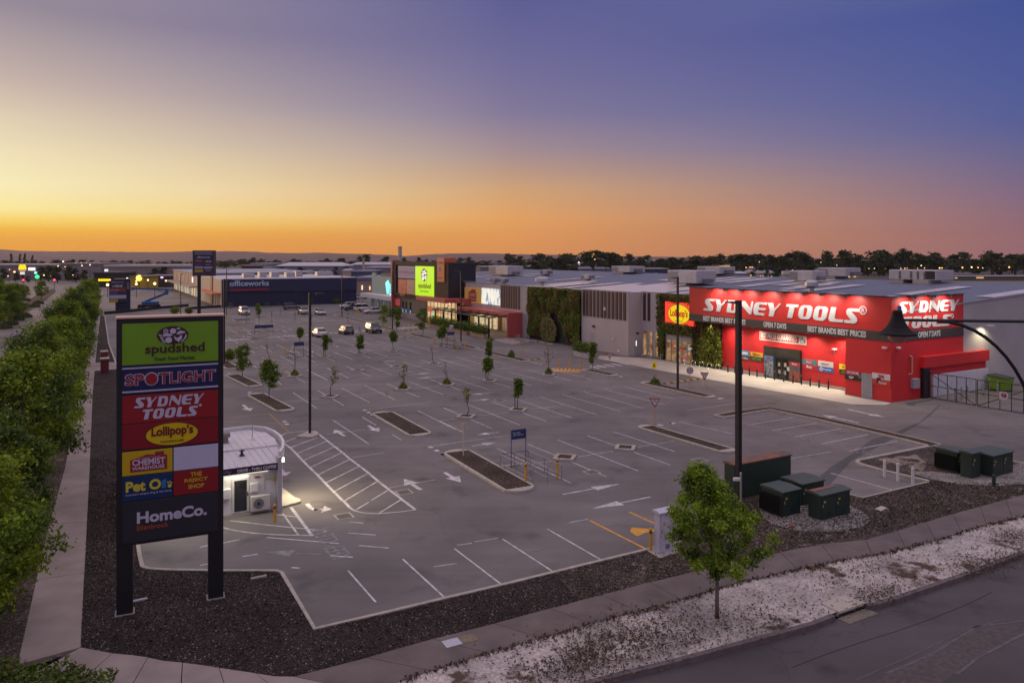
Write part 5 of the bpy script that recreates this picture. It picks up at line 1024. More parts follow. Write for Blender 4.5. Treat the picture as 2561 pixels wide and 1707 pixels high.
hvac('very long louvred air handler on the roof above the red store corner',2223,2342,674,708,'big'); hvac('squat metal cowl at the parapet above the red sign',2007,2035,700,732,'cowl'); hvac('rounded metal cowl behind the green wall parapet',1335,1355,692,715,'cowl')
hvac('pale fan drum beside the air conditioner left of the red sign',1763,1781,676,697,'drum'); hvac('pale fan drum near the slanted hood unit',1951,1970,678,694,'drum')
pr = np.random.default_rng(5); k = 0
def panels(x0_, x1_, y0_, y1_, m):
    global k; k += 1
    g = MB(); zs = [roofz(y0_)+.10, roofz(y1_)+.10]; n = max(1, int((y1_-y0_)/1.7))
    for i in range(n):
        a = y0_+(y1_-y0_)*i/n; b_ = y0_+(y1_-y0_)*(i+1)/n-.03; za, zb_ = roofz(a)+.12, roofz(b_)+.12
        g._add([(x0_,a,za-.04),(x1_,a,za-.04),(x1_,b_,zb_-.04),(x0_,b_,zb_-.04),(x0_,a,za),(x1_,a,za),(x1_,b_,zb_),(x0_,b_,zb_)], [(4,5,6,7),(0,1,5,4),(1,2,6,5),(2,3,7,6),(3,0,4,7)])
    t = thing('solar_panel_row', 'long row of roof panels on the low metal roof', 'solar panels', ORG, RA, 'solar panel rows on the shopping centre roof'); g.build('panels', m, t)
for x in np.arange(-70,-39,2.35):
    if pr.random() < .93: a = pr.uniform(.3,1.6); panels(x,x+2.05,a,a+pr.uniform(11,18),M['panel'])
for x in np.arange(-58,-28,3.6):
    if pr.random() < .8: a = pr.uniform(19,22); panels(x,x+2.2,a,a+pr.uniform(8,13),M['panel'])
for x in np.arange(-36,-2,2.6):
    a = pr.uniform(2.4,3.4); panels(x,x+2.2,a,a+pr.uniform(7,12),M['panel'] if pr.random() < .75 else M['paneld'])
for x in np.arange(-30,6,4.2)-6:
    if pr.random() < .75: a = pr.uniform(15,19); panels(x,x+2.0,a,a+pr.uniform(9,14),M['panel'])
for x in np.arange(-128,-72,5.0):
    if pr.random() < .6: a = pr.uniform(4,16); panels(x,x+1.2,a,a+pr.uniform(8,18),M['panel'])
# ------------------------------------------------------------------ far buildings, each placed by where it stands
def far(name, label, x0, x1, yt, yb, col, roofc=(.42,.40,.44), cat='building', d=30, pitch=.0, lit=None):
    Y = FPX*CAMH/(yb-HZ); X0, X1 = (x0-CX)*Y/FPX, (x1-CX)*Y/FPX; h = zat(yt, Y); w = X1-X0; t = thing(name, label, cat, ((X0+X1)/2, Y, 0)); e = min(1.0, h*.12)
    MB().box(-w/2,w/2,0,d,-.3,h-e).build('wall', mat(name+'_wall', col, .8, var=.1, scale=.1), t)
    if pitch: MB()._add([(-w/2-.5,-.5,h-e),(w/2+.5,-.5,h-e),(w/2+.5,d,h-e),(-w/2-.5,d,h-e),(-w/2*.8,d/2,h+pitch),(w/2*.8,d/2,h+pitch)], [(0,1,5,4),(1,2,5),(2,3,4,5),(3,0,4)]).build('roof', mat(name+'_roof', roofc, .6), t)
    else: MB().box(-w/2-.4,w/2+.4,-.5,d,h-e+.01,h).build('roof', mat(name+'_roof', roofc, .6), t)
    if lit:
        for (u0, u1, v0, v1, c, s_) in lit: MB().box(w*(u0-.5),w*(u1-.5),-.35,-.02,h*v0,h*v1).build('lit_sign', glow('far_sign', c, s_), t)
    return t
far('warehouse','long low warehouse with pale roof edge at far left behind the road trees',-60,152,660,696,(.22,.19,.22),(.5,.46,.46),lit=[(.62,.70,.55,.75,(1,.85,.9),1.2)])
far('warehouse','two tone grey boxy warehouse left of the two navy pylons',152,254,657,702,(.25,.22,.23),(.3,.27,.27),lit=[(.36,.38,.95,1.02,(1,.7,.2),1.5),(.5,.52,.95,1.02,(1,.8,.4),1.5),(.62,.64,.95,1.02,(1,.8,.4),1.5),(.1,.12,.75,.8,(1,.5,.1),1.5)])
far('warehouse','wide grey warehouse with pale curved roof edge behind the boom lift',262,475,662,706,(.24,.21,.2),(.5,.45,.45),lit=[(.0,.04,.6,.75,(.9,.9,1),.9)])
far('fast_food_shop','dark low restaurant with a lit yellow sign beside the road trees',235,300,680,718,(.03,.028,.03),(.05,.05,.06),'restaurant',14,lit=[(.18,.6,.4,.55,(1,.8,.0),1.0)])
far('car_wash','yellow lit low building behind the navy pylon sign',326,362,690,722,(.45,.30,.03),(.2,.15,.05),'building',12)
far('shop','dark low shop with lit yellow sign strip behind the boom lift',362,424,688,718,(.05,.04,.04),(.2,.18,.2),'shop',14,lit=[(.12,.38,.25,.42,(1,.75,.05),1.0),(.65,.75,.75,.9,(.8,.6,1),1.2)])
far('digital_billboard','pale lit blue and pink billboard above the road trees',191,236,676,690,(.3,.2,.25),(.02,.02,.02),'billboard',2,lit=[(.02,.85,.2,.9,(.6,.75,1),1.0)])
far('brick_block','dark brown flat block on the roofline above the navy store',605,659,662,697,(.075,.035,.025),(.25,.2,.18),d=14); far('cream_block','narrow cream end block left of the dark brown block',598,605.5,661.5,697,(.55,.38,.2),(.4,.3,.2),d=10)
far('shed','far pale blue shed behind the dark brown block',627,686,657.5,682,(.22,.24,.32),(.32,.34,.42)); far('white_box','small white square building right of the dark brown block',660,669,667,697,(.5,.45,.45),d=9); far('cream_shed','cream stepped building above the navy store roof',687,707,673,697,(.52,.42,.33),(.5,.42,.36),d=10)
far('shed','very wide pale roofed shed behind the navy store',690,862,661.5,690,(.2,.2,.25),(.5,.47,.5),pitch=1.5); far('cream_pier','upright cream pier above the middle of the navy store',767.5,776,675,698,(.58,.46,.36),d=5); far('cream_pier','cream pier with dark blue side above the right of the navy store',812,821,676,698,(.55,.44,.35),d=5); far('blue_block','dark blue block joined to the right cream pier',799,811.5,676,698,(.03,.035,.06),d=8)
far('cream_house','cream gabled house above the right end of the navy store',856,877,674,700,(.5,.4,.32),(.3,.28,.32),'house',12,.6); far('blue_shed','low dark blue shed left of the teal shop',878,934,677,704,(.08,.1,.17),(.16,.18,.26)); far('cream_shed','cream walled shed behind the teal shop',912,940,667,694,(.45,.37,.30)); far('grey_shed','grey walled shed behind the teal shop',940.5,978,667,695,(.2,.18,.2)); far('shed','long pale roof far behind the teal shop',876,982,659,682,(.2,.2,.26),(.45,.43,.48),pitch=1.2)
far('service_building','pinkish grey service building with wall lamps between navy store and teal shop',890,934,693,738,(.30,.24,.23),(.2,.22,.3),lit=[(.34,.38,.3,.55,(1,.8,.4),1.6),(.78,.82,.3,.5,(1,.6,.25),1.8)])
far('light_post','tall pale square pylon behind the sheds near the chimney',906,910,645,690,(.48,.38,.3),(.4,.3,.25),'pylon',3)
far('grey_shed','long grey shed right of the dark tower',1201,1277,666,683,(.18,.17,.2)); 
hg = far('gabled_house','far house with a row of three pointed gables right of the dark tower',1223,1279,658,678,(.12,.09,.08),(.12,.13,.17),'house',14); 
Yh = hg.location.y; g = MB()
for i in range(3): x = (1232+i*18-CX)*Yh/FPX-hg.location.x; g._add([(x,-.6,5.0),(x+5.5,-.6,5.0),(x+2.75,-.6,9.6),(x+2.75,9,9.6)], [(0,1,2),(1,3,2),(0,2,3)])
g.build('gable', mat('gable_pale',(.26,.24,.25),.7), hg)
far('grey_shed','long grey shed with a cream roof edge behind the striped facade',1286,1371,665,682,(.17,.16,.19),(.5,.42,.34)); far('fuel_station','pale fuel station canopy with small lit red and white signs',1375,1462,655,680,(.25,.27,.36),(.42,.44,.55),'fuel station',18,lit=[(.0,.03,.9,1.25,(1,.9,.9),1.5),(.43,.47,.85,1.2,(1,.85,.9),1.6)])
far('white_hall','pale flat hall with a lit sign above the green wall',1445,1491,659,682,(.25,.26,.34),(.45,.45,.52),lit=[(.02,.09,.8,1.3,(1,.85,.85),1.6)]); far('blue_shed','blue grey ribbed shed above the striped facade',1452,1528,670,688,(.17,.19,.25),(.4,.4,.46)); far('school','long school building with a pale roof and two bright lamps',1568,1694,655,676,(.32,.22,.15),(.34,.34,.4),'school',30,2,lit=[(.03,.05,.9,1.05,(1,.75,.35),2.2),(.12,.14,.9,1.05,(1,.65,.25),2.2)]); far('dark_hall','dark navy hall with small lights along its base',1573,1672,671,690,(.045,.05,.09),(.3,.3,.36),lit=[(.10,.11,.05,.15,(1,.85,.5),1.5),(.42,.43,.3,.4,(1,.85,.6),1.5),(.68,.69,.3,.4,(1,.8,.5),1.5)])
far('red_block','dark red and blue stepped block left of the pines',1722,1760,648,684,(.10,.012,.016),(.08,.03,.03),d=14); far('white_box','white square building left of the dark red block',1703,1718,653,684,(.42,.38,.4),d=10); far('sports_hall','hall with a glowing yellow strip of high windows',1786,1828,659,690,(.14,.12,.12),(.1,.08,.08),'hall',20,lit=[(.05,.93,.62,.95,(.8,.5,.12),.55)]); far('pale_barn','low barn with a rounded pale roof behind the red sign',1815,1870,682,696,(.24,.22,.23),(.42,.42,.48),'barn',14,.8)
for i, (x0, x1, yt, yb, l) in enumerate(((1872,1896,679,696,'small lit cream house just right of the pale barn'),(1898,1912,681,697,'narrow lit cream house among dark garden trees'),(1914,1936,680,697,'lit cream house with bright window behind the red sign'),(1880,1902,668,684,'blue roofed house up the slope behind the cream houses'),(1906,1935,669,684,'wide blue roofed house behind the cream houses'),(2040,2062,676,692,'house with a lit porch between the roof units'),(2112,2150,680,696,'low dark house with orange windows near the long air handler'))): far('house',l,x0,x1,yt,yb,(.42,.31,.18),(.26,.27,.34),'house',10,1.0,lit=[(.2,.35,.2,.5,(1,.7,.25),.9),(.6,.75,.2,.5,(1,.65,.25),.7)])
far('depot','long low depot roof with yellow lamps at the far right',2352,2650,690,702,(.12,.11,.08),(.3,.28,.3),'depot',18,lit=[(.3,.36,.5,.8,(1,.6,.25),.6),(.12,.14,.5,.7,(1,.7,.3),.6)]); far('depot','second flat depot roof behind the roof units at far right',2360,2440,684,698,(.15,.13,.12),(.33,.31,.33),'depot',10)
# ------------------------------------------------------------------ the big pylon sign in the foreground
PO = at(291, 1544); PXd = Vector((.907,.421,0)); PYd = Vector((-.421,.907,0)); fpy = lambda x, y: fp(x*1.0889, y*1.0889, 0, PO, PXd, PYd)
py = thing('pylon_sign', 'tall black pylon sign with stacked shop panels standing in the dark mulch', 'sign', PO, math.atan2(PXd.y, PXd.x))
PW, PT = 3.80, 11.32; M['frame'] = mat('pylon_frame',(.010,.010,.014),.5,var=.1)
MB().box(0,.56,-.02,.42,0,2.68).build('post', M['frame'], py); MB().box(PW-.56,PW,-.02,.42,0,2.68).build('post', M['frame'], py)
for x in (0,PW-.56): MB().box(x-.06,x+.62,-.08,.48,0,.09).build('base_plate', mat('base_concrete',(.3,.28,.27),.8), py)
MB().bbox(0,PW,-.05,.45,2.68,PT,.02).build('frame', M['frame'], py); MB().box(-.03,PW+.03,-.09,.49,PT+.002,PT+.07).build('top_cap', mat('cap_sunset_tint',(.75,.50,.38),.5), py)  # sunset glow along the top edge is put into the cap colour
x0, x1 = .20, PW-.20
def sheet(z0, z1, xa, xb, m, nm): return MB().bbox(xa,xb,-.085,-.052,z0,z1,.008).build(nm, m, py)
def sg(n, c): return mat(n, c, .42, var=.04, scale=.8, spec=.4)
Lv = plain('pylon_lettering',(.50,.47,.60)); 
q = sheet(9.55,11.12,x0,x1,sg('pylon_green',(.15,.33,.012)),'market_panel')
mk2 = plain('pylon_logo_brown',(.045,.012,.010)); market_logo(q, x0+(x1-x0)*.515, 10.63, .56, .35, -.10, mk2, Lv)
text(q,'spudshed',x0+.78,9.85,2.12,.46,mk2,-.098,bold=.02); text(q,'Fresh Food Market',x0+1.12,9.66,1.42,.15,mk2,-.098)
q = sheet(8.45,9.50,x0,x1,sg('pylon_navy',(.012,.018,.085)),'fabric_panel'); MB().box(x0,x1,-.092,-.0852,9.40,9.45).box(x0,x1,-.092,-.0852,8.50,8.56).build('panel_lines', Lv, q)
fabric_word(q, x0+.08, 8.75, x1-x0-.16, .46, -.098, Lv, plain('pylon_red_word',(.26,.010,.022)))
q = sheet(7.33,8.38,x0,x1,sg('pylon_red',(.27,.012,.014)),'tool_store_panel'); blockword(q,'SYDNEY',x0+.40,7.90,2.5,.39,Lv,-.10,depth=.006); blockword(q,'TOOLS',x0+.68,7.44,1.98,.38,Lv,-.10,depth=.006); outlines(q,[ell(x0+2.74,7.83,.05,.05,16)],Lv,'registered_mark',-.095,.004)
q = sheet(6.33,7.29,x0,x1,sg('pylon_crimson',(.22,.008,.016)),'play_cafe_panel'); outlines(q,[ell(x0+1.73,6.80,.92,.42)],sg('pylon_yellow',(.62,.46,.005)),'oval',-.095,.006); outlines(q,[ell(x0+1.73,6.80,.94,.44),ell(x0+1.73,6.80,.91,.41)],plain('oval_edge',(.05,.02,.0)),'oval_rim',-.094,.006)
text(q,'Lollipop\u2019s',x0+1.0,6.66,1.48,.46,plain('lolly_word',(.16,.006,.006)),-.11,bold=.035); text(q,'PLAYLAND & CAFE',x0+1.32,6.49,.82,.075,plain('small_word',(.10,.05,0)),-.11)
xm = x0+(x1-x0)*.518
q = sheet(5.35,6.25,x0,xm-.02,sg('pharmacy_yellow',(.52,.36,.005)),'pharmacy_panel'); rd = plain('pharmacy_red',(.26,.012,.022)); a = x0+.27
outlines(q,[[(a,5.47),(a+1.28,5.47),(a+1.28,6.02),(a+1.17,6.02),(a+1.17,6.17),(a+.86,6.17),(a+.86,6.06),(a+.58,6.10),(a,5.92)]],rd,'house_shape',-.092,.005)
text(q,'CHEMIST',a+.07,5.70,1.14,.24,Lv,-.102,bold=.03); text(q,'WAREHOUSE',a+.07,5.53,1.12,.13,Lv,-.102,bold=.02); text(q,'Stop Paying Too Much!',a+.26,5.955,.78,.045,Lv,-.102)
sheet(5.35,6.25,xm+.02,x1,mat('blank_white',(.50,.50,.66),.45,var=.03),'blank_panel')
q = sheet(4.38,5.31,x0,xm-.02,sg('pet_blue',(.008,.030,.11)),'pet_shop_panel'); yl = plain('pet_yellow',(.56,.50,.04)); text(q,'Pet O',x0+.12,4.72,1.22,.40,yl,-.098,bold=.04); outlines(q,[[(x0+1.36,4.74),(x0+1.52,4.74),(x0+1.50,4.9),(x0+1.54,5.04),(x0+1.44,5.08),(x0+1.36,5.0)]],plain('pet_cyan',(.02,.16,.42)),'emblem',-.094,.004); outlines(q,[ell(x0+1.64,4.80,.07,.07,14), ell(x0+1.58,4.93,.03,.035,8), ell(x0+1.65,4.95,.03,.035,8), ell(x0+1.71,4.90,.03,.035,8)],yl,'emblem',-.094,.004)
text(q,'Australia\u2019s Largest Dog & Cat Store',x0+.1,4.57,1.6,.075,Lv,-.095)
q = sheet(4.38,5.31,xm+.02,x1,sg('discount_crimson',(.24,.010,.016)),'discount_panel'); yw = plain('discount_yellow',(.55,.34,.01))
for i, (s_, dx, w_) in enumerate((('THE',.62,.42),('REJECT',.40,.86),('SHOP',.54,.58))): text(q,s_,xm+dx,5.05-i*.235,w_,.17,yw,-.095,bold=.03)
q = sheet(2.80,4.32,x0,x1,mat('pylon_charcoal',(.018,.019,.030),.5),'centre_panel'); text(q,'HomeCo.',x0+.50,3.48,2.48,.44,Lv,-.098,bold=.035); text(q,'Ellenbrook',x0+.50,3.22,1.10,.19,plain('orange_word',(.36,.07,.015)),-.095,bold=.01)
# ------------------------------------------------------------------ drive-through coffee kiosk
KO = at(697.5, 1272); fk = lambda k, x, y: fp(*px(k,x,y), 0, KO, B, A)
ki = thing('coffee_kiosk', 'white drive-through coffee kiosk with a curved end and dark purple name strip', 'kiosk', KO, RB)
fpn = [(-7,0),(0,0),(.38,1.0),(.72,2.4),(.86,3.8),(.80,5.2),(.52,6.4),(-.1,7.2),(-.5,7.3),(-7,7.3)]
M['kwall'] = mat('kiosk_white',(.66,.65,.66),.5,var=.05,scale=1.0)
MB().prism(fpn, .12, 2.62).build('walls', M['kwall'], ki)
cur = fpn[1:9]; g = MB(); strip(g, cur, .14, 2.622, 3.12, side=-.05); strip(g, [(-.5,7.25),(-7,7.25)], .14, 2.622, 3.12); g.build('parapet', M['kwall'], ki)
M['kroof'] = ribbed('kiosk_roof',(.60,.57,.60),.34,axis='x',rough=.4,strength=.6)
MB()._add([(-7,-.42,2.64),(.05,-.42,2.64),(.30,1.2,2.72),(.5,2.6,2.78),(-7,2.6,2.80)],[(0,1,2,3,4)])._add([(-7,2.62,2.86),(.5,2.62,2.86),(.66,4,2.90),(.5,5.8,2.92),(-.3,7.05,2.92),(-7,7.05,2.92)],[(0,1,2,3,4,5)]).box(-7,.5,2.58,2.63,2.7,2.87).build('roof', M['kroof'], ki); g = MB()
for x in np.arange(-6.9,.2,.36): g.bar((x,-.4,2.655),(x,2.56,2.81),.05,.035); g.bar((x,2.7,2.875),(x,6.9,2.935),.05,.035)
g.build('roof_ribs', M['kroof'], ki)
fa = MB().box(-7,.04,-.45,-.03,2.30,2.63).build('name_strip', mat('strip_purple',(.022,.012,.040),.5), ki)
xa, za = fk('k',720,890); xb, zb = fk('k',1490,770); text(fa,'DRIVE - THRU COFFEE',xa,2.38,xb-xa,.17,plain('strip_white',(.66,.60,.68)),-.46,bold=.025); text(fa,'LazyPig',xa-1.15,2.37,.85,.17,plain('strip_script',(.25,.20,.28)),-.46,shear=.3)
MB().box(-.16,.06,-.47,.02,0,2.9).build('corner_post', mat('kiosk_grey',(.42,.40,.44),.5), ki)
xa, xb = fk('g',318,500)[0], fk('g',490,500)[0]; zt = 2.0
d_ = MB().box(xa,xb,-.06,-.002,.15,zt).build('door', M['white'], ki); MB().box(xa+.12,xb-.12,-.075,-.061,.24,zt-.14).build('door_glass', mat('kiosk_glass',(.03,.03,.035),.15), d_); MB().lathe([(.16,0),(.16,.02)],20,((xa+xb)/2+.12,-.10,1.62),'y').build('wreath', M['black'], d_); MB().box(xb-.1,xb-.05,-.11,-.06,1.0,1.2).build('handle', M['black'], d_)
xa, xb = fk('g',500,600)[0], fk('g',692,600)[0]
ac = MB().bbox(xa,xb,-.36,-.04,.20,.98,.03).build('condenser_unit', mat('condenser_cream',(.55,.52,.47),.5), ki); MB().lathe([(.27,0),(.27,.02)],24,(xa+.38,-.385,.58),'y').build('fan_grille', M['grille'], ac); MB().lathe([(.08,0),(.08,.03)],12,(xa+.38,-.40,.58),'y').build('fan_hub', M['black'], ac)
xa, xb = fk('g',498,460)[0], fk('g',580,460)[0]; MB().bbox(xa,xb,-.18,-.003,1.18,1.62,.015).build('meter_box', M['wpaint'], ki); MB().bbox(fk('g',232,480)[0]-.4,fk('g',300,480)[0],-.3,-.003,1.05,1.55,.02).build('hot_water_unit', M['wpaint'], ki)
MB().box(fk('g',545,382)[0],fk('g',600,382)[0],-.05,-.004,1.86,1.93).build('red_notice', plain('notice_red',(.25,.03,.03)), ki); MB().tube((fk('g',640,300)[0],-.04,1.1),(fk('g',640,300)[0],-.04,2.29),.025).build('downpipe', M['white'], ki); MB().bar((fk('g',660,400)[0],-.05,1.72),(fk('g',745,400)[0],-.05,1.74),.04,.05).bbox(-.34,-.18,-.1,-.02,1.6,1.82,.02).build('awning_crank', mat('crank_yellow',(.5,.42,.15),.5), ki)
MB().bar((-3.4,-.10,2.22),(-.6,-.10,2.22),.12,.08).build('strip_light', glow('kiosk_strip_light',(1,.93,.72),.9), ki)
lamp('AREA', (-2.2,-.55,2.25), 26, (1,.90,.66), ki, 1.2, direction=(.0,-.25,-1)); lamp('AREA', (-5.2,-.5,2.25), 30, (1,.92,.7), ki, 1.0, direction=(0,-.2,-1))
MB().bbox(.30,.52,1.0,1.3,2.25,2.5,.03).build('wall_floodlight', glow('kiosk_flood',(1,.95,.8),6), ki); lamp('SPOT', (.95,1.25,2.5), 760, (1,.84,.55), ki, .2, 172, (.75,-.15,-.66), 1.0); lamp('POINT', (.75,1.1,2.2), 12, (1,.9,.7), ki, .1)
vp = MB().lathe([(.16,0),(.14,.32),(.26,.36),(.27,.55),(.22,.62)],14,(-2.05,4.4,2.86)).build('roof_vent', mat('vent_brown',(.22,.17,.16),.6), ki); MB().lathe([(.16,0),(.07,.1),(.07,.22),(.17,.24),(.02,.34)],12,(-1.65,1.55,2.76)).build('roof_vent', M['black'], ki)
MB().tube((-.55,4.4,2.9),(-.55,4.4,4.35),.022).lathe([(.11,0),(.03,.08)],10,(-.55,4.4,2.9)).build('aerial', M['steel'], ki)
g = MB(); g.prism([(-7.2,-.05),(.1,-.05),(.1,.0),(1.25,.35),(1.35,.75),(1.15,1.3),(.95,3.5),(1.0,5.6),(.4,7.4),(-7.2,7.5)], 0, .115).build('plinth', M['apron'], ki)
# ------------------------------------------------------------------ lamp posts
def lamppost(base, top, arm, label, side=1, w=.17):
    p = at(*base); h = zat(top, p.y); t = thing('lamp_post', label, 'lamp post', p, RB, 'dark lamp posts of the car park'); MB().box(-w/2,w/2,-w/2,w/2,0,h).build('post', M['black'], t); MB().box(-.2,.2,-.2,.2,0,.03).build('base_plate', M['black'], t)
    l_ = MB().bar((0,0,h-.12),(side*arm*.45,0,h-.08),.07,.07).build('arm', M['black'], t); MB()._add([(side*arm*.4,-.17,h-.16),(side*arm,-.12,h-.10),(side*arm,.12,h-.10),(side*arm*.4,.17,h-.16),(side*arm*.4,-.17,h-.04),(side*arm,-.12,h-.05),(side*arm,.12,h-.05),(side*arm*.4,.17,h-.04)],[(3,2,1,0),(4,5,6,7),(0,1,5,4),(1,2,6,5),(2,3,7,6),(3,0,4,7)]).build('lamp_head', mat('lamp_head',(.03,.03,.035),.4), t); return t
for a_ in (((775,1085.7),731.8,1.1,'tall dark lamp post at the tip of the white hatched area',1),((1695,973.8),692,1.0,'tall dark lamp post on the island left of the red store',-1),((1847,1260),751,.95,'tall dark lamp post beside the long green cabinet, in front of the red sign',-1,.26),((1152.6,857.7),677,.9,'dark lamp post near the trolleys and the pergola',-1),((561,909.5),697,.9,'dark lamp post just right of the pylon sign in a mulch island',1),((981.5,824),677,.6,'lamp post beside the red fin of the batten tower',1),((855,794),671,.6,'lamp post on the thin kerb in front of the navy store',1),((566.5,785),674,.6,'distant lamp post before the left corner of the navy store',1),((452,786),684,.6,'distant lamp post in front of the peach shops',1)): lamppost(*a_)
# ------------------------------------------------------------------ road signs
M['signback'] = mat('sign_back',(.50,.40,.32),.5); M['signwhite'] = mat('sign_white',(.60,.55,.57),.5); M['signred'] = mat('sign_red',(.32,.015,.025),.5); M['woodpost'] = mat('tan_post',(.50,.30,.15),.6); M['palepost'] = mat('pale_post',(.52,.42,.35),.6)
CAMD = lambda p: math.atan2(p.x, p.y)*-1
def giveway(base, top, face, label, pm, w=.75, tilt=0.0):
    p = at(*base); h = zat(top, p.y); t = thing('give_way_sign', label, 'road sign', p, CAMD(p)+tilt); MB().tube((0,0,0),(0,0,h-.04),.038).build('post', pm, t); hh = w*.9; y = -.05
    if face:
        outlines(t,[[(-w/2,h),(w/2,h),(0,h-hh)]],M['signred'],'plate',y,.008); q = outlines(t,[[(-w*.36,h-.08),(w*.36,h-.08),(0,h-hh*.80)]],M['signwhite'],'plate_face',y-.012,.004); text(t,'GIVE',-.16,h-.21,.32,.085,plain('give_word',(.05,.05,.12)),y-.02); text(t,'WAY',-.10,h-.32,.20,.085,plain('way_word',(.05,.05,.12)),y-.02)
    else: outlines(t,[[(-w/2*.62,h),(w/2*.62,h),(0,h-hh)]],M['signback'],'plate',-y,.008)
    return t
giveway((1159,1144),1057,0,'pale back of a triangular sign on the nearest long island by the trolley bay',M['palepost']); giveway((967,1040),974,0,'pale back of a triangular sign on the island near the white hatching',M['palepost']); giveway((1637.5,1070),995,1,'red and white triangle sign on a leaning tan post, mid car park island',M['woodpost'],.86); giveway((1762,989),930.5,1,'red and white triangle sign on a pale post next to the round speed sign',M['palepost'],.85); giveway((1525,936),882,1,'red and white triangle sign on a pale post by the zebra crossing tree',M['palepost'],.8); giveway((1307,900),850.6,1,'small triangle sign on a tan post at the island before the green wall',M['woodpost'],.75); giveway((1177,869),829,0,'narrow pale sign on a tan post beside the lamp post by the pergola',M['woodpost'],.5); giveway((1075.6,847),809,0,'pale sign edge on a tan post beside the broad leafy tree',M['woodpost'],.4); giveway((922,807.5),780,0,'plain pale sign post behind the parked dark car at the shops',M['palepost'],.3); giveway((659,990),955,0,'thin pale post behind the leafy tree left of the lamp post',M['palepost'],.2)
def plate(base, top, label, pm, shapes, cat='road sign', words=()):
    p = at(*base); h = zat(top, p.y); t = thing('road_sign', label, cat, p, CAMD(p)); MB().tube((0,0,0),(0,0,h-.05),.036).build('post', pm, t)
    for i, (poly, c) in enumerate(shapes): outlines(t,[[(x,h+z) for x, z in poly]],c,'plate' if i == 0 else 'plate_face',-.05-i*.012,.006)
    for s_, x, z, w_, hh, c in words: text(t,s_,x,h+z,w_,hh,c,-.05-.012*len(shapes)-.01,bold=.02)
    return t
dk = plain('sign_black',(.02,.02,.03))
plate((1725.5,981),917.5,'round 10 speed limit sign on a tan post in front of the red store',M['woodpost'],[(ell(0,-.34,.34,.34),M['signwhite']),(ell(0,-.34,.33,.33),plain('ring_red',(.30,.03,.06))),(ell(0,-.34,.25,.25),M['signwhite'])],words=(('10',-.15,-.46,.30,.24,dk),))
t = plate((1636,944),905,'yellow pedestrian crossing sign on a grey post beside the island shrub',M['steel'],[(ell(0,-.36,.3,.38),mat('ped_yellow',(.70,.52,.0),.5,emit=(.6,.45,0),estr=.2)),([(-.03,-.12),(.04,-.12),(.06,-.3),(.14,-.55),(.07,-.58),(0,-.4),(-.09,-.58),(-.15,-.55),(-.05,-.3)],dk)])
plate((1129,854),812,'white and blue parking sign on a grey post above the row of trolleys',M['steel'],[([(-.3,-.7),(.3,-.7),(.3,0),(-.3,0)],M['signwhite']),([(-.05,-.62),(.22,-.62),(.22,-.42),(-.05,-.42)],plain('sign_blue',(.05,.12,.4)))])
plate((894,801),774,'yellow diamond speed hump sign on a tan post by the parked white cars',M['woodpost'],[([(0,-1.0),(.5,-.5),(0,0),(-.5,-.5)],plain('diamond_yellow',(.62,.45,.02))),(ell(0,-.5,.2,.09,12),dk)])
# ------------------------------------------------------------------ bollards and posts
def post_at(p, h, r, m, name, label, cat='bollard', group=None, cap=None, n=12):
    t = thing(name, label, cat, p, 0, group); MB().lathe([(r,0),(r,h-.03),(r*.8,h)],n).build('post', m, t)
    if cap: MB().lathe([(r*1.02,h-.22),(r*1.02,h-.12)],n).build('band', cap, t)
    return t
yb = [((1399,920),897,'left one of three yellow posts on the yellow hatching'),((1425.5,921),897.5,'middle one of three yellow posts on the yellow hatching'),((1453,922.5),898,'right one of three yellow posts on the yellow hatching'),((1314.5,1207.5),1157,'yellow bollard at the near left corner of the nearest trolley bay'),((1394,1194),1146,'yellow bollard at the near right corner of the nearest trolley bay'),((584,823),806,'distant yellow bollard left in the farthest trolley bay'),((600.5,822),806,'distant yellow bollard right in the farthest trolley bay'),((668.6,850.6),833,'yellow bollard right of the small trolley bay near the white crossing blocks'),((714,889),865,'yellow bollard left of the trolley bay beside the tall lamp post'),((734.5,877.5),865,'yellow bollard right of the trolley bay beside the tall lamp post'),((968,832.5),815,'tan bollard right of the dark parked car'),((1162.5,873),852,'tan bollard at the right end of the trolley row'),((1144.6,875.6),857,'pale bollard in front of the trolley row'),((1086,861),840,'tan bollard at the left end of the trolley row'),((687.5,1306),1260,'yellow bollard at the corner of the coffee kiosk'),((1627.5,1379),1320,'orange bollard beside the white cabinet'),((842,798),786,'distant tan bollard on the thin kerb before the navy store'),((566,803),788,'distant orange post left of the white wagon'),((270,930),890,'orange post beside the two maroon cabinets')]
for b_, tp_, l in yb:
    p = at(*b_); post_at(p, zat(tp_,p.y), .075, M['yellow'], 'bollard', l, 'bollard', cap=mat('cap_dark',(.12,.05,.02),.6) if p.y < 60 else None)
for i, (x, y) in enumerate(((562,283),(632,295),(707,305),(777,318),(853,330),(938,347),(1028,362),(1120,378),(1213,393),(1297,408),(1385,423),(1474,438),(1567,455))):
    post_at(G('m',x,y), 1.15, .085, M['black'], 'bollard', 'black bollard in the row along the pavement in front of the red store', 'bollard', 'black bollards along the red store', mat('bollard_band',(.25,.22,.2),.5))
for x, y in ((1375,990),(1488,1020),(1640,1042),(1765,1062),(1920,1062)): post_at(G('y',x,y), 1.0, .05, M['steel'], 'bollard', 'slim steel bollard in front of the play centre doors', 'bollard', 'steel bollards by the play centre')
for x, y in ((1490,395),(1594,412),(1663,405),(1727,395),(1787,385),(1944,360),(2000,312),(2087,337)): post_at(G('i',x,y), 1.25, .075, M['steel'], 'bollard', 'grey steel bollard behind the black mesh gate', 'bollard', 'grey bollards behind the gate')
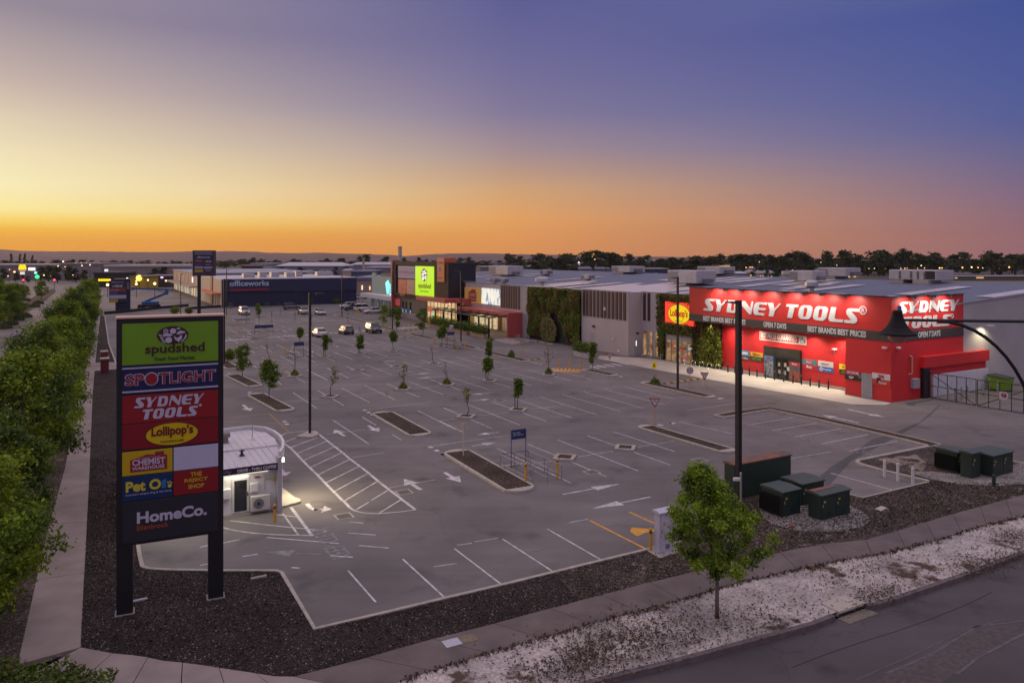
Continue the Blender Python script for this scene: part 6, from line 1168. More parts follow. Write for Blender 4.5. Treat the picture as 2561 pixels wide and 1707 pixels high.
for (x, y), h, l in zip(((957,1170),(1090,1210),(1240,1250)),(1.05,1.1,1.05),('leftmost of three white posts at the mulch kerb corner','middle of three white posts at the mulch kerb corner','rightmost of three white posts at the mulch kerb corner')): post_at(G('i',x,y), h, .085, mat('white_post',(.62,.60,.60),.6,var=.1), 'bollard', l)
p = at(1853,1272); t = post_at(p, zat(1181,p.y), .06, M['steel'], 'camera_post', 'short steel post carrying a white camera beside the lamp post and green cabinet', 'camera post'); MB().bbox(-.42,-.05,-.12,.06,zat(1195,p.y)-.12,zat(1195,p.y)+.04,.03).build('camera', M['white'], t)
p = G('i',2050,1272); post_at(p, .75, .1, M['dgreen'], 'short_post', 'short green stub post near the right green cabinets', 'post'); 
for (x, y) in ((1865,1235),(1935,1235)): post_at(G('t',x,y), 2.3, .06, M['signwhite'], 'white_post', 'thin white post at the foot of the corrugated wall', 'post', 'white posts by the corrugated wall')
# bike hoops
hp = thing('bike_rack', 'polished hoop bike rack on the pavement by the grassy green wall', 'bike rack', (0,0,0), 0, 'hoop bike racks by the shops'); MB().path([(.36*math.cos(a),0,.45+.38*math.sin(a)) for a in np.linspace(-.9,math.pi+.9,15)],.03).build('hoop', mat('hoop_steel',(.6,.58,.52),.25,.9), hp)
hoops = [('m',217,232),('m',297,244),('m',378,258),('m',460,273),('m',138,222),('y',1032,900),('y',1158,945),('y',538,885)]
for i, (k, x, y) in enumerate(hoops):
    p = G(k,x,y)
    if i == 0: hp.location = p; hp.rotation_euler = (0,0,RA)
    else: dup(hp, p, RA, 'polished hoop bike rack on the pavement by the grassy green wall' if k == 'm' else 'polished hoop bike rack standing by the grey walls and narrow windows', 'hoop bike racks by the shops' if k == 'm' else 'hoop bike racks by the grey walls')
# wheel stops by the green wall
for x, y in ((1745,560),(1890,585),(2045,612),(2200,640)): p = G('e',x,y); t = thing('wheel_stop', 'pale concrete wheel stop on the bays before the green wall', 'wheel stop', p, RA, 'wheel stops by the green wall'); MB().bbox(-.8,.8,-.08,.08,0,.11,.02).build('block', M['kerb'], t)
# ------------------------------------------------------------------ green service cabinets
M['label_y'] = plain('label_yellow',(.5,.34,.02))
def cabinet(P0, PL, PR, h, label, top='plain', name='service_cabinet', m=None, fins=False, doors=2):
    w = max((PR-P0).dot(B), .4); d = max((PL-P0).dot(A), .4); t = thing(name, label, 'cabinet', P0+Vector((0,0,.05)), RB); m = m or M['dgreen']
    MB().bbox(0,w,0,d,0,h-.08,.015).build('body', m, t)
    rust = mat('rusty_roof',(.42,.15,.09),.7,col2=(.07,.09,.07),scale=2.2,var=.3); ml = (mat('lid_green',(.045,.068,.056),.5,var=.2) if m is M['dgreen'] else m)
    MB()._add([(-.06,-.06,h-.08),(w+.06,-.06,h-.08),(w+.06,d+.06,h-.08),(-.06,d+.06,h-.08),(-.06,-.06,h-.02),(w+.06,-.06,h-.02),(w+.06,d+.06,h+.02),(-.06,d+.06,h+.02),(-.06,d/2,h+.05),(w+.06,d/2,h+.05)],[(0,1,5,4),(1,2,6,9,5),(2,3,7,6),(3,0,4,8,7),(4,5,9,8),(8,9,6,7)]).build('lid', rust if top == 'rust' else ml, t)
    if top == 'half': MB().box(-.02,w*.8,d*.55,d*.95,h+.052,h+.07).build('rust_patch', rust, t)
    if fins:
        g = MB(); n = 22
        for i in range(n): g.box(-.22,-.02,d*(i+.1)/n,d*(i+.35)/n,.12,h-.3)
        g.build('cooling_fins', M['black'], t)
    for i in range(doors):
        a = w*i/doors+.04; q = MB().box(a,w*(i+1)/doors-.04,-.018,-.002,.1,h-.16).build('door', mat('door_green',(.016,.034,.026),.45) if m is M['dgreen'] else m, t)
        MB().box(a+.05,a+.12,-.04,-.019,h*.5,h*.6).build('handle', M['steel'], q); MB().box(a+.16,a+.30,-.024,-.0185,h*.66,h*.74).build('warning_label', M['label_y'], q); g = MB()
        for v in range(5): g.box(w*(i+.5)/doors-.12,w*(i+.5)/doors+.14,-.026,-.0185,.18+v*.045,.20+v*.045)
        g.build('door_vent', M['black'], q)
    return t
V = lambda k, x, y: G(k, x, y)
p = at(1837,1252); cabinet(p, p+A*.78, p+B*4.6, 2.0, 'very long dark green cabinet with a rusty orange roof, like a screen wall', 'rust', doors=0)
cabinet(V('q',1430,700), V('q',1195,625), V('q',1592,650), 1.33, 'green transformer with black cooling fins left of the rust topped cabinet', fins=True, doors=1)
cabinet(V('q',1815,735), V('q',1675,690), V('q',2118,665), 1.32, 'green double door cabinet with a rust patch on its lid, on pale gravel', 'half')
p = at(2017,1268); cabinet(p-B*.1+A*.2, p+A*1.6, p+B*1.7, 1.2, 'green cabinet tucked behind the rust topped one, with small stickers', doors=1)
cabinet(V('i',1685,1135), V('i',1450,1085), V('i',1770,1105), 1.32, 'green transformer with black cooling fins at the far right bed', fins=True, doors=1); p = V('i',1830,1195); cabinet(p, p+A*.7, p+B*.95, 1.58, 'narrow taller green cabinet between two wider ones at right', doors=1); p = V('i',2040,1180); cabinet(p, p+A*1.5, p+B*2.3, 1.35, 'wide green cabinet with flat lid at the far right of the bed')
cabinet(at(1650,1387.5), at(1636,1381), at(1686,1377.5), 1.9, 'tall plain white cabinet on a concrete pad behind the street tree', m=mat('cabinet_white',(.52,.50,.60),.5,var=.05), doors=1)
g = MB(); g.prism([at(*p) for p in ((1618,1379),(1650,1398),(1705,1381),(1672,1366))],.0,.07); struct(g.build('concrete_pad', M['concrete']))
for b_, h, w_, l in (((262,934),1.65,.85,'maroon cabinet with a pale cap nearer the camera by the footpath'),((261,914),1.7,.75,'maroon cabinet with a pale cap behind the other one')):
    p = at(*b_); t = thing('utility_cabinet', l, 'cabinet', p, RB); MB().bbox(-w_/2,w_/2,0,w_,0,h,.02).build('body', mat('maroon_paint',(.13,.018,.025),.6,var=.1), t); MB().box(-w_/2-.05,w_/2+.05,-.05,w_+.05,h+.002,h+.14).build('cap', M['palepost'], t)
# ------------------------------------------------------------------ black gate, lockers, skip bin by the red store
def gate(P0, P1, h, label, n, flip):
    t = thing('mesh_gate', label, 'gate', P0, math.atan2((P1-P0).y,(P1-P0).x)); L = (P1-P0).length; f = MB(); r = .035
    for a, b_ in (((0,0,.08),(L,0,.08)),((0,0,h),(L,0,h)),((0,0,h*.5),(L,0,h*.5))): f.tube(a,b_,r)
    for i in range(n+1): f.tube((L*i/n,0,.08),(L*i/n,0,h),r)
    f.tube((0,0,h if not flip else .08),(L,0,.08 if not flip else h),r); f.build('frame', M['black'], t)
    g = MB()
    for i in range(int(L/.12)): g.bar((i*.12,.0,.1),(i*.12,.0,h-.03),.005,.005,(0,1,0))
    g.build('mesh', M['black'], t); return t
gt = gate(V('i',1405,380), V('i',1872,460), 2.45, 'left leaf of the black mesh gate in front of the white lockers', 5, False); gt2 = gate(V('i',1886,465), V('i',2470,560), 2.45, 'right leaf of the black mesh gate in front of the green bin', 5, True)
for gg, u, rd_ in ((gt, .90, False), (gt2, .30, True)):
    L = 7.6; q = outlines(gg,[ell(L*u,1.35,.36,.36) if rd_ else [(L*u-.33,1.0),(L*u+.33,1.0),(L*u+.33,1.7),(L*u-.33,1.7)]],M['signwhite'],'notice_plate',-.06,.006); outlines(gg,[ell(L*u,1.38,.22,.22,24),ell(L*u,1.38,.16,.16,24)],plain('notice_ring',(.35,.02,.04)),'notice_ring',-.075,.004); MB().bar((L*u-.15,-.08,1.5),(L*u+.15,-.08,1.26),.02,.05).build('notice_bar', plain('notice_bar_c',(.35,.02,.04)), gg); MB().box(L*u-.2,L*u+.2,-.078,-.07,1.33,1.42).build('notice_car', dk, gg)
t = thing('locker_bank', 'white steel locker bank standing under the red side canopy', 'lockers', ORG, RA); MB().bbox(-.9,.35,6.0,15.6,.05,2.15,.03).build('cabinet', mat('locker_white',(.58,.58,.64),.45,var=.05), t); g = MB()
for i in range(9):
    y = 6.0+9.6*(i+.5)/9; q = MB().box(.352,.365,y-.5,y+.5,.15,2.0).build('door', mat('locker_door',(.55,.55,.62),.45), t); MB().box(.366,.39,y+.3,y+.36,1.0,1.15).build('handle', M['steel'], q)
p0, pl, pr_ = V('i',2165,325), V('i',2010,296), V('i',2262,314)
t = thing('skip_bin', 'bright lime green skip bin with a dark lid against the grey wall', 'bin', p0, RB); w, d = (pr_-p0).dot(B), (pl-p0).dot(A); lg = mat('bin_lime',(.16,.30,.01),.5,var=.12,scale=1)
MB()._add([(0,.1,.15),(w,.1,.15),(w,d-.1,.15),(0,d-.1,.15),(-.06,-.05,1.35),(w+.06,-.05,1.35),(w+.06,d+.05,1.5),(-.06,d+.05,1.5)],[(3,2,1,0),(4,5,6,7),(0,1,5,4),(1,2,6,5),(2,3,7,6),(3,0,4,7)]).build('body', lg, t); MB()._add([(-.1,-.1,1.36),(w+.1,-.1,1.36),(w+.1,d+.1,1.52),(-.1,d+.1,1.52),(-.1,-.1,1.42),(w+.1,-.1,1.42),(w+.1,d+.1,1.60),(-.1,d+.1,1.60)],[(4,5,6,7),(0,1,5,4),(1,2,6,5),(2,3,7,6),(3,0,4,7)]).build('lid', mat('lid_dark',(.03,.035,.03),.6), t)
for x, y in ((.15,.2),(w-.15,.2),(.15,d-.2),(w-.15,d-.2)): MB().lathe([(.09,-.04),(.09,.04)],12,(x,y,.09),'y').build('wheel', M['black'], t)
p = ORG+NX*.05+NY*15.0; t = thing('wall_lamp', 'small flood lamp glowing on the plain grey side wall', 'lamp', p+Vector((0,0,6.5)), RA); MB().bar((0,0,0),(.7,0,.1),.05,.05).bbox(.5,1.1,-.35,.35,.02,.14,.02).build('lamp_head', M['white'], t); lamp('SPOT', (.85,0,-.04), 420, (1,.85,.52), t, .15, 140, (-.35,-.1,-1), .7)
# ------------------------------------------------------------------ trolley bays and trolleys
def trolleybay(sign_l, sign_r, top, bot, depth, label, rails=3, near=None):
    p, q = at(*sign_l), at(*sign_r); w = (q-p).length; t = thing('trolley_bay', label, 'trolley bay', p, RB); h = zat(top, p.y); hb = zat(bot, p.y); m = mat('bay_navy',(.02,.035,.12),.5)
    for x in (0, w): MB().tube((x,0,0),(x,0,h),.035).build('sign_post', mat('bay_post',(.10,.12,.2),.5), t)
    b_ = MB().bbox(.0,w,-.05,-.01,hb,h,.01).build('sign_board', m, t)
    if near:
        lw_ = plain('bay_lettering',(.45,.48,.58)); text(b_,'Please return',.1,h-.26,w*.5,.12,lw_,-.06); text(b_,'your trolley here',.1,h-.42,w*.72,.13,lw_,-.06); outlines(b_,[[(.1,h-.62),(.32,h-.62),(.30,h-.8),(.14,h-.8)],ell(.16,h-.88,.035,.035,10),ell(.28,h-.88,.035,.035,10)],lw_,'trolley_emblem',-.055,.004)
    x0_, W_ = -.35-w*.25, w*1.9 
    for i in range(rails):
        x = x0_+W_*i/(rails-1); g = MB()
        for z in (.35,.95): g.tube((x,-depth,z),(x,0.3,z),.03)
        for u in (0,.5,1): g.tube((x,-depth+(depth+.3)*u,0),(x,-depth+(depth+.3)*u,.95),.03)
        g.build('rail', mat('bay_rail',(.30,.30,.36),.4,.4), t)
    MB().tube((x0_,.3,.95),(x0_+W_,.3,.95),.03).build('end_rail', mat('bay_rail_end',(.1,.12,.2),.5), t); MB().box(x0_-.5,x0_+W_*.9,.45,.62,0,.1).build('wheel_stop', M['kerb'], t); return t
trolleybay((1278.5,1172),(1312,1165),1075,1099,3.7,'nearest empty trolley bay with a navy please return sign on two posts',3,True)
trolleybay((637,845),(651.5,849),813.5,821,3.2,'small trolley bay with navy sign near the white crossing blocks',2); trolleybay((736,893),(750,895),855.5,865,3.4,'trolley bay with navy sign next to the tall lamp post',2); trolleybay((1118.5,868),(1129.5,866),830,838,3.5,'trolley bay with navy sign in front of the planters',2); trolleybay((594,812),(605,814),798,800,2.8,'distant trolley bay rails by the white wagon',2)
def trolley():
    t = thing('shopping_trolley', 'wire shopping trolley nested in the row below the pergola lamp post', 'trolley', (0,0,0), 0, 'shopping trolleys in the long row'); g = MB()
    for z, s in ((.95,1.0),(.55,.8)): c_ = [(-.4*s,-.27*s,z),(.45*s,-.24*s,z-.03),(.45*s,.24*s,z-.03),(-.4*s,.27*s,z)]; g.path(c_+[c_[0]],.014,5)
    for u in np.linspace(0,1,5):
        for s_ in (-1,1): g.tube((-.4+.85*u,s_*.26,.95),(-.32+.68*u,s_*.2,.55),.008,n=4)
    for u in (-.1,.1): g.tube((.45,u,.92),(.36,u,.53),.008,n=4); g.tube((-.32,u,.55),(.36,u,.53),.008,n=4)
    g.build('basket', M['steel'], t); MB().path([(-.4,-.2,.55),(-.45,-.24,.12),(.4,-.2,.14)],.015,5).path([(-.4,.2,.55),(-.45,.24,.12),(.4,.2,.14)],.015,5).build('chassis', M['steel'], t); MB().tube((-.5,-.26,1.02),(-.5,.26,1.02),.018).build('handle', M['signred'], t)
    for x, y in ((-.45,-.24),(-.45,.24),(.4,-.2),(.4,.2)): MB().lathe([(.06,-.02),(.06,.02)],8,(x,y,.06),'y').build('wheel', M['black'], t)
    return t
tr0 = trolley(); pa, pb = G('e',60,640), G('e',390,740)
for i in range(13):
    p = pa.lerp(pb, i/12)
    if i == 0: tr0.location = p; tr0.rotation_euler = (0,0,RA)
    else: dup(tr0, p, RA)
for k, x, y in (('a',1385,1010),('a',1415,985),('a',700,700),('a',670,690)): dup(tr0, G(k,x,y), RA+.1, 'wire shopping trolley parked in the bay beside the tall lamp post' if x > 1000 else 'wire shopping trolley parked near the white crossing blocks', 'trolleys in the lamp post bay' if x > 1000 else 'trolleys in the small bay')
dup(tr0, G('e',1560,570), 1.2, 'single abandoned shopping trolley by the red end wall', 'stray trolley')
# ------------------------------------------------------------------ parked cars
M['tyre'] = mat('tyre',(.012,.012,.013),.8); M['rim'] = mat('rim',(.30,.30,.32),.35,.7); M['cglass'] = mat('car_glass',(.010,.011,.015),.06,spec=.7); M['tail'] = mat('tail_lamp',(.35,.01,.01),.3); M['headl'] = mat('head_lamp',(.7,.7,.68),.15)
PAINT = dict(white=(.62,.58,.60), silver=(.40,.38,.38), grey=(.06,.062,.075), black=(.012,.013,.016), dark=(.028,.032,.045))
def car(kind, colour, p, rz, label, light=None):
    L, Wd, Hh, zb = dict(sedan=(4.6,1.8,1.45,.86), hatch=(4.3,1.78,1.50,.90), suv=(4.7,1.86,1.72,1.04), ute=(5.2,1.86,1.78,1.08), wagon=(4.9,1.95,1.90,1.12))[kind]
    t = thing('parked_car', label, 'car', p, rz); paint = mat('paint_'+colour, PAINT[colour], .28, var=.03, spec=.5, coat=.6); w = Wd/2
    st_ = dict(sedan=[(-.5,.78,.42,.70),(-.485,.90,.32,.88),(-.36,.97,.24,.92),(-.2,1,.22,.90),(.1,1,.22,.88),(.24,1,.22,.88),(.40,.95,.24,.80),(.475,.86,.28,.70),(.5,.72,.36,.58)],
               hatch=[(-.5,.80,.42,.80),(-.485,.92,.32,.95),(-.36,.98,.24,.95),(0,1,.22,.92),(.24,1,.22,.90),(.40,.95,.25,.82),(.475,.86,.3,.72),(.5,.72,.38,.58)],
               suv=[(-.5,.82,.48,.98),(-.485,.93,.36,1.06),(-.36,.98,.3,1.08),(0,1,.28,1.06),(.24,1,.28,1.06),(.42,.96,.3,.99),(.485,.88,.36,.86),(.5,.76,.46,.72)],
               ute=[(-.5,.93,.5,1.05),(-.49,.96,.42,1.08),(-.13,.98,.34,1.08),(0,1,.32,1.08),(.25,1,.32,1.08),(.43,.96,.34,1.02),(.49,.88,.4,.88),(.5,.78,.5,.74)],
               wagon=[(-.5,.86,.5,1.10),(-.49,.95,.38,1.16),(-.3,.99,.32,1.16),(0,1,.3,1.14),(.25,1,.3,1.12),(.42,.96,.32,1.06),(.49,.90,.38,.92),(.5,.8,.48,.76)])[kind]
    vs = []; fs_ = []
    for x, wf, z0, z1 in st_:
        ww = w*wf; zm = z0+(z1-z0)*.62; vs += [(x*L,-ww*.86,z0),(x*L,-ww,z0+.10),(x*L,-ww,zm),(x*L,-ww*.90,z1),(x*L,ww*.90,z1),(x*L,ww,zm),(x*L,ww,z0+.10),(x*L,ww*.86,z0)]
    for i in range(len(st_)-1):
        for j in range(8): a, b_ = i*8+j, i*8+(j+1)%8; fs_.append((a, a+8, b_+8, b_))
    fs_ += [tuple(range(8)), tuple(range((len(st_)-1)*8+7,(len(st_)-1)*8-1,-1))]
    o = MB()._add(vs, fs_).build('body', paint, t, True)
    gx = dict(sedan=(-.38,.22,-.22,.04), hatch=(-.47,.24,-.36,.05), suv=(-.48,.24,-.43,.08), ute=(-.10,.25,-.05,.09), wagon=(-.48,.25,-.45,.10))[kind]; b0, b1, r0, r1 = [v*L for v in gx]
    wb, wr = w*.90, w*.72; zb_ = zb-.02
    gl_ = MB()._add([(b0,-wb,zb_),(b1,-wb,zb_),(b1,wb,zb_),(b0,wb,zb_),(r0,-wr,Hh-.05),(r1,-wr,Hh-.05),(r1,wr,Hh-.05),(r0,wr,Hh-.05)],[(4,5,6,7),(0,1,5,4),(1,2,6,5),(2,3,7,6),(3,0,4,7)]).build('windows', M['cglass'], t)
    MB().bbox(r0-.06,r1+.08,-wr-.03,wr+.03,Hh-.055,Hh,.06).build('roof', paint, t)
    pl_ = MB()
    for s in (-1,1):
        for xb, xt in ((b0,r0),(b1,r1),((b0+b1)/2-.05,(r0+r1)/2)): pl_.bar((xb,s*(wb+.005),zb_),(xt,s*(wr+.012),Hh-.05),.07,.03,(0,s,.3))
    pl_.build('pillars', paint, t)
    for x in (-.31*L,.31*L):
        for s in (-1,1):
            r = .32 if kind in ('sedan','hatch') else .37; q = MB().lathe([(r,-.11),(r+.012,0),(r,.11)],18,(x,s*(w-.10),r),'y').build('wheel', M['tyre'], t); MB().lathe([(r*.62,s*.0),(r*.58,s*.125)],14,(x,s*(w-.10),r),'y').build('rim', M['rim'], q)
    zh = st_[-2][3]-.12
    for s in (-1,1):
        MB().bbox(L*.455,L*.496,s*w*.62-.2,s*w*.62+.2,zh-.06,zh+.08,.02).build('headlight', M['headl'], t); zt_ = st_[1][3]-.18; MB().bbox(-L*.499,-L*.47,s*w*.70-.14,s*w*.70+.14,zt_-.08,zt_+.1,.02).build('tail_light', M['tail'], t); MB().bbox(b1-.25,b1-.08,s*(w+.02)-.07,s*(w+.02)+.1,zb,zb+.14,.02).build('mirror', paint, t)
    MB().bbox(L*.47,L*.502,-w*.42,w*.42,zh-.22,zh-.04,.02).build('grille', M['black'], t); MB().box(-L*.504,-L*.498,-.26,.26,.62,.74).build('number_plate', M['signwhite'], t)
    if kind == 'ute': MB().box(-L*.49,-L*.12,-w*.84,w*.84,zb+.0,zb+.035).build('tray_cover', M['black'], t)
    return t
aA = math.atan2(A.y, A.x); aB = RB
car('wagon','white',G('a',470,212),aA+math.pi,'white wagon facing the camera at the left end of the far bays'); car('suv','grey',G('a',1425,112),aB,'dark grey wagon seen from the side before the navy store'); car('ute','silver',G('a',1660,200),aA+math.pi,'pale pickup facing the camera with a bright bonnet glint, behind the lamp post'); car('sedan','silver',G('a',1995,212),aA+math.pi,'silver sedan with dark front facing the camera right of the lamp post'); car('sedan','white',G('a',1975,645),aA,'white sedan seen from behind on the white crossing blocks'); car('hatch','grey',G('b',205,755),aA,'grey hatchback seen from behind, second of the mid lot cars'); car('suv','dark',G('b',755,730),aA+math.pi,'dark blue wagon facing the camera near the tan bollards')
car('suv','white',G('b',245,250),aB+math.pi,'white car farthest left in the row beside the teal shop'); car('suv','black',G('b',335,285),aB+math.pi,'black wagon between two white cars beside the teal shop'); car('wagon','white',G('b',560,305),aB,'large white wagon with dark wheels beside the teal shop'); car('sedan','white',G('b',745,345),aB+math.pi,'white coupe with a lit headlamp nearest the leafy tree at the shops'); car('hatch','silver',G('b',500,60),aB,'silver car behind the row, in front of the service building')
# ------------------------------------------------------------------ distant navy pylons and boom lift
def pylon2():
    p = at(307,779); t = thing('pylon_sign', 'navy pylon sign with coloured panels left of the blue boom lift', 'sign', p, RB-.1); k = p.y/FPX/8; X = lambda x: (x-270)*k; Z = lambda y: (1350-y)*k
    MB().box(X(140),X(405),0,1.0,0,Z(700)).build('post', M['navy'], t); MB().box(X(120),X(405),-.02,1.02,Z(700)+.01,Z(688)).build('cap', plain('cap_cream',(.5,.42,.2)), t); b_ = MB().box(X(30),X(330),-.5,-.01,Z(1160),Z(725)).build('panel', mat('pylon_dark',(.025,.025,.05),.5), t)
    for y0, y1, x0_, x1_, c in ((870,945,35,328,(.22,.035,.03)),(950,1005,35,180,(.06,.07,.2)),(1015,1085,35,335,(.40,.40,.52)),(1092,1158,35,185,(.45,.28,.02))): MB().box(X(x0_),X(x1_),-.53,-.505,Z(y1),Z(y0)).build('shop_strip', plain('strip_colour',c), b_)
    w_ = plain('pylon2_word',(.5,.5,.58)); text(b_,'officeworks',X(70),Z(772),X(290)-X(70),Z(745)-Z(772),w_,-.52); text(b_,'rebel',X(95),Z(855),X(265)-X(95),Z(805)-Z(855),w_,-.52,bold=.03); text(b_,'SUPER CHEAP',X(50),Z(930),X(200)-X(50),Z(908)-Z(930),w_,-.55); text(t,'HOME CENTRE',0,0,Z(765)-Z(900),X(385)-X(345),w_,loc=(X(385),-.02,Z(900)),rot=(R(90),R(-90),0))
pylon2()
p = at(508,793); t = thing('pylon_sign', 'tall dark pylon sign above the peach shops against the hills', 'sign', p, .0); k = p.y/FPX/8; X = lambda x: (x-1830)*k; Z = lambda y: (1464-y)*k
MB().box(X(1620),X(2050),0,1.1,Z(640),Z(128)).build('panel', mat('pylon3_dark',(.045,.03,.045),.5), t); b_ = t.children[0]; MB().box(X(1612),X(1622),0,1.1,Z(635),Z(130)).build('side_edge', M['palepost'], t)
x = X(1730); MB().box(x-.3,x+.3,.3,.8,0,Z(641)).build('leg', M['black'], t)
w_ = plain('pylon3_word',(.42,.42,.58))
for y0, y1, x0_, x1_, c in ((148,215,1662,2015,(.14,.13,.22)),(222,300,1650,2025,(.02,.022,.06)),(318,368,1665,1830,(.22,.02,.025)),(385,425,1665,1830,(.04,.05,.2)),(445,495,1665,1830,(.28,.27,.40)),(450,495,1850,2015,(.28,.27,.40)),(512,565,1662,1830,(.42,.25,.0))): MB().box(X(x0_),X(x1_),-.05,-.01,Z(y1),Z(y0)).build('shop_strip', plain('strip3_colour',c), b_)
text(b_,'officeworks',X(1705),Z(283),X(1970)-X(1705),Z(243)-Z(283),w_,-.06,bold=.02); text(b_,'rebel',X(1875),Z(362),X(1990)-X(1875),Z(325)-Z(362),w_,-.06,bold=.03); text(b_,'adairs',X(1890),Z(420),X(1985)-X(1890),Z(395)-Z(420),w_,-.06); text(b_,'SPORTS',X(1880),Z(545),X(1990)-X(1880),Z(520)-Z(545),w_,-.06); text(b_,'SUPER CHEAP',X(1690),Z(338),X(1795)-X(1690),Z(322)-Z(338),w_,-.06)
p = at(373,772); bl = thing('boom_lift', 'blue boom lift with folded arm parked in the far car park', 'boom lift', p, 0); blue = mat('lift_blue',(.02,.10,.27),.45); k = p.y/FPX/8; Q = lambda x, y: ((x-750)*k, 0, (1295-y)*k)
MB().bbox(-2.1,2.1,-1.0,1.0,.55,1.15,.08).build('chassis', M['black'], bl); MB().bbox(-1.6,2.2,-.9,.9,1.2,1.95,.12).build('turret', blue, bl)
for x in (-1.9,1.9):
    for y in (-1.0,1.0): MB().lathe([(.58,-.2),(.62,0),(.58,.2)],16,(x,y,.6),'y').build('wheel', M['tyre'], bl)
MB().bar(Q(660,1160),Q(1090,985),.45,.55).build('lower_boom', blue, bl); MB().bbox(Q(1080,1000)[0]-.1,Q(1130,900)[0],-.3,.3,Q(0,1010)[2],Q(0,890)[2],.08).build('knuckle', blue, bl); MB().bar(Q(1110,910),Q(410,885),.4,.42).build('upper_boom', blue, bl); MB().bar(Q(1080,980),Q(930,930),.12,.12).build('ram', M['black'], bl); MB().box(Q(330,0)[0],Q(420,0)[0],-.9,.9,Q(0,930)[2],Q(0,860)[2]).build('basket', M['steel'], bl)
# yellow arch sign and the lit globe far left, low wall lines
p = at(56,705); t = thing('arch_sign', 'glowing yellow double arch sign on a red base far down the left road', 'sign', p, 0); k = p.y/FPX/8; ar = MB(); ym = glow('arch_yellow',(1,.72,.0),.95)
for s in (-1,1): ar.path([(s*.5*60*k+math.cos(a)*27*k,0,(705*8-5640+ 0)*k*0+ (250+ (85 if math.sin(a)>0 else 0)*math.sin(a))*k) for a in np.linspace(0,math.pi,9)],.55,6)
ar.build('arches', ym, t); MB().box(-62*k,62*k,-.3,.3,225*k,243*k).build('name_strip', glow('strip_redwhite',(.9,.55,.4),.7), t); MB().box(-.4,.4,0,.6,0,224*k).build('post', M['black'], t); MB().box(-40*k,40*k,-.3,.3,150*k,205*k).build('lit_panel', glow('lit_panel_w',(.95,.9,.8),.7), t)
p = at(348,722); t = thing('globe_sign', 'round glowing yellow globe sign on a pole by the yellow building', 'sign', p, 0); hz = zat(695,p.y); MB().lathe([(.05,-1.3),(.9,-.95),(1.3,0),(.9,.95),(.05,1.3)],16,(0,0,hz)).build('globe', glow('globe',(1,.80,.12),1.6), t); MB().tube((0,0,0),(0,0,hz-1.3),.12).build('pole', M['black'], t)
g = MB(); strip(g, [at(x,y) for x,y in ((262,786),(300,783),(390,773),(470,766))], .5, 0, .7); tag(g.build('low_wall', M['black']), 'low dark retaining wall in front of the boom lift', 'wall'); g = MB(); strip(g, [at(x,y) for x,y in ((475,773),(520,770),(558,768))], .4, 0, .6); tag(g.build('low_wall', M['black']), 'short low dark wall below the peach shops', 'wall')
# ------------------------------------------------------------------ street light reaching in from the right
sl = thing('street_light', 'black bell shaped street light hanging from a curved bracket at the right', 'street light', (10.75,14.0,-.15), 0)
bx = (2244-CX)*14/FPX-10.75; zr = zat(837,14)+.15; za = zat(800,14)+.15
MB().lathe([(.328,zr),(.325,zr+.03),(.26,zr+.07),(.19,zr+.14),(.135,zr+.24),(.10,zr+.34),(.085,zr+.44),(.04,zr+.46)],28,(bx,0,0)).build('bell_shade', mat('shade_black',(.008,.0075,.009),.65,spec=.25), sl); MB().lathe([(.02,zr-.15),(.10,zr-.135),(.155,zr-.08),(.17,zr+.005)],20,(bx,0,0)).build('lens', mat('lens',(.42,.25,.20),.25), sl); MB().bbox(bx+.0,bx+.07,-.03,.03,zr+.45,zr+.54,.01).build('sensor', mat('sensor_blue',(.12,.14,.3),.4), sl)
MB().tube((bx+.09,0,za),(0,0,za-.04),.026,.034,10).build('arm', M['black'], sl); br = MB(); pts = []
for t_ in np.linspace(0,1,14): a = t_*math.pi/2; pts.append(((2345-CX)*14/FPX-10.75+1.9*math.sin(a)*1.0, 0, za-.02-2.6*(1-math.cos(a))))
br.path(pts,.032,8).build('brace', M['black'], sl); MB().tube((0,0,0),(0,0,za+.5),.11,.07,12).build('pole', M['black'], sl)
# small leftovers lying about
tag(MB().bar(G('v',1645,572,.06)+Vector((0,0,.03)), G('v',1798,542,.06)+Vector((0,0,.03)), .16, .07).build('timber_offcut', mat('offcut',(.30,.26,.25),.8)), 'pale timber offcut lying on dark mulch by the kerb corner', 'timber'); tag(MB().bar(G('v',500,792,.06)+Vector((0,0,.03)), G('v',650,760,.06)+Vector((0,0,.03)), .14, .06).build('timber_offcut', mat('offcut2',(.42,.38,.42),.8)), 'whitish timber offcut lying behind the left pylon post', 'timber')
tag(MB().bbox(-.1,.1,-.08,.08,0,.1,.02).build('red_brick', mat('brick_red',(.30,.05,.03),.8)), 'single red brick lying on the pale gravel edge', 'brick'); bpy.data.objects['red_brick'].location = at(1980,1320)+Vector((0,0,.06))
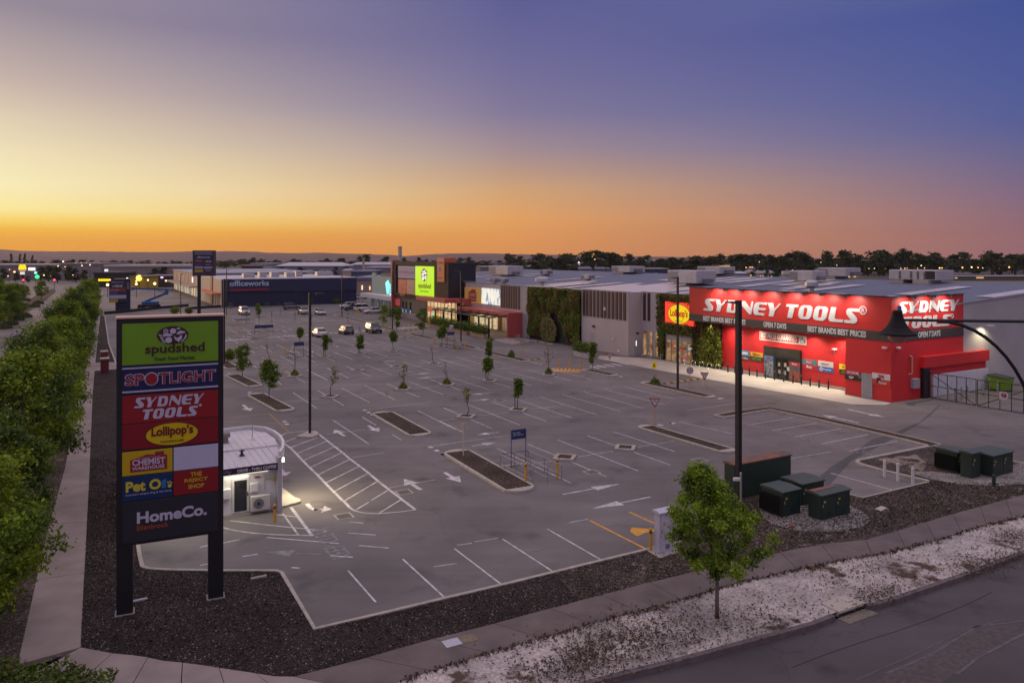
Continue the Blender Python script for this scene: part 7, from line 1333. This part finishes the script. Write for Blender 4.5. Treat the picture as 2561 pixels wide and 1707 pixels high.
# ------------------------------------------------------------------ trees
M['bark'] = mat('bark',(.085,.070,.062),.85,var=.3,scale=6); M['palebark'] = mat('pale_bark',(.16,.13,.115),.85,var=.25,scale=6); M['farbark'] = mat('far_bark',(.04,.03,.026),.9)
def limb(g, p0, p1, r0, r1, r, k=3):
    P = [p0]; 
    for i in range(1, k+1):
        t = i/k; q = p0.lerp(p1, t)+Vector(r.normal(size=3))*(p1-p0).length*.04*(1 if i < k else 0); P.append(q)
    for i in range(k): g.tube(P[i], P[i+1], r0+(r1-r0)*i/k, r0+(r1-r0)*(i+1)/k, 7, False)
    return P
def clumps(centers, per, rad, r, squash=.8):
    c = np.repeat(np.asarray(centers), per, 0); off = r.normal(size=c.shape)*rad*.55; off[:,2] *= squash; return c+off
def bushy(name, label, cat, seed, h, trunk, crown_fn, nclump, per, rad, leaf, cols, pr_, tr=.07, nl=8, group=None, bark=None, parent_loc=(0,0,0)):
    """trunk with limbs reaching into a crown of leaf clumps; crown_fn(u) gives radius at height fraction u"""
    r = np.random.default_rng(seed); t = thing(name, label, cat, parent_loc, 0, group); g = MB(); cz0 = trunk
    top = Vector((r.normal()*.08, r.normal()*.08, h*.80)); g.tube((0,0,-.05),(0,0,cz0),tr,tr*.8,9); limb(g, Vector((0,0,cz0)), top, tr*.8, tr*.2, r, 4)
    cs = []; 
    for i in range(nclump):
        u = r.beta(1.25,1.25); R_ = crown_fn(u); a = r.uniform(0,2*math.pi); q = R_*(r.random()**.45)*(.75+.35*r.random()); cs.append((q*math.cos(a), q*math.sin(a), cz0+(h-cz0)*u))
    for i in range(nl):
        c_ = cs[int(r.integers(len(cs)))]; z0 = cz0+(c_[2]-cz0)*.45; limb(g, Vector((0,0,max(z0,cz0*.9))), Vector(c_), tr*.45, tr*.1, r, 3)
    g.build('trunk', bark or M['bark'], t, True)
    P = clumps(cs, per, rad, r); k = np.repeat(r.choice(len(cols), len(cs), p=pr_), per); flip = r.random(len(k)) < .2; k = np.where(flip, r.choice(len(cols), len(k), p=pr_), k)
    out = P-np.array([0,0,cz0+(h-cz0)*.4]); out /= np.linalg.norm(out,axis=1)[:,None]+1e-6
    leafmesh('crown', P, leaf, [LF[c] for c in cols], k, out*.8, .3, t, seed); return t
# the street tree in front
p = at(1793,1546); k_ = p.y/FPX
prof = [(0,.5),(.10,1.35),(.22,2.0),(.4,2.0),(.55,1.65),(.7,1.25),(.85,.7),(1,.2)]
fn = lambda u: float(np.interp(u, [a for a,_ in prof], [b for _,b in prof]))
ft = bushy('street_tree','bright green leafy street tree with a thin grey trunk standing in pale sand','tree',21,5.75,1.75,fn,150,140,.24,.112,('fresh','green','dark'),[.55,.33,.12],.085,16,bark=M['palebark'])
ft.location = p
for ch in ft.children:
    if ch.name.startswith('crown'):
        co = np.empty(len(ch.data.vertices)*3,'f'); ch.data.vertices.foreach_get('co', co); co = co.reshape(-1,3); co[:,0] -= np.clip((co[:,2]-3.4)*.30,0,1); co[:,0] += .03; ch.data.vertices.foreach_set('co', co.ravel()); ch.data.update()
# left row along the footpath
protos = []
for i, (cols, pr_) in enumerate(((('green','lime','dark'),[.40,.34,.26]),(('green','lime','fresh'),[.42,.36,.22]),(('dark','green','lime'),[.30,.44,.26]))):
    fnr = lambda u, i=i: 3.3*math.sin(math.pi*min(max(.12+.8*u,0),1))**.6*(1-.25*u)
    protos.append(bushy('roadside_tree','dense green roadside tree in the row along the left footpath','tree',40+i,7.9,1.5,fnr,80,190,.55,.205,cols,pr_,.14,10,'roadside trees along the left footpath'))
ll = [at(*p) for p in left_l]; a0, a1 = ll[0], ll[-1]
ys = [21,27,33.5,40.5,48,56,64.5,73.5,83,93,103.5,114.5,126,138,151,165,180,193]
def leftx(y):
    for a, b in zip(ll[:-1], ll[1:]):
        if a.y <= y <= b.y: return a.x+(b.x-a.x)*(y-a.y)/(b.y-a.y)
    return a0.x+(y-a0.y)*(ll[1].x-a0.x)/(ll[1].y-a0.y)
rr = np.random.default_rng(77); LBL = 'dense green roadside tree in the row along the left footpath'
for i, y in enumerate(ys):
    q = Vector((leftx(y)-1.55-.5*rr.random()-(.9 if i < 1 else 0)-.25*(i > 5), y, .05)); pr0 = protos[i%3]; s = rr.uniform(.80,1.16)*(.7 if i == 0 else .86 if i == 1 else 1.0)
    if i < 3: pr0.location = q; pr0.rotation_euler = (0,0,rr.uniform(0,6.28)); pr0.scale = (s,s,s)
    else: dup(pr0, q, rr.uniform(0,6.28), LBL, 'roadside trees along the left footpath', s)
lab2 = 'olive green tree on the median of the left road'
for i, (x, y, s) in enumerate(((10,818,1.0),(46,792,.95),(-40,845,1.05),(25,803,.98),(-15,775,1.1),(104,747,.70),(-60,800,1.1))): dup(protos[(i+2)%3], at(x,y), i*1.3, lab2, 'trees on the left road median', s)
sh = thing('round_shrub','clipped round dark shrub on the left road median','shrub',at(60,794),0,'round shrubs on the median'); r = np.random.default_rng(4); u = r.normal(size=(700,3)); u /= np.linalg.norm(u,axis=1)[:,None]; u[:,2] = np.abs(u[:,2]); leafmesh('foliage', u*np.array([1.6,1.6,1.1])*(.85+.2*r.random((700,1))), .32, [LF['dark'],LF['brown']], r.choice(2,700,p=[.75,.25]), u, 0, sh, 4)
for x, y in ((42,801),(26,813),(8,822),(96,760),(86,768)): dup(sh, at(x,y), x, None, None, .9)
hd = thing('hedge','low dark green hedge at the bottom left corner beside the footpath','hedge',at(120,1700)); r = np.random.default_rng(9); n = 9000; P = np.stack([r.uniform(-5,2.4,n), r.uniform(-5,.55,n), r.random(n)**.6*.55],1); P = P[(P[:,1] < .35-.06*(P[:,0]+1)**2+.2*np.sin(P[:,0]*3)) | (P[:,0] < -2.2)]; leafmesh('foliage', P, .17, [LF['green'],LF['dark'],LF['olive']], r.choice(3,len(P),p=[.35,.5,.15]), np.array([[0,0,.6]]), 0, hd, 3)
hd2 = thing('low_shrub','dark spreading shrub at the left edge beneath the roadside trees','shrub',at(20,1560)); P = np.stack([r.normal(size=2600)*.5-1.6, r.normal(size=2600)*1.0, np.abs(r.normal(size=2600))*.5],1); leafmesh('foliage', P, .2, [LF['dark'],LF['brown'],LF['olive']], r.choice(3,2600,p=[.55,.25,.2]), np.array([[0,0,.6]]), 0, hd2, 5)
# young trees of the car park: base px, top px, crown width px, crown bottom fraction, kind, label
def young(base, top, wpx, cb, kind, label, lean=0.0, clump=False, stake=False):
    p = at(*base)+Vector((0,0,.1)); h = zat(top[1], p.y); k = p.y/FPX; w = max(wpx*k, .3); r = np.random.default_rng(int(base[0]*13+base[1])); t = thing('young_tree', label, 'tree', p)
    dx = (top[0]-base[0])*k; g = MB(); T = Vector((dx,0,h*.9)); limb(g, Vector((0,0,-.05)), T, .045 if h > 2 else .03, .012, r, 5)
    leafy = kind in ('leafy','column','lime'); nC = dict(leafy=46,column=38,lime=40,sparse=13,bare=5,dry=16)[kind]; cs = []
    for i in range(nC):
        u = r.beta(1.3,1.2); z = h*(cb+(1-cb)*u); R_ = w/2*(math.sin(math.pi*min(.12+.82*u,1))**.55 if kind != 'column' else .8+.2*math.sin(u*9)); a = r.uniform(0,6.28); q = R_*r.random()**.5; c = Vector((dx*z/h+q*math.cos(a), q*math.sin(a), z)); cs.append(c)
        if i % 3 == 0 or not leafy: limb(g, Vector((dx*max(z-.4,0)/h,0,max(z-.5,h*cb*.8))), c, .014, .005, r, 2)
    if stake: g.tube((-.22,0,0),(-.22,0,1.5),.04)
    g.build('trunk', M['bark'], t)
    cols, pr_ = dict(leafy=(('green','dark','lime'),[.5,.32,.18]),column=(('dark','green','lime'),[.45,.4,.15]),lime=(('lime','green','olive'),[.5,.35,.15]),sparse=(('olive','lime','gold'),[.4,.35,.25]),bare=(('brown','olive','white'),[.5,.3,.2]),dry=(('white','brown','pale'),[.45,.3,.25]))[kind]
    per = dict(leafy=46,column=44,lime=44,sparse=16,bare=6,dry=10)[kind]; P = clumps(np.array([tuple(c) for c in cs]), per, min(.16+w*.10,.30) if leafy else .15, r)
    leafmesh('crown', P, .19 if leafy else .14, [LF[c] for c in cols], r.choice(len(cols), len(P), p=pr_), None, .2, t, int(base[0]))
    if clump:
        n = 420; a = r.uniform(0,6.28,n); q = r.random(n)**.5; P = np.stack([q*np.cos(a)*.42, q*np.sin(a)*.42, r.random(n)*.75*(1.1-q)],1); leafmesh('grass_tuft', P, .34, [LF['green'],LF['olive']], r.choice(2,n,p=[.6,.4]), np.stack([np.cos(a),np.sin(a),np.zeros(n)],1), -1.2, t, 3, .16)
    return t
young((606,942),(606,867),42,.18,'leafy','leafy young tree at the left kerb island nearest the pylon top'); young((673,1000),(674,906),46,.32,'leafy','broad young tree with bright leaves just left of the tall lamp post'); young((575,906),(574,878),24,.2,'lime','shrubby yellow green tree at the foot of the lamp post by the pylon'); young((673,901),(667,852),10,.5,'bare','nearly bare leaning sapling behind the leafy kerb trees'); young((737,939),(736,880),16,.35,'bare','bare sapling over a big grass tuft left of the tall lamp post',clump=True)
young((828,991),(839,917),22,.42,'sparse','leaning sparse sapling in a planter right of the tall lamp post'); young((1008,972),(1010,914),24,.4,'sparse','sparse sapling with grass at its foot, second planter in its row',clump=True); young((1117,961),(1114,905),24,.45,'bare','sapling with brownish thin crown, third planter in its row',clump=True); young((1086,907.5),(1078,862),14,.5,'bare','leaning thin sapling in the row behind, with few leaves'); young((900.6,883),(902,841),15,.25,'column','narrow leafy sapling with twin stakes, mid lot',stake=True); young((984,876),(983,832),16,.5,'leafy','small round headed sapling on a clean stick, mid lot'); young((749,855),(751,822.5),13,.35,'leafy','small leafy sapling left of the tall lamp post, far side'); young((812.6,890),(814,840),13,.28,'column','narrow leafy sapling right of the tall lamp post, with stakes',stake=True); young((826,857),(826,840),8,.3,'bare','tiny bare sapling with a grass tuft behind the white sedan',clump=True)
young((1055,840),(1057,772.5),33,.22,'leafy','broad leafy tree in the island at the main entrance'); young((958.7,816),(959.5,764),24,.15,'lime','bright narrow tree by the parked coupe at the shops'); young((992,827),(997,769),14,.15,'leafy','thin upright tree beside the red fin lamp post'); young((1103,867),(1106,817),20,.4,'leafy','leafy sapling at the left end of the trolley row'); young((1220,897),(1226,846),14,.12,'column','tall narrow leafy tree in the middle row behind its twin'); young((1220,950.6),(1220,899),21,.40,'leafy','leafy staked tree with a short stem, middle of the lot',stake=True); young((1372,935),(1371,870),32,.4,'dry','pale dried out tree with a wide bare crown near the yellow posts',clump=True); young((1166,1040),(1168,967),26,.50,'sparse','small yellow green sapling in the planter behind the nearest trolley bay'); young((1294,1024),(1297,952),18,.42,'column','two clump narrow sapling beside a dark stake, right of centre',stake=True); young((1480,925),(1483,858),15,.25,'column','dark columnar tree on the island by the zebra crossing')
young((646,790),(646,761),11,.1,'lime','bright green small tree among the farthest bays'); young((617,808),(616.5,779),9,.55,'sparse','thin sapling right of the white wagon'); young((679.5,804),(679,779),6,.6,'bare','bare stick sapling in the far bays, second from the left'); young((738,801),(738,777),6,.6,'bare','bare stick sapling in front of the pale pickup'); young((701,790),(701,772),7,.5,'bare','tiny bare sapling in the farthest row of bays'); young((779,814),(779,781),7,.6,'bare','bare stick sapling near the silver sedan'); young((871,808),(869,764),8,.55,'bare','bare sapling at the thin kerb near the yellow diamond sign'); young((648,813),(647,789),6,.6,'bare','bare sapling behind the small navy trolley sign'); young((901,840),(900,816),12,.5,'bare','withered sapling behind the grey hatchback')
for i, (x, yb_, yt, w_, kd, l) in enumerate(((577.5,775,758,13,'sparse','palm like verge tree at the left corner of the navy store'),(668,769,756,13,'sparse','grey green verge tree in front of the navy store, left of centre'),(699,767,757,11,'bare','thin verge shrub in front of the middle of the navy store'),(757,760,745,13,'leafy','round verge tree in front of the navy store behind the pickup'),(781,762,748,12,'bare','pale thin verge tree behind the lamp head'),(818,759,744,9,'column','narrow verge tree in front of the right part of the navy store'),(841,760,748,12,'leafy','round dark verge shrub in front of the right part of the navy store'),(877.5,755,741,10,'leafy','verge tree at the right corner of the navy store'),(437,788,768,22,'lime','bright leafy tree by the low wall below the boom lift'),(473,787,771,16,'leafy','smaller leafy tree right of the bright one by the low wall'),(727,767,756,10,'bare','small bare verge shrub above the grey wagon'))): young((x,yb_),(x,yt),w_,.2,kd,l)
def tuft(p, label, n=420, s=.5, h=.9): 
    t = thing('shrub', label, 'shrub', p); r = np.random.default_rng(int(abs(p.x*31+p.y))); a = r.uniform(0,6.28,n); q = r.random(n)**.5; P = np.stack([q*np.cos(a)*s, q*np.sin(a)*s, .1+r.random(n)*h*(1.15-q)],1); leafmesh('foliage', P, .32, [LF['green'],LF['dark']], r.choice(2,n), np.stack([np.cos(a),np.sin(a),np.zeros(n)],1), -1.0, t, 2, .2)
tuft(at(1639,962), 'spiky green shrub at the far tip of the lamp post island'); tuft(at(1279,893), 'dark spiky shrub on the long island before the green wall', 380, .5, 1.1)
pl = planter(0,3.4,'dark planter of tall green shrubs by the slatted grey facade',0,1.1,.75,1.1,('green','dark'),org=at(1434,889)-B*0,rz=RA,wall=M['unit'])
planter(0,1.4,'dark hedge shrub block at the foot of the red fin',0,1.2,.4,2.0,('dark','green'),org=at(966,797),rz=RA,wall=M['concrete'])
# ------------------------------------------------------------------ far trees, hills, lights
def farproto(seed, kind):
    r = np.random.default_rng(seed); t = thing('far_tree','dark distant tree in the tree line beyond the roofs','tree',(0,-500,0),0,'dark trees of the far tree line'); g = MB(); cs = []
    if kind == 'pine':
        for i in range(8): a = r.uniform(0,6.28); q = r.uniform(1,5); c = Vector((q*math.cos(a),q*math.sin(a),r.uniform(8,13.5)-q*.3)); cs += [tuple(c+Vector(r.normal(size=3))*Vector((1.3,1.3,.5)).length*.4) for _ in range(3)]; limb(g, Vector((0,0,5)), c, .25, .08, r, 2)
        per, rad, lf = 36, 1.5, 1.1
    elif kind == 'round':
        for i in range(20): u = r.random(); a = r.uniform(0,6.28); q = 4.2*math.sin(math.pi*min(.15+.8*u,1))*r.random()**.5; cs.append((q*math.cos(a),q*math.sin(a),2+9.5*u))
        per, rad, lf = 40, 1.5, 1.1
    else:
        for i in range(22): u = i/22; a = r.uniform(0,6.28); q = 2.6*(1-u)*r.random()**.4+.1; cs.append((q*math.cos(a),q*math.sin(a),1.5+13*u))
        per, rad, lf = 22, .7, .9
    limb(g, Vector((0,0,-.3)), Vector((0,0,9)), .35, .15, r, 3); g.build('trunk', M['farbark'], t)
    leafmesh('crown', clumps(cs, per, rad, r, .6), lf, [LF['far'],LF['dark']], r.choice(2,len(cs)*per,p=[.75,.25]), None, 0, t, seed, .8); return t
fps = [farproto(100,'pine'), farproto(101,'pine'), farproto(102,'round'), farproto(103,'round'), farproto(104,'conifer')]; used = [False]*5
def fartree(kind, x, yt, Y, label=None, group=None, wf=1.0):
    pr0 = fps[kind]; hh = {0:14,1:14,2:12,3:12,4:15}[kind]; s = max((zat(yt,Y))/hh, .25); q = Vector(((x-CX)*Y/FPX, Y, 0))
    if not used[kind] and not label: used[kind] = True; pr0.location = q; pr0.rotation_euler = (0,0,x); pr0.scale = (s*wf,s*wf,s); return pr0
    o = dup(pr0, q, x, label, group, s); o.scale = (s*wf,s*wf,s); return o
r = np.random.default_rng(55)
topline = [(0,652),(90,650),(180,650),(300,650),(420,652),(560,652),(600,646),(640,643),(680,648),(740,647),(800,650),(830,643),(870,646),(930,636),(960,640),(1000,645),(1060,643),(1120,645),(1170,642),(1200,650),(1260,642),(1300,633),(1340,632),(1370,641),(1400,634),(1424,636),(1470,634),(1500,630),(1540,634),(1570,635),(1600,640),(1640,644),(1690,641),(1730,639),(1790,637),(1830,637),(1870,634),(1910,634),(1940,638),(1970,634),(2010,628),(2060,630),(2110,628),(2140,632),(2190,625),(2230,630),(2270,624),(2310,636),(2350,634),(2410,633),(2470,631),(2520,634),(2561,646)]
for x, yt in topline:
    for j in range(2):
        xx = x+r.uniform(-22,22); right = xx > 1280; Y = r.uniform(480,720) if right else r.uniform(620,950); kd = int(r.choice([0,1,2,3], p=[.4,.35,.15,.1] if right else [.1,.1,.4,.4])); fartree(kd, xx, yt+r.uniform(-1,5)+(4 if j else 0), Y, None, None, r.uniform(1.0,1.35))
for x in np.arange(-30,2600,12):
    right = x > 1280; fartree(int(r.choice([2,3])), x+r.uniform(-10,10), (650 if right else 652)+r.uniform(-2,4), r.uniform(560,800) if right else r.uniform(850,1150), None, None, 2.3)
for x, yt in ((28,632),(50,633),(62,632),(81,636)): fartree(4, x, yt, 700, 'tall pointed conifer standing above the far left tree line', 'pointed conifers at far left', .8)
mid = [(8,672,702),(40,682,704),(70,690,706),(103,668,702),(122,665,704),(143,667,706),(172,667,702),(188,672,706),(212,676,704),(228,668,700),(268,667,702),(284,664,700),(300,667,702),(318,670,702),(345,664,702),(365,668,704),(388,672,708),(410,668,706),(560,671,690),(705,668,690),(750,668,690),(840,668,690),(868,666,690),(1385,668,690),(1415,664,692),(1440,667,690),(1505,655,676),(1530,658,678),(1560,660,684),(1590,662,684),(1620,660,680),(1680,660,680),(1700,672,690),(1806,670,697),(1840,664,690),(1855,672,692),(1880,679,696),(1900,664,696),(1918,676,698),(1940,672,698),(1948,668,690),(2000,662,690),(2070,664,690),(2095,658,688),(2170,660,690),(2200,658,690),(2330,668,690),(2380,664,686),(2440,664,688),(2500,666,690)]
for x, yt, yb_ in mid: Y = FPX*CAMH/(yb_-HZ); fartree(int(r.choice([2,3])), x, yt, Y, 'olive green tree standing between the distant buildings', 'garden trees among the distant buildings', 1.15)
# hills
ridge = [(-700,618),(-200,621),(0,623),(60,627),(130,628.5),(250,628),(300,629.5),(400,630.5),(480,628.5),(560,628),(620,628),(680,632),(760,632.5),(800,631),(850,633.5),(900,634.5),(970,637),(1010,640),(1050,638),(1100,634.5),(1160,633),(1220,633.5),(1290,635.5),(1360,637),(1424,637),(1500,638.5),(1600,641),(1750,643),(1900,645),(2600,647),(3300,648)]
vs, fs__ = [], []; n = 260; xs = np.linspace(-700,3300,n); yr = np.interp(xs,[a for a,_ in ridge],[b for _,b in ridge]); rh = np.random.default_rng(2)
from mathutils import noise as mn
for i in range(n):
    for j in range(9):
        t = j/8; Y = 1750+t*950; X = (xs[i]-CX)*(1750+t*950)/FPX; zt_ = max(CAMH-(yr[i]-HZ)*2700/FPX, 2); z = zt_*(t**.8)*(1+.10*mn.noise(Vector((X*.004,Y*.006,1)))*(1-t))+ (rh.uniform(-.5,.9) if j == 8 else mn.noise(Vector((X*.02,Y*.02,0)))*1.0)
        vs.append((X,Y,z-.3))
for i in range(n-1):
    for j in range(8): fs__.append((i*9+j,(i+1)*9+j,(i+1)*9+j+1,i*9+j+1))
struct(MB()._add(vs,fs__).build('hills', mat('hill_scrub',(.125,.080,.082),.95,var=.25,scale=.02,det=8), None, True))
# lit street lamps far off
def farlight(x, y, Y, c, s, rad, label, group):
    t = thing('street_lamp', label, 'street lamp', ((x-CX)*Y/FPX, Y, 0), 0, group); z = zat(y,Y); MB().lathe([(.02,-rad),(rad*.8,-rad*.6),(rad,0),(rad*.8,rad*.6),(.02,rad)],8,(0,0,max(z,1))).build('lamp', glow('far_lamp',c,s), t); MB().tube((0,0,0),(0,0,max(z,1)-rad),.09,n=5).build('pole', M['farbark'], t); return t
wt, og, yw_ = (1,.92,.75), (1,.42,.12), (1,.72,.28)
for x, y, c, s, rad in [(36,680,og,5,1.0),(75,673,og,4,.8),(145,666,yw_,4,.8),(158,654,wt,4,.6),(117,674,wt,3,.5),(24,674,yw_,2,.5),(269,712,yw_,5,.8),(341,710,yw_,4,.7),(387,709,yw_,5,.8),(341,703,yw_,3,.5)]: farlight(x,y,420 if y < 700 else 250,c,s*.8,rad*.55,'small lit street lamp among the shops at far left','lit street lamps at far left')
for x, y in ((58,700),(136,699.5)): farlight(x,y,300,(1,.04,.10),4,.38,'red traffic light glowing at the far left junction','red traffic lights')
t = farlight(93,692,300,(.05,1,.25),1.5,.8,'green lit fuel price sign at the far left junction',None); farlight(89,682,330,(.3,1,.75),1.2,.6,'pale green lit totem left of the roadside trees',None)
for x, y, c, s in [(1487,648,og,5),(1481,641,wt,2),(1437,679,yw_,4),(1524,684,wt,3),(1793,655,yw_,3),(1801,655,wt,2),(1809,653,og,2.5),(1866,669,yw_,3),(1876,668,og,3),(1881,668,og,3),(1899,655,wt,2),(1946,669,yw_,3),(1950,670,wt,3),(1985,670,wt,3),(1982,675,yw_,2),(2007,671,og,3),(2013,671,yw_,3),(2019,670,wt,2),(2040,663,yw_,2.5),(2074,671,og,6),(2093,663,yw_,2),(2119,671,wt,3),(2129,672,yw_,2),(2149,671,og,2.5),(2173,671,yw_,3),(2187,671,wt,2),(2214,671,yw_,2),(2253,671,wt,2),(2263,671,yw_,2.5),(2269,670,og,2),(2295,671,og,2),(2304,664,wt,3),(2312,670,og,3),(2350,670,og,5),(2356,670,yw_,3),(2407,669,og,5),(2430,668,yw_,5),(2446,669,og,4),(2458,670,wt,2),(2499,670,yw_,2),(2524,668,og,5),(2543,668,yw_,4),(2556,661,wt,2),(2053,656,yw_,2)]: farlight(x,y,520,c,s*.6,.26+.05*s,'tiny lit street lamp in front of the dark pines at far right','lit street lamps before the pines')

for x, y, c, s in [(250,694,yw_,2),(262,688,wt,1.5),(275,700,og,2.5),(296,690,yw_,2),(318,696,wt,2),(332,681,wt,1.5),(370,700,yw_,3),(402,688,wt,1.5),(415,702,yw_,2.5),(428,694,yw_,2),(20,690,og,2),(60,668,wt,1.5),(110,688,yw_,2),(128,690,og,2),(182,688,yw_,2),(205,664,wt,1.5),(225,662,wt,1.5),(288,676,wt,1.5)]: farlight(x,y,400 if y < 695 else 300,c,s,.36,'small lit street lamp among the shops at far left','lit street lamps at far left')
# ------------------------------------------------------------------ evening haze: one even box of air over the whole place
def haze(density):
    m = bpy.data.materials.new('haze_air'); m.use_nodes = True; nt = m.node_tree; nt.nodes.clear(); o = nt.nodes.new('ShaderNodeOutputMaterial'); v = nt.nodes.new('ShaderNodeVolumePrincipled')
    v.inputs['Color'].default_value = (.92,.86,.88,1); v.inputs['Density'].default_value = density; v.inputs['Anisotropy'].default_value = .25; nt.links.new(v.outputs[0], o.inputs['Volume'])
    b = MB().box(-3500,3500,-120,3200,-1.3,90).build('haze', m); stuff(b)
haze(.00005)
